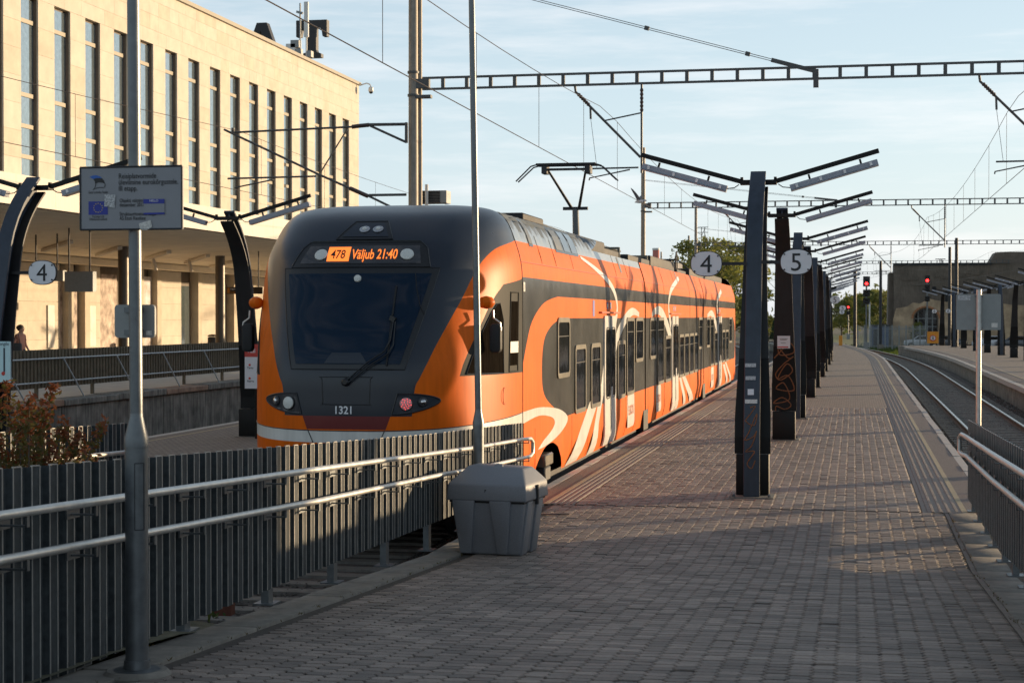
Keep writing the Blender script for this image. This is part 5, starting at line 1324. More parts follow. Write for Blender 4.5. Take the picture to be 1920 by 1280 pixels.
bq(cs([(320, 330), (360, 312), (420, 310), (470, 315), (500, 350), (520, 408), (470, 390), (410, 385), (360, 405), (352, 380)]), 'sign_black', 'emblem')
b = MB(); b.tube([P(*q, Y=Yb-.002) for q in cs([(352, 380), (362, 420), (350, 465), (315, 510), (370, 485), (430, 470), (490, 475), (515, 465), (522, 410)])], .0016, 5); b.build('emblem_outline', 'sign_black', SB)
fl = bq(cs([(238, 712), (566, 708), (568, 936), (238, 940)]), 'sign_blue', 'star_flag')
b = MB()
for k in range(12):
    t = 2*math.pi*k/12; c = P(*cs([(402+76*math.sin(t), 822-76*math.cos(t))])[0], Y=Yb-.004)
    b.add([c+Vector((.0042*(1 if q % 2 == 0 else .42)*math.sin(q*math.pi/5), 0, .0042*(1 if q % 2 == 0 else .42)*math.cos(q*math.pi/5))) for q in range(10)], [tuple(range(10))])
b.build('stars', 'star_yellow', fl)
bq(cs([(515, 590), (700, 600), (685, 820), (505, 795)]), 'sticker_torn', 'sticker', .005)
bq(cs([(1180, 748), (1540, 742), (1540, 905), (1180, 908)]), 'board_white', 'sticker', .005); bq(cs([(1178, 672), (1538, 668), (1538, 745), (1180, 750)]), 'sign_blue', 'sticker', .006); bq(cs([(1180, 905), (1540, 898), (1542, 930), (1182, 936)]), 'sign_blue', 'sticker', .006)
q = P(*cs([(1358, 716)])[0], Y=Yb-.008); text('HELLO', S1*.42, q, (1, 0, 0), (0, 0, 1), 'sign_white', SB, align='CENTER', bold=.01)
bq(cs([(1100, 1090), (1300, 1030), (1330, 1140), (1240, 1200), (1120, 1195)]), 'sticker', 'sticker', .005)
# lamp pole stencil of the board edge: grey panels seen from behind
def back_panel(px0, py0, px1, py1, Y, label, polepx=None, yb=None, extra=True):
    a, c = P(px0, py1, Y=Y), P(px1, py0, Y=Y); T = empty('sign_panel', ((a.x+c.x)/2, Y, a.z), label, 'sign', 'grey sign panels seen from behind')
    cx, cz = (a.x+c.x)/2, (a.z+c.z)/2
    b = MB(); b.prism([Vector((cx+u, Y, cz+v)) for u, v in rrect(c.x-a.x, c.z-a.z, .02, 3)], (0, .02, 0)); b.build('panel', 'sign_grey', T)
    s = (c.x-a.x)/80
    MB().box(c.x-17*s, c.x-6*s, Y-.003, Y-.0005, a.z+5*s, a.z+13*s).build('maker_label', 'sticker', T)
    for z in (a.z+.03, c.z-.03):
        b = MB(); b.box(cx-.055, cx+.055, Y-.02, Y+.0, z-.015, z+.015); b.build('clamp', 'galv', T)
    return T, a, c
back_panel(215, 571, 290, 633, pb.y+r2+.03, 'grey back of a sign panel on the thick lamp pole')
Yr = P(1835, 790, X=1.72).y
T, a, c = back_panel(1793, 551, 1877, 618.5, Yr+.05, 'large grey back of a sign panel above the right fence')
b = MB(); cx = (a.x+c.x)/2
b.tube([(cx, Yr, -.1), (cx, Yr, c.z+.06)], .036, 20); b.build('pole', 'galv_pipe', T, smooth=True)
MB().box(a.x+.02, a.x+.19, Yr+.046, Yr+.049, c.z-.085, c.z-.02).build('sticker', 'sticker_torn', T)
# map board and route board on the far platform
Ym = yl-.5; a, c = P(-50, 716, Y=Ym), P(19, 640, Y=Ym)
MBd = empty('route_map_board', ((a.x+c.x)/2, Ym, 0), 'pale cyan map board with purple line at the left edge', 'sign')
MB().box(a.x, c.x, Ym, Ym+.03, a.z, c.z).build('panel', 'sign_cyan', MBd)
b = MB(); b.tube([(c.x-.25, Ym+.06, 0), (c.x-.25, Ym+.06, c.z)], .03, 10); b.build('pole', 'post_black', MBd)
q = P(-5, 647.5, Y=Ym-.004); text('rongile', .07, q, (1, 0, 0), (0, 0, 1), 'trousers', MBd, sx=.9)
a1, c1_ = P(6.5, 700, Y=Ym-.004), P(9, 652, Y=Ym-.004); MB().box(a1.x, c1_.x, Ym-.005, Ym-.001, a1.z, c1_.z).build('route_line', 'trousers', MBd)
q = P(6, 700, Y=Ym-.005); b = MB(); b.lathe([(.028, 0), (.02, .004)], q, 14, (0, -1, 0)); b.build('route_stop', 'sign_red', MBd)
Yv = yl2-.6; a, c = P(459, 728, Y=Yv), P(500, 645, Y=Yv)
VB = empty('route_board', ((a.x+c.x)/2, Yv, 0), 'white route board with a red heading beside the train nose', 'sign'); zm = P(459, 669, Y=Yv).z
MB().box(a.x, c.x, Yv, Yv+.04, a.z, zm).build('panel', 'sign_white', VB); MB().box(a.x, c.x, Yv-.002, Yv+.04, zm+.001, c.z).build('heading_panel', 'sign_red', VB)
q = P(462, 661, Y=Yv-.006); text('Vali', .13, q, (1, 0, 0), (0, 0, 1), 'sign_white', VB, bold=.01)
for py, tx in ((691, 'Tartu'), (716, 'Narva')):
    q = P(463, py, Y=Yv-.004); text(tx, .06, q, (1, 0, 0), (0, 0, 1), 'sign_black', VB, bold=.01); q = P(468, py-7, Y=Yv-.004); b = MB(); b.lathe([(.025, 0), (.02, .004)], q, 10, (0, -1, 0)); b.build('route_stop', 'sign_red', VB)
b = MB(); b.tube([((a.x+c.x)/2, Yv+.06, 0), ((a.x+c.x)/2, Yv+.06, c.z)], .04, 10); b.build('pole', 'post_black', VB)

# ------------------------------------------------------------------ grit bin
gb = P(925, 1040, Z=.0); sc = 1/ (FPX/((gb-CO).dot(FW)))
GX0 = P(866, 1040, Y=gb.y).x; GX1 = P(982, 1040, Y=gb.y).x; GZ1 = P(925, 935, Y=gb.y).z; GZT = P(925, 871, Y=gb.y).z
GB = empty('grit_bin', ((GX0+GX1)/2, gb.y+.35, 0), 'grey plastic grit bin with hipped lid by the end of the fence', 'bin')
rot = R(-7)
def gq(x, y, z): # bin-local to world, turned slightly
    cx, cy = (GX0+GX1)/2, gb.y+.30; dx, dy = x-cx, y-cy; return Vector((cx+dx*math.cos(rot)-dy*math.sin(rot), cy+dx*math.sin(rot)+dy*math.cos(rot), z))
dpt_ = .56; tp = .075; zg = ramp_z(gb.y)
def tub(x0, x1, y0, y1, z0, z1, t):
    return [gq(x0, y0, z0), gq(x1, y0, z0), gq(x1, y1, z0), gq(x0, y1, z0), gq(x0-t, y0-t, z1), gq(x1+t, y0-t, z1), gq(x1+t, y1+t, z1), gq(x0-t, y1+t, z1)]
b = MB(); b.hexa(tub(GX0, GX1, gb.y, gb.y+dpt_, zg, GZ1, tp)); bevel(b.build('tub', 'bin_plastic', GB), .03, 3)
for f0, f1 in ((.0, .26), (.62, .86)):   # raised tapering ribs on the front, fork legs on the side
    xa = GX0+(GX1-GX0)*f0; xb = GX0+(GX1-GX0)*f1; b = MB()
    b.hexa([gq(xa+.02, gb.y-.035, zg+.01), gq(xb-.03, gb.y-.035, zg+.01), gq(xb-.03, gb.y+.05, zg+.01), gq(xa+.02, gb.y+.05, zg+.01), gq(xa-.045, gb.y-tp-.04, GZ1-.01), gq(xb+.03, gb.y-tp-.04, GZ1-.01), gq(xb+.03, gb.y, GZ1-.01), gq(xa-.045, gb.y, GZ1-.01)])
    bevel(b.build('rib', 'bin_plastic', GB), .012, 2)
for f0, f1 in ((.04, .34), (.62, .95)):
    ya = gb.y+dpt_*f0; yb = gb.y+dpt_*f1; b = MB()
    b.hexa([gq(GX1-.05, ya, zg), gq(GX1+.02, ya, zg), gq(GX1+.02, yb, zg), gq(GX1-.05, yb, zg), gq(GX1, ya-.01, GZ1-.02), gq(GX1+tp+.02, ya-.01, GZ1-.02), gq(GX1+tp+.02, yb+.01, GZ1-.02), gq(GX1, yb+.01, GZ1-.02)])
    bevel(b.build('rib', 'bin_plastic', GB), .012, 2)
e = tp+.035; b = MB(); zl = GZ1-.015; zm = GZ1+.155; zt_ = P(925, 876, Y=gb.y).z
lo = [gq(GX0-e, gb.y-e, zl), gq(GX1+e, gb.y-e, zl), gq(GX1+e, gb.y+dpt_+e, zl), gq(GX0-e, gb.y+dpt_+e, zl)]
mi = [gq(GX0-e+.012, gb.y-e+.012, zm), gq(GX1+e-.012, gb.y-e+.012, zm), gq(GX1+e-.012, gb.y+dpt_+e-.012, zm), gq(GX0-e+.012, gb.y+dpt_+e-.012, zm)]
hi = [gq(GX0+.03, gb.y+.20, zt_), gq(GX1-.02, gb.y+.20, zt_-.02), gq(GX1-.02, gb.y+dpt_-.05, zt_-.02), gq(GX0+.03, gb.y+dpt_-.05, zt_)]
b.add(lo+mi+hi, [(3, 2, 1, 0), (0, 1, 5, 4), (1, 2, 6, 5), (2, 3, 7, 6), (3, 0, 4, 7), (4, 5, 9, 8), (5, 6, 10, 9), (6, 7, 11, 10), (7, 4, 8, 11), (8, 9, 10, 11)])
LD = bevel(b.build('lid', 'bin_plastic', GB), .02, 3)
b = MB(); b.hexa(tub(GX0-tp-.004, GX1+tp+.004, gb.y-tp-.004, gb.y+dpt_+tp+.004, GZ1-.035, GZ1-.008, 0)); b.build('lid_gap', 'train_black', GB)
b = MB(); q = [gq(GX1-.36, gb.y+.04, 0), gq(GX1-.20, gb.y+.04, 0)]; b.box(q[0].x, q[1].x, gb.y-e-.001+.012, gb.y-e+.03, zm-.10, zm-.05); b.build('maker_plate', 'dark_steel', LD)
b = MB(); b.add([gq(GX0+.22, gb.y+.10, zm+.085), gq(GX1-.20, gb.y+.10, zm+.085), gq(GX1-.28, gb.y+.30, zt_+.02), gq(GX0+.30, gb.y+.30, zt_+.02), gq(GX0+.22, gb.y-.02, zm+.01), gq(GX1-.20, gb.y-.02, zm+.01), gq(GX1-.28, gb.y+.34, zt_-.03), gq(GX0+.30, gb.y+.34, zt_-.03)], [(0, 1, 2, 3), (4, 5, 1, 0), (5, 6, 2, 1), (6, 7, 3, 2), (7, 4, 0, 3)]); bevel(b.build('lid_rib', 'bin_plastic', LD), .01, 2)
q = gq(GX1+e, gb.y+dpt_*.48, 0); b = MB(); b.box(q.x-.02, q.x+.012, q.y-.03, q.y+.03, zl-.05, zm-.02); b.build('hasp', 'train_black', LD)
# loose scrap of metal strip beside the bin
q = P(1030, 963, Z=.012); b = MB(); b.bar(q+Vector((-.15, 0, 0)), q+Vector((.25, .02, .005)), .03, .01); b.bar(q+Vector((-.2, -.08, 0)), q+Vector((.1, -.03, .0)), .05, .008)
tag(b.build('metal_strip', 'dark_steel', None, loc=q), 'thin dark metal strip lying on the paving right of the bin', 'strip')

# ------------------------------------------------------------------ overhead line: masts, ladder beams, cantilevers, wires
MX = -11.3
mY = [P(775, 300, X=MX).y, P(1206, 400, X=MX).y]; step = mY[1]-mY[0]; mY += [mY[1]+step*1.02, mY[1]+2*step*1.02, mY[1]+3*step]
BZ = P(800, 157, Y=mY[0]).z
def ladder(y, x0, x1, z, label):
    T = empty('gantry_beam', (x0, y, z), label, 'beam', 'ladder beams over the tracks')
    b = MB(); b.bar((x0, y, z+.145), (x1, y, z+.145), .10, .05, up=(0, 0, 1)); b.build('upper_chord', 'beam_steel', T)
    b = MB(); b.bar((x0, y, z-.145), (x1, y, z-.145), .10, .05); b.build('lower_chord', 'beam_steel', T)
    v = MB().box(-.045, .045, -.04, .04, -.119, .119).mesh('batten', 'beam_steel'); x = x0+.55
    while x < x1-.2: link('batten', v, T, (x-x0, 0, 0)); x += .635
    return T
def cantilever(y, xc, zb, label, flip=1):
    T = empty('cantilever', (xc, y, zb), label, 'bracket', 'wire cantilevers hanging from the beams'); s = flip
    z = zb-.17
    b = MB(); b.tube([(xc+s*.9, y, z), (xc+s*.9, y, z-2.25)], .03, 8); b.build('drop_tube', 'beam_steel', T)
    b = MB(); b.tube([(xc+s*.9, y, z-.1-k*.05) for k in range(13)], [.05 if k % 2 else .03 for k in range(13)], 10); b.build('insulator', 'insulator', T)
    b = MB(); b.tube([(xc-s*.82, y, z), (xc-s*.8, y, z-.15), (xc+s*.87, y, z-1.85)], .033, 8); b.build('stay_tube', 'beam_steel', T)
    p0 = Vector((xc-s*.74, y, z-.2)); p1 = Vector((xc-s*.45, y, z-.5)); b = MB(); b.tube([p0.lerp(p1, k/12) for k in range(13)], [.055 if k % 2 else .035 for k in range(13)], 10); b.build('insulator', 'insulator', T)
    b = MB(); b.tube([(xc-.05*s, y, z-.9), (xc+s*.9, y, z-.72)], .02, 6); b.build('tie', 'beam_steel', T)
    b = MB(); b.tube([(xc-s*.42, y, z-2.12), (xc+s*.82, y, z-2.11)], .024, 6); b.tube([(xc-s*.45, y, z-2.42), (xc-s*.44, y, z-2.36), (xc+s*.6, y, z-2.16)], .02, 6); b.build('steady_arm', 'beam_steel', T)
    b = MB(); b.tube([(xc-s*.42, y, z-.55), (xc-s*.41, y, z-.85)], .03, 6); b.tube([(xc-s*.41, y, z-.85), (xc-s*.25, y, z-2.1)], .006, 5); b.build('hanger', 'beam_steel', T)
def mast(x, y, h, r, label, double=False, grp='overhead line masts'):
    T = empty('catenary_mast', (x, y, -.6), label, 'mast', grp)
    b = MB(); b.tube([(x, y, -.6), (x, y, h)], [r, r*.82], 20); b.build('shaft', 'mast_steel', T, smooth=True)
    if double: b = MB(); b.tube([(x+r*.95, y+.16, -.6), (x+r*.95, y+.16, h)], [r*.5, r*.46], 16); b.build('second_shaft', 'mast_steel', T, smooth=True)
    for z in (BZ+.3, BZ-.3):
        b = MB(); b.tube([(x, y, z-.03), (x, y, z+.03)], r*1.08, 20); b.build('clamp_band', 'beam_steel', T)
    b = MB(); b.box(x+r*.6, x+r+.30, y-.08, y+.08, BZ-.12, BZ+.12); b.box(x+r*.3, x+r+.35, y-.1, y+.1, BZ-.38, BZ-.30); b.build('beam_seat', 'beam_steel', T)
    return T
lab = ['stout twin-tube mast rising behind the front of the train', 'second mast, rising behind the train where the gull flies', 'third mast, behind the oval 4 sign', 'fourth mast, far behind the lamp posts', 'farthest mast of the left row']
for i, y in enumerate(mY):
    M = mast(MX+curve_off(y), y, 13.5 if i == 0 else P(1206, 277, Y=mY[1]).z, 0.14 if i == 0 else .14, lab[i], i == 0)
    ladder(y, MX+.25+curve_off(y), 24+curve_off(y), BZ, ['nearest dark ladder beam spanning the top right of the view', 'second ladder beam, level with the top of the lamp arms', 'third ladder beam, crossing above the ruined building', 'fourth ladder beam, low over the ruin', 'farthest ladder beam near the horizon'][i])
    mast(24.2+curve_off(y), y, 10, .15, 'beam mast standing outside the right edge', False, 'masts outside the view') if i < 2 else None
    for xc, nm in ((TX, 'over the train track'), (3.83, 'over the curving right-hand track')):
        cantilever(y, xc+curve_off(y), BZ, ['nearest', 'second', 'third', 'fourth', 'farthest'][i]+' wire cantilever '+nm)
    a = MB(); p0 = Vector((MX+curve_off(y), y, BZ+(3.0 if i == 0 else 1.4))); p1 = P(1530, 134, Y=mY[0]) if i == 0 else Vector((P(1530, 134, Y=mY[0]).x+curve_off(y), y, BZ+.16))
    if i == 0: p0 = p1+(P(1000, -1, Y=mY[0])-p1)*1.55
    G = empty('span_wire', p1, ['twin span wire with a rod end meeting the nearest beam', 'thin span wire meeting the second beam', 'thin span wire meeting the third beam', 'thin span wire meeting the fourth beam', 'thin span wire meeting the farthest beam'][i], 'wire', 'span wires to the beams')
    d = (p0-p1).normalized()
    for o in (-.025, .025):
        b = MB(); b.tube([p1+d*1.15+Vector((0, 0, o)), p0+Vector((0, 0, o))], .009, 5); b.build('strand', 'wire', G)
    b = MB(); b.bar(p1, p1+d*1.15, .07, .10); b.build('end_rod', 'beam_steel', G)
    b = MB(); b.bar(p1+d*1.7, p1+d*1.82, .09, .10); b.bar(p1+d*4.35, p1+d*4.47, .09, .10); b.build('turnbuckle', 'beam_steel', G)
    b = MB(); b.bar(p1+Vector((0, 0, .05)), p1-Vector((0, 0, .4)), .12, .13); b.build('end_clamp', 'beam_steel', G)
# arm on the first mast over the far track
yM = mY[0]; q = lambda x, y: P(x, y, Y=yM)
AR = empty('mast_bracket_arm', q(762, 300), 'bracket arm of tubes left of the stout mast, before the station windows', 'bracket')
def ar(name, pts, r, m='beam_steel'): b = MB(); b.tube([q(*p) for p in pts], r, 8); b.build(name, m, AR, smooth=True)
ar('top_tie', [(437, 248.5), (660, 238)], .028); ar('insulator', [(660, 238), (676, 236), (692, 234.5)], .055, 'insulator'); ar('top_tube', [(692, 234), (762, 233)], .04); ar('strut', [(694, 236), (762, 267)], .032)
ar('stay_tube', [(420, 243), (595, 326), (656, 353)], .03); ar('insulator', [(656, 353), (690, 368)], .055, 'insulator'); ar('stay_end', [(690, 367), (762, 402)], .03); ar('lower_tube', [(692, 366), (762, 365)], .034)
ar('brace', [(653, 239), (602, 322)], .02); ar('steady_tube', [(427, 335), (594, 330.5)], .025); ar('steady_arm', [(440, 352), (512, 337)], .02); ar('clip', [(437, 240), (437, 252)], .05)
MB().box(q(760, 234).x, q(764, 234).x, yM-.06, yM+.06, q(760, 268).z, q(760, 230).z).build('plate', 'beam_steel', AR)
# louvred cabinet beside the mast
a, c = P(783, 381, Y=yM+1.2), P(837, 357, Y=yM+1.2); CBx = empty('louvred_cabinet', ((a.x+c.x)/2, yM+1.2, 0), 'small louvred cabinet on a white post beside the stout mast', 'cabinet'); 
MB().box(a.x, c.x, yM+1.2, yM+1.7, a.z, c.z).build('case', 'sign_grey', CBx)
for k in range(8):
    z = a.z+(c.z-a.z)*(k+.5)/8; MB().box(a.x+.02, a.x+(c.x-a.x)*.78, yM+1.17, yM+1.199, z-.012, z+.012).build('louvre', 'train_black', CBx)
b = MB(); x_ = P(800, 360, Y=yM+1.1).x; b.tube([(x_, yM+1.1, 0), (x_, yM+1.1, P(800, 346, Y=yM+1.1).z)], .045, 10); b.build('post', 'white_paint', CBx)
# wires
def wire(pts, label, r=.009, drops=None, name='contact_wire', grp='overhead wires'):
    T = empty(name, pts[0], label, 'wire', grp); b = MB(); b.tube(pts, r, 5); b.build('strand', 'wire', T)
    if drops:
        for (p0, p1) in drops: b = MB(); b.tube([p0, p1], .005, 4); b.build('dropper', 'wire', T)
def span(xc, y0, y1, zc, zm_hi, zm_lo, lb, lowlab, st=0):
    ys = rng(y0, y1, 3); pc = [Vector((xc+curve_off(y)+st*math.sin((y-mY[0])/step*math.pi)*.15, y, zc)) for y in ys]; 
    def zm(y): t = ((y-mY[0])/step) % 1.0; return zm_lo+(zm_hi-zm_lo)*(2*t-1)**2
    pm_ = [Vector((p.x, p.y, zm(p.y))) for p in pc]
    wire(pc, lb, .0085); dr = []; y = mY[0]+3-step*2
    while y < y1-1:
        if y > y0+1 and (y < 100 or int(y) % 2): dr.append(((xc+curve_off(y), y, zc), (xc+curve_off(y), y, zm(y))))
        y += 5.8
    wire(pm_, lowlab, .0075, dr, 'messenger_wire')
ZC_ = P(1063, 307, X=TX).z+.03
span(TX, 12, 190, ZC_, 7.75, 7.1, 'contact wire running above the train to the pantograph', 'messenger wire with droppers above the train')
span(3.83, 12, 190, ZC_, 7.75, 7.1, 'contact wire above the curving right-hand track', 'messenger wire with droppers above the right-hand track')
span(-16.2, 14, 100, P(0, 265, X=-16.2).z, 7.45, 7.0, 'lower wire crossing in front of the station windows', 'upper wire crossing in front of the station windows')
span(12.5, 60, 190, ZC_, 7.75, 7.1, 'contact wire over the tracks beyond the right-hand platform', 'messenger wire beyond the right-hand platform')
# gull
gp = P(1199, 378, Y=60); G = empty('gull', gp, 'grey and white gull in flight beside the second mast', 'bird')
b = MB(); b.tube([gp+Vector((-.18, .1, -.02)), gp+Vector((-.1, .05, .0)), gp, gp+Vector((.14, -.05, .01)), gp+Vector((.22, -.08, .03)), gp+Vector((.28, -.1, .02))], [.01, .05, .065, .05, .035, .006], 10); b.build('body', 'gull', G, smooth=True)
for s, tipz in ((-1, .42), (1, .2)):
    b = MB(); rt = gp+Vector((0, .0, .03)); pts = []
    for k in range(6):
        t = k/5; c = rt+Vector((-.10*t+(-.16 if s < 0 else .12)*t, s*.35*t, tipz*t*(1.2-.2*t))); wd = .12*(1-t)**.6+.01
        pts.append((c+Vector((wd*.6, 0, 0)), c-Vector((wd*.6, 0, 0))))
    for u in (0, .012):
        pass
    for (p_, q_) in pts: b.v += [tuple(p_), tuple(q_), tuple(q_+Vector((0, 0, .012))), tuple(p_+Vector((0, 0, .012)))]
    for k in range(5):
        for m_ in range(4): m2 = (m_+1) % 4; b.f.append([k*4+m_, k*4+m2, k*4+4+m2, k*4+4+m_]); b.mi.append(0)
    b.build('wing', 'gull_grey', G)
# ------------------------------------------------------------------ unseen hall added right of the view to shade the foreground
LB = empty('shade_hall', (36, 5, -.9), 'unseen low hall added outside the right edge to shade the foreground', 'building')
MB().box(28, 44, -30, 40.6, -1, 4.95).build('wall', 'shade_hall_wall', LB); MB().box(27.7, 44.3, -30.3, 40.9, 4.952, 5.2).build('roof', 'sign_grey', LB)
for i in range(14): MB().box(27.90, 27.995, -27+i*4.2, -25+i*4.2, .8, 2.9).build('window', 'facade_glass', LB)

# ------------------------------------------------------------------ vegetation
def leaf_quads(b, c, n, rad, size, flat=1.0):
    for _ in range(n):
        while True:
            v = Vector((random.uniform(-1, 1), random.uniform(-1, 1), random.uniform(-1, 1)))
            if v.length < 1: break
        p = c+Vector((v.x*rad, v.y*rad, v.z*rad*flat)); u = Vector((random.gauss(0, 1), random.gauss(0, 1), random.gauss(0, 1))).normalized(); w_ = u.orthogonal().normalized(); s = size*random.uniform(.6, 1.3)
        b.add([p-u*s, p+w_*s*.45, p+u*s, p-w_*s*.45], [(0, 1, 2, 3)])
def tree_mesh(h, cr, leaf, nclump, nleaf, lsize, trunk_r, conifer=False, seed=1, slim=1.0):
    random.seed(seed); tk = MB(); cw = MB()
    tk.tube([(0, 0, 0), (random.uniform(-.1, .1), 0, h*.35), (random.uniform(-.25, .25), random.uniform(-.2, .2), h*.7), (0, 0, h*.93)], [trunk_r, trunk_r*.75, trunk_r*.4, .02], 8)
    for k in range(nclump):
        if conifer: t = random.random(); z = h*(.12+.86*t); r = cr*(1-t)*random.uniform(.5, 1)+.1
        else:
            t = random.random(); z = h*(.28+.70*t); r = cr*math.sqrt(max(.03, 1-((t-.42)/.62)**2))*random.uniform(.35, 1.0)*slim
        a = random.random()*6.283; c = Vector((r*math.cos(a), r*math.sin(a), z))
        if k % 2 == 0: s0 = Vector((0, 0, max(h*.18, z-r*.8))); tk.tube([s0, s0.lerp(c, .5)+Vector((0, 0, .1)), c], [trunk_r*.28, trunk_r*.16, .012], 5)
        leaf_quads(cw, c, nleaf, cr*random.uniform(.16, .30), lsize, .75)
    return tk.mesh('trunk', 'bark', smooth=True), cw.mesh('crown', leaf, recalc=False)
def tree(name, meshes, loc, label, sc=1.0, rz=0, grp=None, cat='tree'):
    T = empty(name, loc, label, cat, grp); T.scale = (sc, sc, sc); T.rotation_euler = (0, 0, rz); link('trunk', meshes[0], T); link('crown', meshes[1], T); return T
tA = tree_mesh(10, 3.6, 'leaf_spring', 120, 34, .22, .22, seed=3); tB = tree_mesh(8.5, 3.3, 'leaf_far', 90, 40, .26, .2, seed=5); tC = tree_mesh(9, 3.0, 'leaf_spring', 90, 36, .25, .2, seed=9); tD = tree_mesh(6, 1.6, 'leaf_conifer', 90, 26, .2, .14, True, seed=11)
random.seed(21)
def gnd(px, d): q = P(px, 600, D=d); return Vector((q.x, q.y, -1.0))
g = gnd(1322, 150); tree('leafy_tree', tA, g, 'tall airy spring tree left of the oval 4 sign', (P(1322, 447, Y=g.y).z+1)/10, 0, 'trees beyond the tracks')
g = gnd(1368, 158); tree('leafy_tree', tA, g, 'spring tree right of the oval 4 sign, behind a mast', (P(1368, 452, Y=g.y).z+1)/10, 2.1, 'trees beyond the tracks')
g = gnd(1296, 165); tree('leafy_tree', tC, g, 'shorter leafy tree just above the far end of the train', (P(1296, 490, Y=g.y).z+1)/9, .7, 'trees beyond the tracks')
for i, (px, py, d, m, hh, lb) in enumerate(((1578, 566, 290, tB, 8.5, 'leftmost tree behind the red signals'), (1592, 556, 280, tC, 9, 'pale green tree behind the small far signal'), (1607, 553, 285, tB, 8.5, 'tree behind the slim dark mast of the far tracks'), (1622, 549, 275, tC, 9, 'tree right behind the tallest red signal'), (1640, 545, 270, tB, 8.5, 'tallest of the trees left of the ruin'), (1656, 546, 262, tC, 9, 'sunlit yellow-green tree nearest the ruin'), (1670, 552, 272, tB, 8.5, 'tree touching the left edge of the ruin'), (1441, 592, 240, tC, 9, 'small tree seen between the two nearest lamp posts'), (1415, 590, 250, tB, 8.5, 'tree hidden behind the nearest lamp post'), (1455, 590, 230, tD, 6, 'dark conifer between the two nearest lamp posts'), (1392, 560, 230, tB, 8.5, 'dark tree beyond the tail of the train'))):
    g = gnd(px, d); z = P(px, py, Y=g.y).z+1; tree('conifer' if m is tD else 'leafy_tree', m, g, lb, z/hh, i*1.3, 'trees on the skyline')
# far wood in one mass
b = MB()
for k in range(420):
    x = random.uniform(-170, 160); y = random.uniform(330, 380); c = Vector((x, y, random.uniform(0, 6.5+2*math.sin(x*.11)))); leaf_quads(b, c, 12, 2.2, .75)
tag(b.build('far_wood', 'leaf_far', recalc=False), 'distant belt of green trees along the horizon', kind='stuff')
b = MB()
for (x0, x1, y0, y1) in ((-6, 60, 152, 330), (-80, -20, 110, 330), (15.9, 40, 40, 150)):
    n = 12
    for i in range(n):
        for j in range(n):
            a = x0+(x1-x0)*i/n; c = x0+(x1-x0)*(i+1)/n; d = y0+(y1-y0)*j/n; e_ = y0+(y1-y0)*(j+1)/n; b.add([(a, d, -.97), (c, d, -.97), (c, e_, -.97), (a, e_, -.97)], [(0, 1, 2, 3)])
tag(b.build('grass_verge', 'grass'), kind='structure')
b = MB()
for _ in range(2600):
    y = random.uniform(150, 200); x = random.uniform(-4, 16); s = random.uniform(.12, .4); b.add([(x-s*.4, y, -.97), (x+s*.4, y, -.97), (x+random.uniform(-.2, .2), y, -.97+s)], [(0, 1, 2)])
tag(b.build('tall_grass', 'leaf_green', recalc=False), 'rough grass beyond the platform ends', kind='stuff')
# barberry shrub behind the near fence
BXs = -5.7
def bp3(px, py, X=BXs): return P(px, py, X=X)
root = bp3(40, 1000); root.z = .15
SH = empty('barberry_shrub', root, 'spiky shrub with red and olive leaves behind the left fence', 'shrub')
lr_, lo_, st_ = MB(), MB(), MB()
tips = [(103, 722), (197, 788), (120, 786), (14, 716), (62, 765), (-20, 735), (150, 812), (80, 800), (30, 790), (-40, 780), (45, 830), (100, 830), (135, 835), (0, 820), (70, 850), (-70, 800), (110, 856), (20, 850), (55, 745), (90, 770), (-100, 820), (130, 868), (60, 880), (5, 890), (165, 838), (180, 860), (145, 880), (40, 760)]
for i, (px, py) in enumerate(tips):
    X = BXs+random.uniform(-.35, .35); tip = P(px, py, X=X); s0 = root+Vector((random.uniform(-.3, .3), random.uniform(-.5, .6), 0)); s0.y = min(s0.y, tip.y+.3)
    md = s0.lerp(tip, .55)+Vector((0, -.10, .12)); pts = [s0, s0.lerp(md, .5)+Vector((0, -.04, .05)), md, md.lerp(tip, .6)+Vector((0, .0, .03)), tip]
    st_.tube(pts, [.012, .010, .007, .005, .002], 5)
    for k in range(260):
        t = .30+.70*random.random()**.8; u = t*4; j = min(3, int(u)); c = pts[j].lerp(pts[j+1], u-j); rr = .045*(1.15-t)+.014
        c = c+Vector((random.gauss(0, rr), random.gauss(0, rr), random.gauss(0, rr))); red = random.random() < .10+.70*t**4
        leaf_quads(lr_ if red else lo_, c, 1, .006, .023)
st_.build('stem', 'bark', SH); lr_.build('red_leaves', 'leaf_red', SH, recalc=False); lo_.build('olive_leaves', 'leaf_olive', SH, recalc=False)
# weeds under the fence
wb, fb = MB(), MB()
for _ in range(900):
    y = random.uniform(7.2, 11.6); x = random.uniform(-5.5, -4.42); c = Vector((x, y, .15+ramp_z(y)*.55+random.random()**2*.22)); leaf_quads(wb, c, 3, .05, .028)
tag(wb.build('weeds', 'leaf_green', recalc=False), 'low green weeds growing under the left fence', kind='stuff')
fc = P(288, 1213, X=-4.5); FW_ = empty('yellow_wildflower', Vector((fc.x, fc.y, .25)), 'small yellow wildflower beside the foot of the lamp pole', 'flower')
b = MB(); 
for k in range(5): q = fc+Vector((random.uniform(-.03, .03), random.uniform(-.03, .03), random.uniform(-.03, .03))); b.lathe([(.003, 0), (.012, .006), (.004, .012)], q, 7); fb.tube([q, Vector((fc.x, fc.y, .22))], .0025, 5)
b.build('blossom', 'flower', FW_); fb.build('stem', 'leaf_green', FW_)
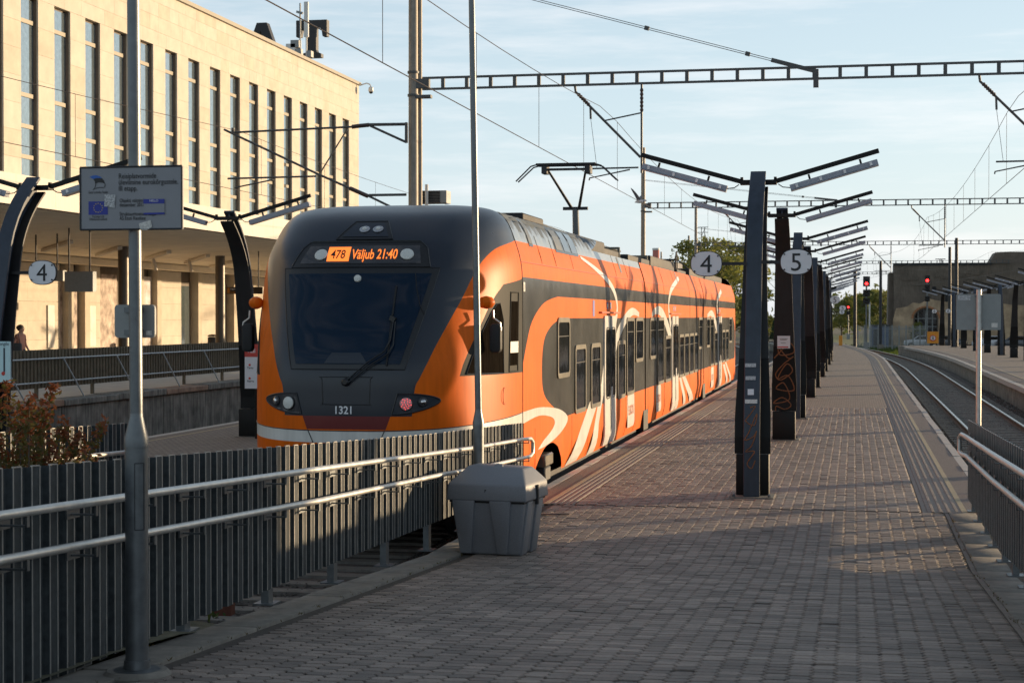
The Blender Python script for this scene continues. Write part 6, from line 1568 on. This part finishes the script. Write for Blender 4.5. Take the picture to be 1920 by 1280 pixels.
# buffer stop at the end of the train's track
BF = empty('buffer_stop', (TX, 12.6, -.75), 'rust-red buffer stop at the end of the track behind the fence', 'buffer stop')
for s in (-1, 1):
    b = MB(); b.bar((TX+s*.9, 12.9, -.7), (TX+s*.9, 12.9, .32), .16, .16, up=(0, 1, 0)); b.build('upright', 'buffer_red', BF)
    b = MB(); b.bar((TX+s*.9, 12.85, .22), (TX+s*.98, 11.7, -.7), .14, .14); b.build('brace', 'buffer_red', BF)
b = MB(); b.bar((TX-1.3, 13.02, .2), (TX+1.3, 13.02, .2), .10, .30); b.build('cross_beam', 'buffer_red', BF)
# scattered tufts and litter along joints of the paving
b = MB()
for _ in range(130):
    s = random.choice([(-3.955, .02), (1.165, .02)]); y = random.uniform(8, 21.5); x = s[0]+random.gauss(0, s[1]); z = ramp_z(y)
    for k in range(4): a = random.random()*6.28; h = random.uniform(.008, .03); b.add([(x-.003, y, z), (x+.003, y, z), (x+math.cos(a)*h*.7, y+math.sin(a)*h*.7, z+h)], [(0, 1, 2)])
tag(b.build('joint_weeds', 'leaf_olive', recalc=False), 'tiny weeds in the kerb joints', kind='stuff')

b = MB()
for _ in range(70):
    y = 9+12*random.random()**.8; x = random.uniform(-3.7, 1.0); r = random.uniform(.008, .02); b.add([(x+r*math.cos(k*.9)*random.uniform(.8, 1.2), y+r*math.sin(k*.9)*random.uniform(.8, 1.2), ramp_z(y)+.003) for k in range(7)], [tuple(range(7))])
tag(b.build('gum_spots', 'joint_sand', recalc=False), 'dark gum spots trodden into the paving', kind='stuff')
# ------------------------------------------------------------------ far right: signals, ruin, barriers, cars, masts
def signal(px, D, heads, pyb, label, lit=0, wpx=13):
    base = gnd(px, D); T = empty('railway_signal', base, label, 'signal', 'red railway signals'); Y = base.y
    z0 = P(px, heads[0][0], Y=Y).z
    b = MB(); b.tube([(base.x, Y+.1, -1), (base.x, Y+.1, z0)], .085, 10); b.build('post', 'galv', T, smooth=True)
    for i, (a, c) in enumerate(heads):
        za, zc = P(px, a, Y=Y).z, P(px, c, Y=Y).z; wd = (P(px+wpx/2, 600, Y=Y).x-P(px-wpx/2, 600, Y=Y).x)
        H = MB().box(base.x-wd/2, base.x+wd/2, Y-.05, Y+.09, zc, za).build('head', 'sign_black', T)
        n = 2
        for k in range(n):
            z = zc+(za-zc)*(.28+.46*k); q = Vector((base.x, Y-.05, z)); b = MB(); b.lathe([(.15, 0), (.14, .04), (.02, .06)], q, 14, (0, -1, 0)); b.build('lens', 'signal_red' if (i == 0 and k == lit) else 'glass_dark', H, smooth=True)
            b = MB(); pl = [q+Vector((.2*math.cos(R(t)), 0, .2*math.sin(R(t)))) for t in range(0, 181, 20)]
            for u in range(len(pl)-1): b.add([pl[u], pl[u+1], pl[u+1]+Vector((0, -.22, 0)), pl[u]+Vector((0, -.22, 0))], [(0, 1, 2, 3)])
            b.build('hood', 'sign_black', H)
    MB().box(base.x-.25, base.x+.25, Y-.25, Y+.3, -1, -.1).build('cabinet', 'sign_grey', T)
signal(1624.5, 172, [(518, 537), (543, 556), (558.5, 570)], 645, 'tall three-headed signal showing red, left of the ruin')
signal(1738.5, 176, [(516.5, 529.5), (533.5, 548.5), (555, 565)], 648, 'three-headed signal showing red in front of the ruin', 0, 9.5)
signal(1590.5, 262, [(574, 581), (583, 590)], 620, 'small far signal showing bright red beside the oval signs', 1, 7)
b = MB(); q = gnd(1630.5, 180); b.tube([(q.x, q.y, -1), (q.x, q.y, P(1630, 566, Y=q.y).z)], .09, 8); tag(b.build('lighting_pole', 'galv_pipe', None, loc=q), 'plain pale pole just right of the tallest signal', 'pole')
for px, D, py, lb in ((1603, 155, 508, 'dark mast among the far lamp arms'), (1651, 172, 489, 'dark mast right of the tallest signal'), (1780.5, 156, 463, 'shorter of two masts in front of the ruin'), (1793, 142, 446, 'taller of two masts in front of the ruin')):
    q = gnd(px, D); T = empty('catenary_mast', q, lb, 'mast', 'far line masts'); b = MB(); b.tube([q, Vector((q.x, q.y, P(px, py, Y=q.y).z))], [.17, .13], 12); b.build('shaft', 'mast_steel' if D > 200 else 'dark_steel', T, smooth=True)
    MB().box(q.x-.3, q.x+.3, q.y-.3, q.y+.3, -1, -.3).build('footing', 'concrete', T)
RY = gnd(1700, 190).y; rq = lambda x, y: P(x, y, Y=RY)
RU = empty('ruined_building', (rq(1676, 640).x, RY, -1), 'windowless ruined stone building with a brick arch on the right', 'ruin')
def flat(poly, y): return lambda x, z: Vector((x, y, z))
def wallp(pts, y, th, m, name):
    pl = [(rq(*p).x, rq(*p).z) for p in pts]; b = MB(); b.prism([Vector((x, y, z)) for x, z in pl], (0, th, 0)); return b.build(name, m, RU)
arch = [(1757, 660)]+[(1736+21*math.cos(R(t)), 597-18*math.sin(R(t))) for t in range(0, 181, 15)]+[(1715, 660)]
wallp([(1676, 660), (1676, 495), (1750, 494), (1800, 494.5), (1860, 493), (2250, 490), (2250, 660)]+[(x, y) for x, y in arch], RY, 6, 'ruin', 'wall')
wallp([(1664, 660), (1667, 511), (1677, 510), (1677, 660)], RY+1.2, 8, 'ruin', 'buttress')
wallp([(1857, 492.5), (1869, 472), (1900, 471), (2250, 468), (2250, 489)], RY+1.5, 5, 'ruin', 'upper_storey')
wallp([(1676, 660), (1674, 600), (1680, 578), (1700, 575), (1712, 567), (1725, 569), (1742, 560), (1756, 563), (1775, 566), (1800, 560), (1830, 568), (1860, 566), (1900, 572), (2250, 570), (2250, 660)]+[(1736+(x-1736)*1.12, 597+(y-597)*1.12) for x, y in arch], RY-.22, .20, 'ruin_plaster', 'plaster_base')
for k in range(16):
    t0, t1 = R(180*k/16+1), R(180*(k+1)/16-1); b = MB(); f = lambda r, t: rq(1736+21*r*math.cos(t), 597-18*r*math.sin(t))
    p4 = [f(1.13, t0), f(1.13, t1), f(1.30, t1), f(1.30, t0)]; b.prism([Vector((p.x, RY-.30, p.z)) for p in p4], (0, .25, 0)); b.build('arch_stone', 'brick_arch', RU)
b = MB(); a, c = rq(1712, 640), rq(1760, 575); b.box(a.x, c.x, RY+.9, RY+1.0, -1, c.z); AW = b.build('arch_window', 'glass_dark', RU)
for px in (1722, 1736, 1749): q = rq(px, 600); MB().box(q.x-.06, q.x+.06, RY+.75, RY+.89, -1, rq(px, 578).z).build('mullion', 'sign_grey', AW)
for py in (597, 612): q = rq(1736, py); MB().box(a.x, c.x, RY+.76, RY+.885, q.z-.05, q.z+.05).build('mullion', 'sign_grey', AW)
for (x0, y0, x1, y1) in ((1748, 537, 1755, 548), (1772, 545, 1795, 566), (1803, 548, 1815, 552)):
    a, c = rq(x0, y1), rq(x1, y0); MB().box(a.x, c.x, RY-.03, RY+.02, a.z, c.z).build('opening', 'train_black', RU)
for (x0, y0, x1, y1) in ((1755, 505, 1834, 522), (1690, 520, 1716, 524), (1712, 530, 1742, 533), (1845, 520, 1880, 540)):
    a, c = rq(x0, y1), rq(x1, y0); b = MB(); n = 26
    for k in range(n):
        x = a.x+(c.x-a.x)*random.random(); z = a.z+(c.z-a.z)*random.random(); s = random.uniform(.2, .55); MBx = (x-s, x+s, RY-.05-random.random()*.04, RY+.01, z-s*.35, z+s*.35); b.box(*MBx)
    b.build('rubble_patch', 'ruin', RU)
a, c = rq(1676, 498), rq(1859, 493); MB().box(a.x-.1, c.x, RY-.12, RY+.2, a.z, c.z+.05).build('eaves', 'dark_steel', RU)
q = rq(1765, 492); b = MB(); b.bar((q.x-.6, RY+1, q.z+.4), (q.x+.5, RY+1, q.z+.4), .1, .08); b.bar((q.x-.1, RY+1, q.z-.4), (q.x-.1, RY+1, q.z+.4), .1, .1); b.bar((q.x+.1, RY+1, q.z-.4), (q.x+.1, RY+1, q.z+.4), .1, .1); b.build('roof_frame', 'dark_steel', RU)
g = P(1720, 640, Y=RY-3); tb_ = tree_mesh(3.0, .9, 'leaf_spring', 50, 26, .1, .06, seed=31); tree('small_bush', tb_, Vector((g.x, RY-3, -1)), 'small yellow-green bush before the brick arch', .95, 0, None, 'bush')
# palisade fence and hut
FY = gnd(1675, 178).y; PF = empty('palisade_fence', (gnd(1612, 178).x, FY, -1), 'grey palisade fence in front of the ruin and the hut', 'fence')
x0 = P(1608, 640, Y=FY).x; x1 = P(1738, 640, Y=FY).x; zt = P(1675, 611, Y=FY).z; n = 10
for i in range(n):
    a = x0+(x1-x0)*i/n; c = x0+(x1-x0)*(i+1)/n; b = MB(); k = a+.06
    while k < c-.03: b.box(k, k+.05, FY, FY+.02, -1, zt); k += .13
    b.bar((a, FY+.04, -.6), (c, FY+.04, -.6), .04, .06); b.bar((a, FY+.04, zt-.3), (c, FY+.04, zt-.3), .04, .06); b.build('bar_panel', 'sign_grey', PF)
    MB().box(a-.05, a+.05, FY+.03, FY+.13, -1, zt+.1).build('post', 'sign_grey', PF)
HY_ = gnd(1648, 186).y; a, c = P(1632, 640, Y=HY_), P(1666, 612, Y=HY_); HU = empty('relay_hut', (a.x, HY_, -1), 'small blue-grey hut with a dark flat roof behind the palisade', 'hut')
MB().box(a.x, c.x, HY_, HY_+2.5, -1, c.z).build('wall', 'hut_blue', HU); MB().box(a.x-.15, c.x+.15, HY_-.15, HY_+2.65, c.z+.003, c.z+.18).build('roof', 'dark_steel', HU); MB().box(a.x+.3, a.x+1.0, HY_-.04, HY_-.005, -1, c.z-.3).build('door', 'dark_steel', HU)
# orange barriers
def barrier(px0, py0, px1, py1, D, label, sign):
    Y = gnd((px0+px1)/2, D).y; a, c = P(px0, py1, Y=Y), P(px1, py0, Y=Y); T = empty('barrier_board', ((a.x+c.x)/2, Y, a.z), label, 'barrier', 'orange barrier boards at the platform ends')
    MB().box(a.x, c.x, Y, Y+.05, a.z, c.z).build('panel', 'board_orange', T)
    for x in (a.x+.06, c.x-.06): MB().box(x-.04, x+.04, Y+.051, Y+.12, -.05, a.z+.2).build('leg', 'sign_grey', T)
    if sign:
        q = Vector(((a.x+c.x)/2, Y-.003, a.z+(c.z-a.z)*.45)); b = MB(); b.lathe([(.27, 0), (.26, .008)], q, 24, (0, -1, 0)); S = b.build('warning_disc', 'sign_white', T)
        b = MB(); pl = [q+Vector((.24*math.cos(R(t)), -.012, .24*math.sin(R(t)))) for t in range(0, 361, 15)]; b.tube(pl, .035, 6, False); b.build('red_ring', 'sign_red', S)
        b = MB(); b.tube([q+Vector((0, -.012, .13)), q+Vector((0, -.012, -.02)), q+Vector((-.09, -.012, -.17))], .028, 6); b.tube([q+Vector((0, -.012, -.02)), q+Vector((.09, -.012, -.17))], .028, 6); b.tube([q+Vector((-.1, -.012, .0)), q+Vector((0, -.012, .09)), q+Vector((.1, -.012, 0))], .024, 6); b.lathe([(.04, 0), (.03, .01)], q+Vector((0, -.01, .17)), 10, (0, -1, 0)); b.build('walker', 'sign_black', S)
barrier(1738.5, 621.5, 1760, 643.5, 150, 'orange barrier board with a no-walking disc on the right platform end', True)
barrier(1573, 629, 1579.5, 650, 146, 'narrow orange barrier board at the end of the near platform', False)
# parked cars behind the right platform
def car(px, D, m, label, rz):
    g = gnd(px, D); T = empty('parked_car', g, label, 'car', 'cars parked by the ruin')
    prof = [(-2.1, .35), (-2.1, .75), (-1.95, .92), (-1.1, 1.0), (-.55, 1.42), (.75, 1.45), (1.45, 1.02), (2.0, .95), (2.15, .7), (2.15, .35)]
    b = MB(); b.prism([g+Vector((x, -.85, z)) for x, z in prof], (0, 1.7, 0)); bevel(b.build('body', m, T), .08, 2)
    for s in (-.86, .84):
        b = MB(); b.prism([g+Vector((x, s, z)) for x, z in ((-.98, 1.02), (-.5, 1.36), (.68, 1.38), (1.2, 1.03))], (0, .02, 0)); b.build('side_window', 'glass_dark', T)
    for x in (-1.3, 1.35):
        for s in (-.78, .78):
            b = MB(); b.lathe([(.33, -.1), (.33, .1)], g+Vector((x, s, .33)), 18, (0, 1, 0)); wv = b.build('wheel', 'train_black', T); b = MB(); b.lathe([(.2, -.11), (.2, .11)], g+Vector((x, s, .33)), 14, (0, 1, 0)); b.build('rim', 'chrome', wv)
car(1731, 186, 'car_white', 'pale parked car below the brick arch', 0); car(1775, 184, 'car_dark', 'dark parked car behind the teal post', 0); car(1860, 182, 'car_white', 'pale parked car just right of the sign panel', 0); car(1905, 180, 'car_dark', 'dark parked car at the right edge', 0)
q = P(1230, 475, Y=430); b = MB(); b.lathe([(1.0, 0), (.85, P(1230, 466, Y=430).z-(-1))], (q.x, 430, -1), 16); CH = empty('chimney_stack', (q.x, 430, -1), 'distant red chimney left of the second mast', 'chimney'); b.build('shaft', 'chimney', CH, smooth=True); b = MB(); b.lathe([(.95, 0), (.95, .5)], (q.x, 430, P(1230, 466, Y=430).z-.4), 16); b.build('cap', 'white_paint', CH)
# floodlight lattice tower behind the second oval
q = gnd(1318, 165); T = empty('floodlight_tower', q, 'thin lattice floodlight tower in front of the airy tree', 'tower'); zt = P(1318, 426, Y=q.y).z
for dx in (-.25, .25):
    b = MB(); b.tube([q+Vector((dx, 0, 0)), Vector((q.x+dx*.6, q.y, zt))], .04, 6); b.build('leg', 'sign_grey', T)
for k in range(12):
    za = -1+(zt+1)*k/12; zb_ = -1+(zt+1)*(k+1)/12; b = MB(); b.tube([(q.x-.22, q.y, za), (q.x+.22, q.y, zb_)], .025, 5); b.build('lattice_bar', 'sign_grey', T)
for z in (zt, zt-.5): b = MB(); b.bar((q.x-.5, q.y, z), (q.x+.5, q.y, z), .1, .06); b.build('platform_rail', 'sign_grey', T)

# ------------------------------------------------------------------ person on the forecourt
ph = P(39, 611, D=54); PZ = .5; PX_, PYY = ph.x, ph.y; hgt = ph.z-PZ
def skin_body():
    s = hgt/1.68; J = {'pel': (0, 0, .92), 'sp': (-.01, 0, 1.12), 'ch': (-.02, 0, 1.30), 'nk': (0, 0, 1.45), 'hd0': (.03, 0, 1.54), 'hd1': (.045, 0, 1.62),
        'hl': (0, .09, .88), 'kl': (.02, .10, .48), 'al': (-.02, .10, .08), 'fl': (.13, .10, .03), 'hr': (0, -.09, .88), 'kr': (.01, -.10, .48), 'ar': (-.03, -.10, .08), 'fr': (.12, -.10, .03),
        'sl': (-.02, .17, 1.37), 'el': (-.04, .22, 1.10), 'wl': (.10, .22, .92), 'ml': (.16, .21, .86), 'sr': (-.02, -.17, 1.37), 'er': (-.05, -.22, 1.10), 'wr': (.09, -.21, .93), 'mr': (.15, -.20, .87)}
    rad = {'pel': .15, 'sp': .125, 'ch': .14, 'nk': .055, 'hd0': .085, 'hd1': .095, 'hl': .09, 'kl': .06, 'al': .045, 'fl': .035, 'hr': .09, 'kr': .06, 'ar': .045, 'fr': .035, 'sl': .06, 'el': .042, 'wl': .03, 'ml': .03, 'sr': .06, 'er': .042, 'wr': .03, 'mr': .03}
    ed = [('pel', 'sp'), ('sp', 'ch'), ('ch', 'nk'), ('nk', 'hd0'), ('hd0', 'hd1'), ('pel', 'hl'), ('hl', 'kl'), ('kl', 'al'), ('al', 'fl'), ('pel', 'hr'), ('hr', 'kr'), ('kr', 'ar'), ('ar', 'fr'), ('ch', 'sl'), ('sl', 'el'), ('el', 'wl'), ('wl', 'ml'), ('ch', 'sr'), ('sr', 'er'), ('er', 'wr'), ('wr', 'mr')]
    nm = list(J); me = bpy.data.meshes.new('sk'); me.from_pydata([Vector(J[k])*s for k in nm], [(nm.index(a), nm.index(c)) for a, c in ed], [])
    o = bpy.data.objects.new('sk', me); COL.objects.link(o); md = o.modifiers.new('s', 'SKIN')
    for i, k in enumerate(nm): sv = me.skin_vertices[0].data[i]; sv.radius = (rad[k]*s, rad[k]*s*(1.0 if k not in ('ch', 'sp', 'pel') else .85)); sv.use_root = (k == 'pel')
    o.modifiers.new('u', 'SUBSURF').levels = 2; o.modifiers['u'].render_levels = 2
    dg = bpy.context.evaluated_depsgraph_get(); m2 = bpy.data.meshes.new_from_object(o.evaluated_get(dg)); bpy.data.objects.remove(o); return m2, s
m2, s_ = skin_body(); m2.materials.clear()
for m in ('skin', 'top_peach', 'trousers', 'sign_black'): m2.materials.append(MATS[m])
for p in m2.polygons:
    c = p.center/s_; p.use_smooth = True
    p.material_index = 0 if c.z > 1.425 else (3 if c.z < .09 else (2 if c.z < .93 and abs(c.y) < .17 else (0 if c.z < 1.0 and abs(c.y) > .17 else 1)))
PE = empty('person', (PX_, PYY, PZ), 'person in a peach top walking past the station wall at the left', 'person'); PE.rotation_euler = (0, 0, R(-20))
link('body', m2, PE)
b = MB(); c = Vector((.01, 0, 1.61))*s_
b.lathe([(.03, -.10), (.085, -.07), (.112, .0), (.105, .055), (.06, .105), (.01, .118)], c+Vector((-.03, 0, .0)), 16); b.lathe([(.02, -.06), (.055, 0), (.02, .06)], c+Vector((-.15, 0, .02)), 10); h_ = b.build('hair', 'hair', None, smooth=True); h_.parent = PE
b = MB(); b.lathe([(.02, 0), (.006, .03)], Vector((.125, 0, 1.565))*s_, 8, (1, 0, -.3)); b.lathe([(.012, 0), (.012, .01)], Vector((.128, .03, 1.60))*s_, 6, (1, 0, 0)); b.lathe([(.012, 0), (.012, .01)], Vector((.128, -.03, 1.60))*s_, 6, (1, 0, 0)); f_ = b.build('face', 'skin', None, smooth=True); f_.parent = PE
b = MB(); o_ = Vector((PX_, PYY, PZ)); b.prism([o_+Vector((-.02+u, -.30, .98+v)) for u, v in rrect(.34, .30, .06)], (0, .10, 0)); BG = empty('shoulder_bag', o_+Vector((0, -.25, .85)), 'dark shoulder bag carried by the person at the left', 'bag'); bevel(b.build('pouch', 'bag', BG), .02, 2)
b = MB(); b.tube([o_+Vector((.10, -.25, 1.12)), o_+Vector((.02, -.20, 1.40)), o_+Vector((-.06, -.19, 1.40)), o_+Vector((-.14, -.25, 1.12))], .014, 6); b.build('strap', 'bag', BG)
# litter bin by the station column
q = P(399, 640, X=-33); b = MB(); LBn = empty('litter_bin', (q.x, q.y, .5), 'small dark litter bin at the foot of the station wall', 'bin'); b.lathe([(.25, 0), (.27, .85), (.22, .9)], (q.x, q.y, .5), 16); b.build('body', 'dark_steel', LBn, smooth=True); b = MB(); b.lathe([(.29, 0), (.2, .1), (.05, .12)], (q.x, q.y, 1.42), 16); b.build('lid', 'jamb', LBn, smooth=True)
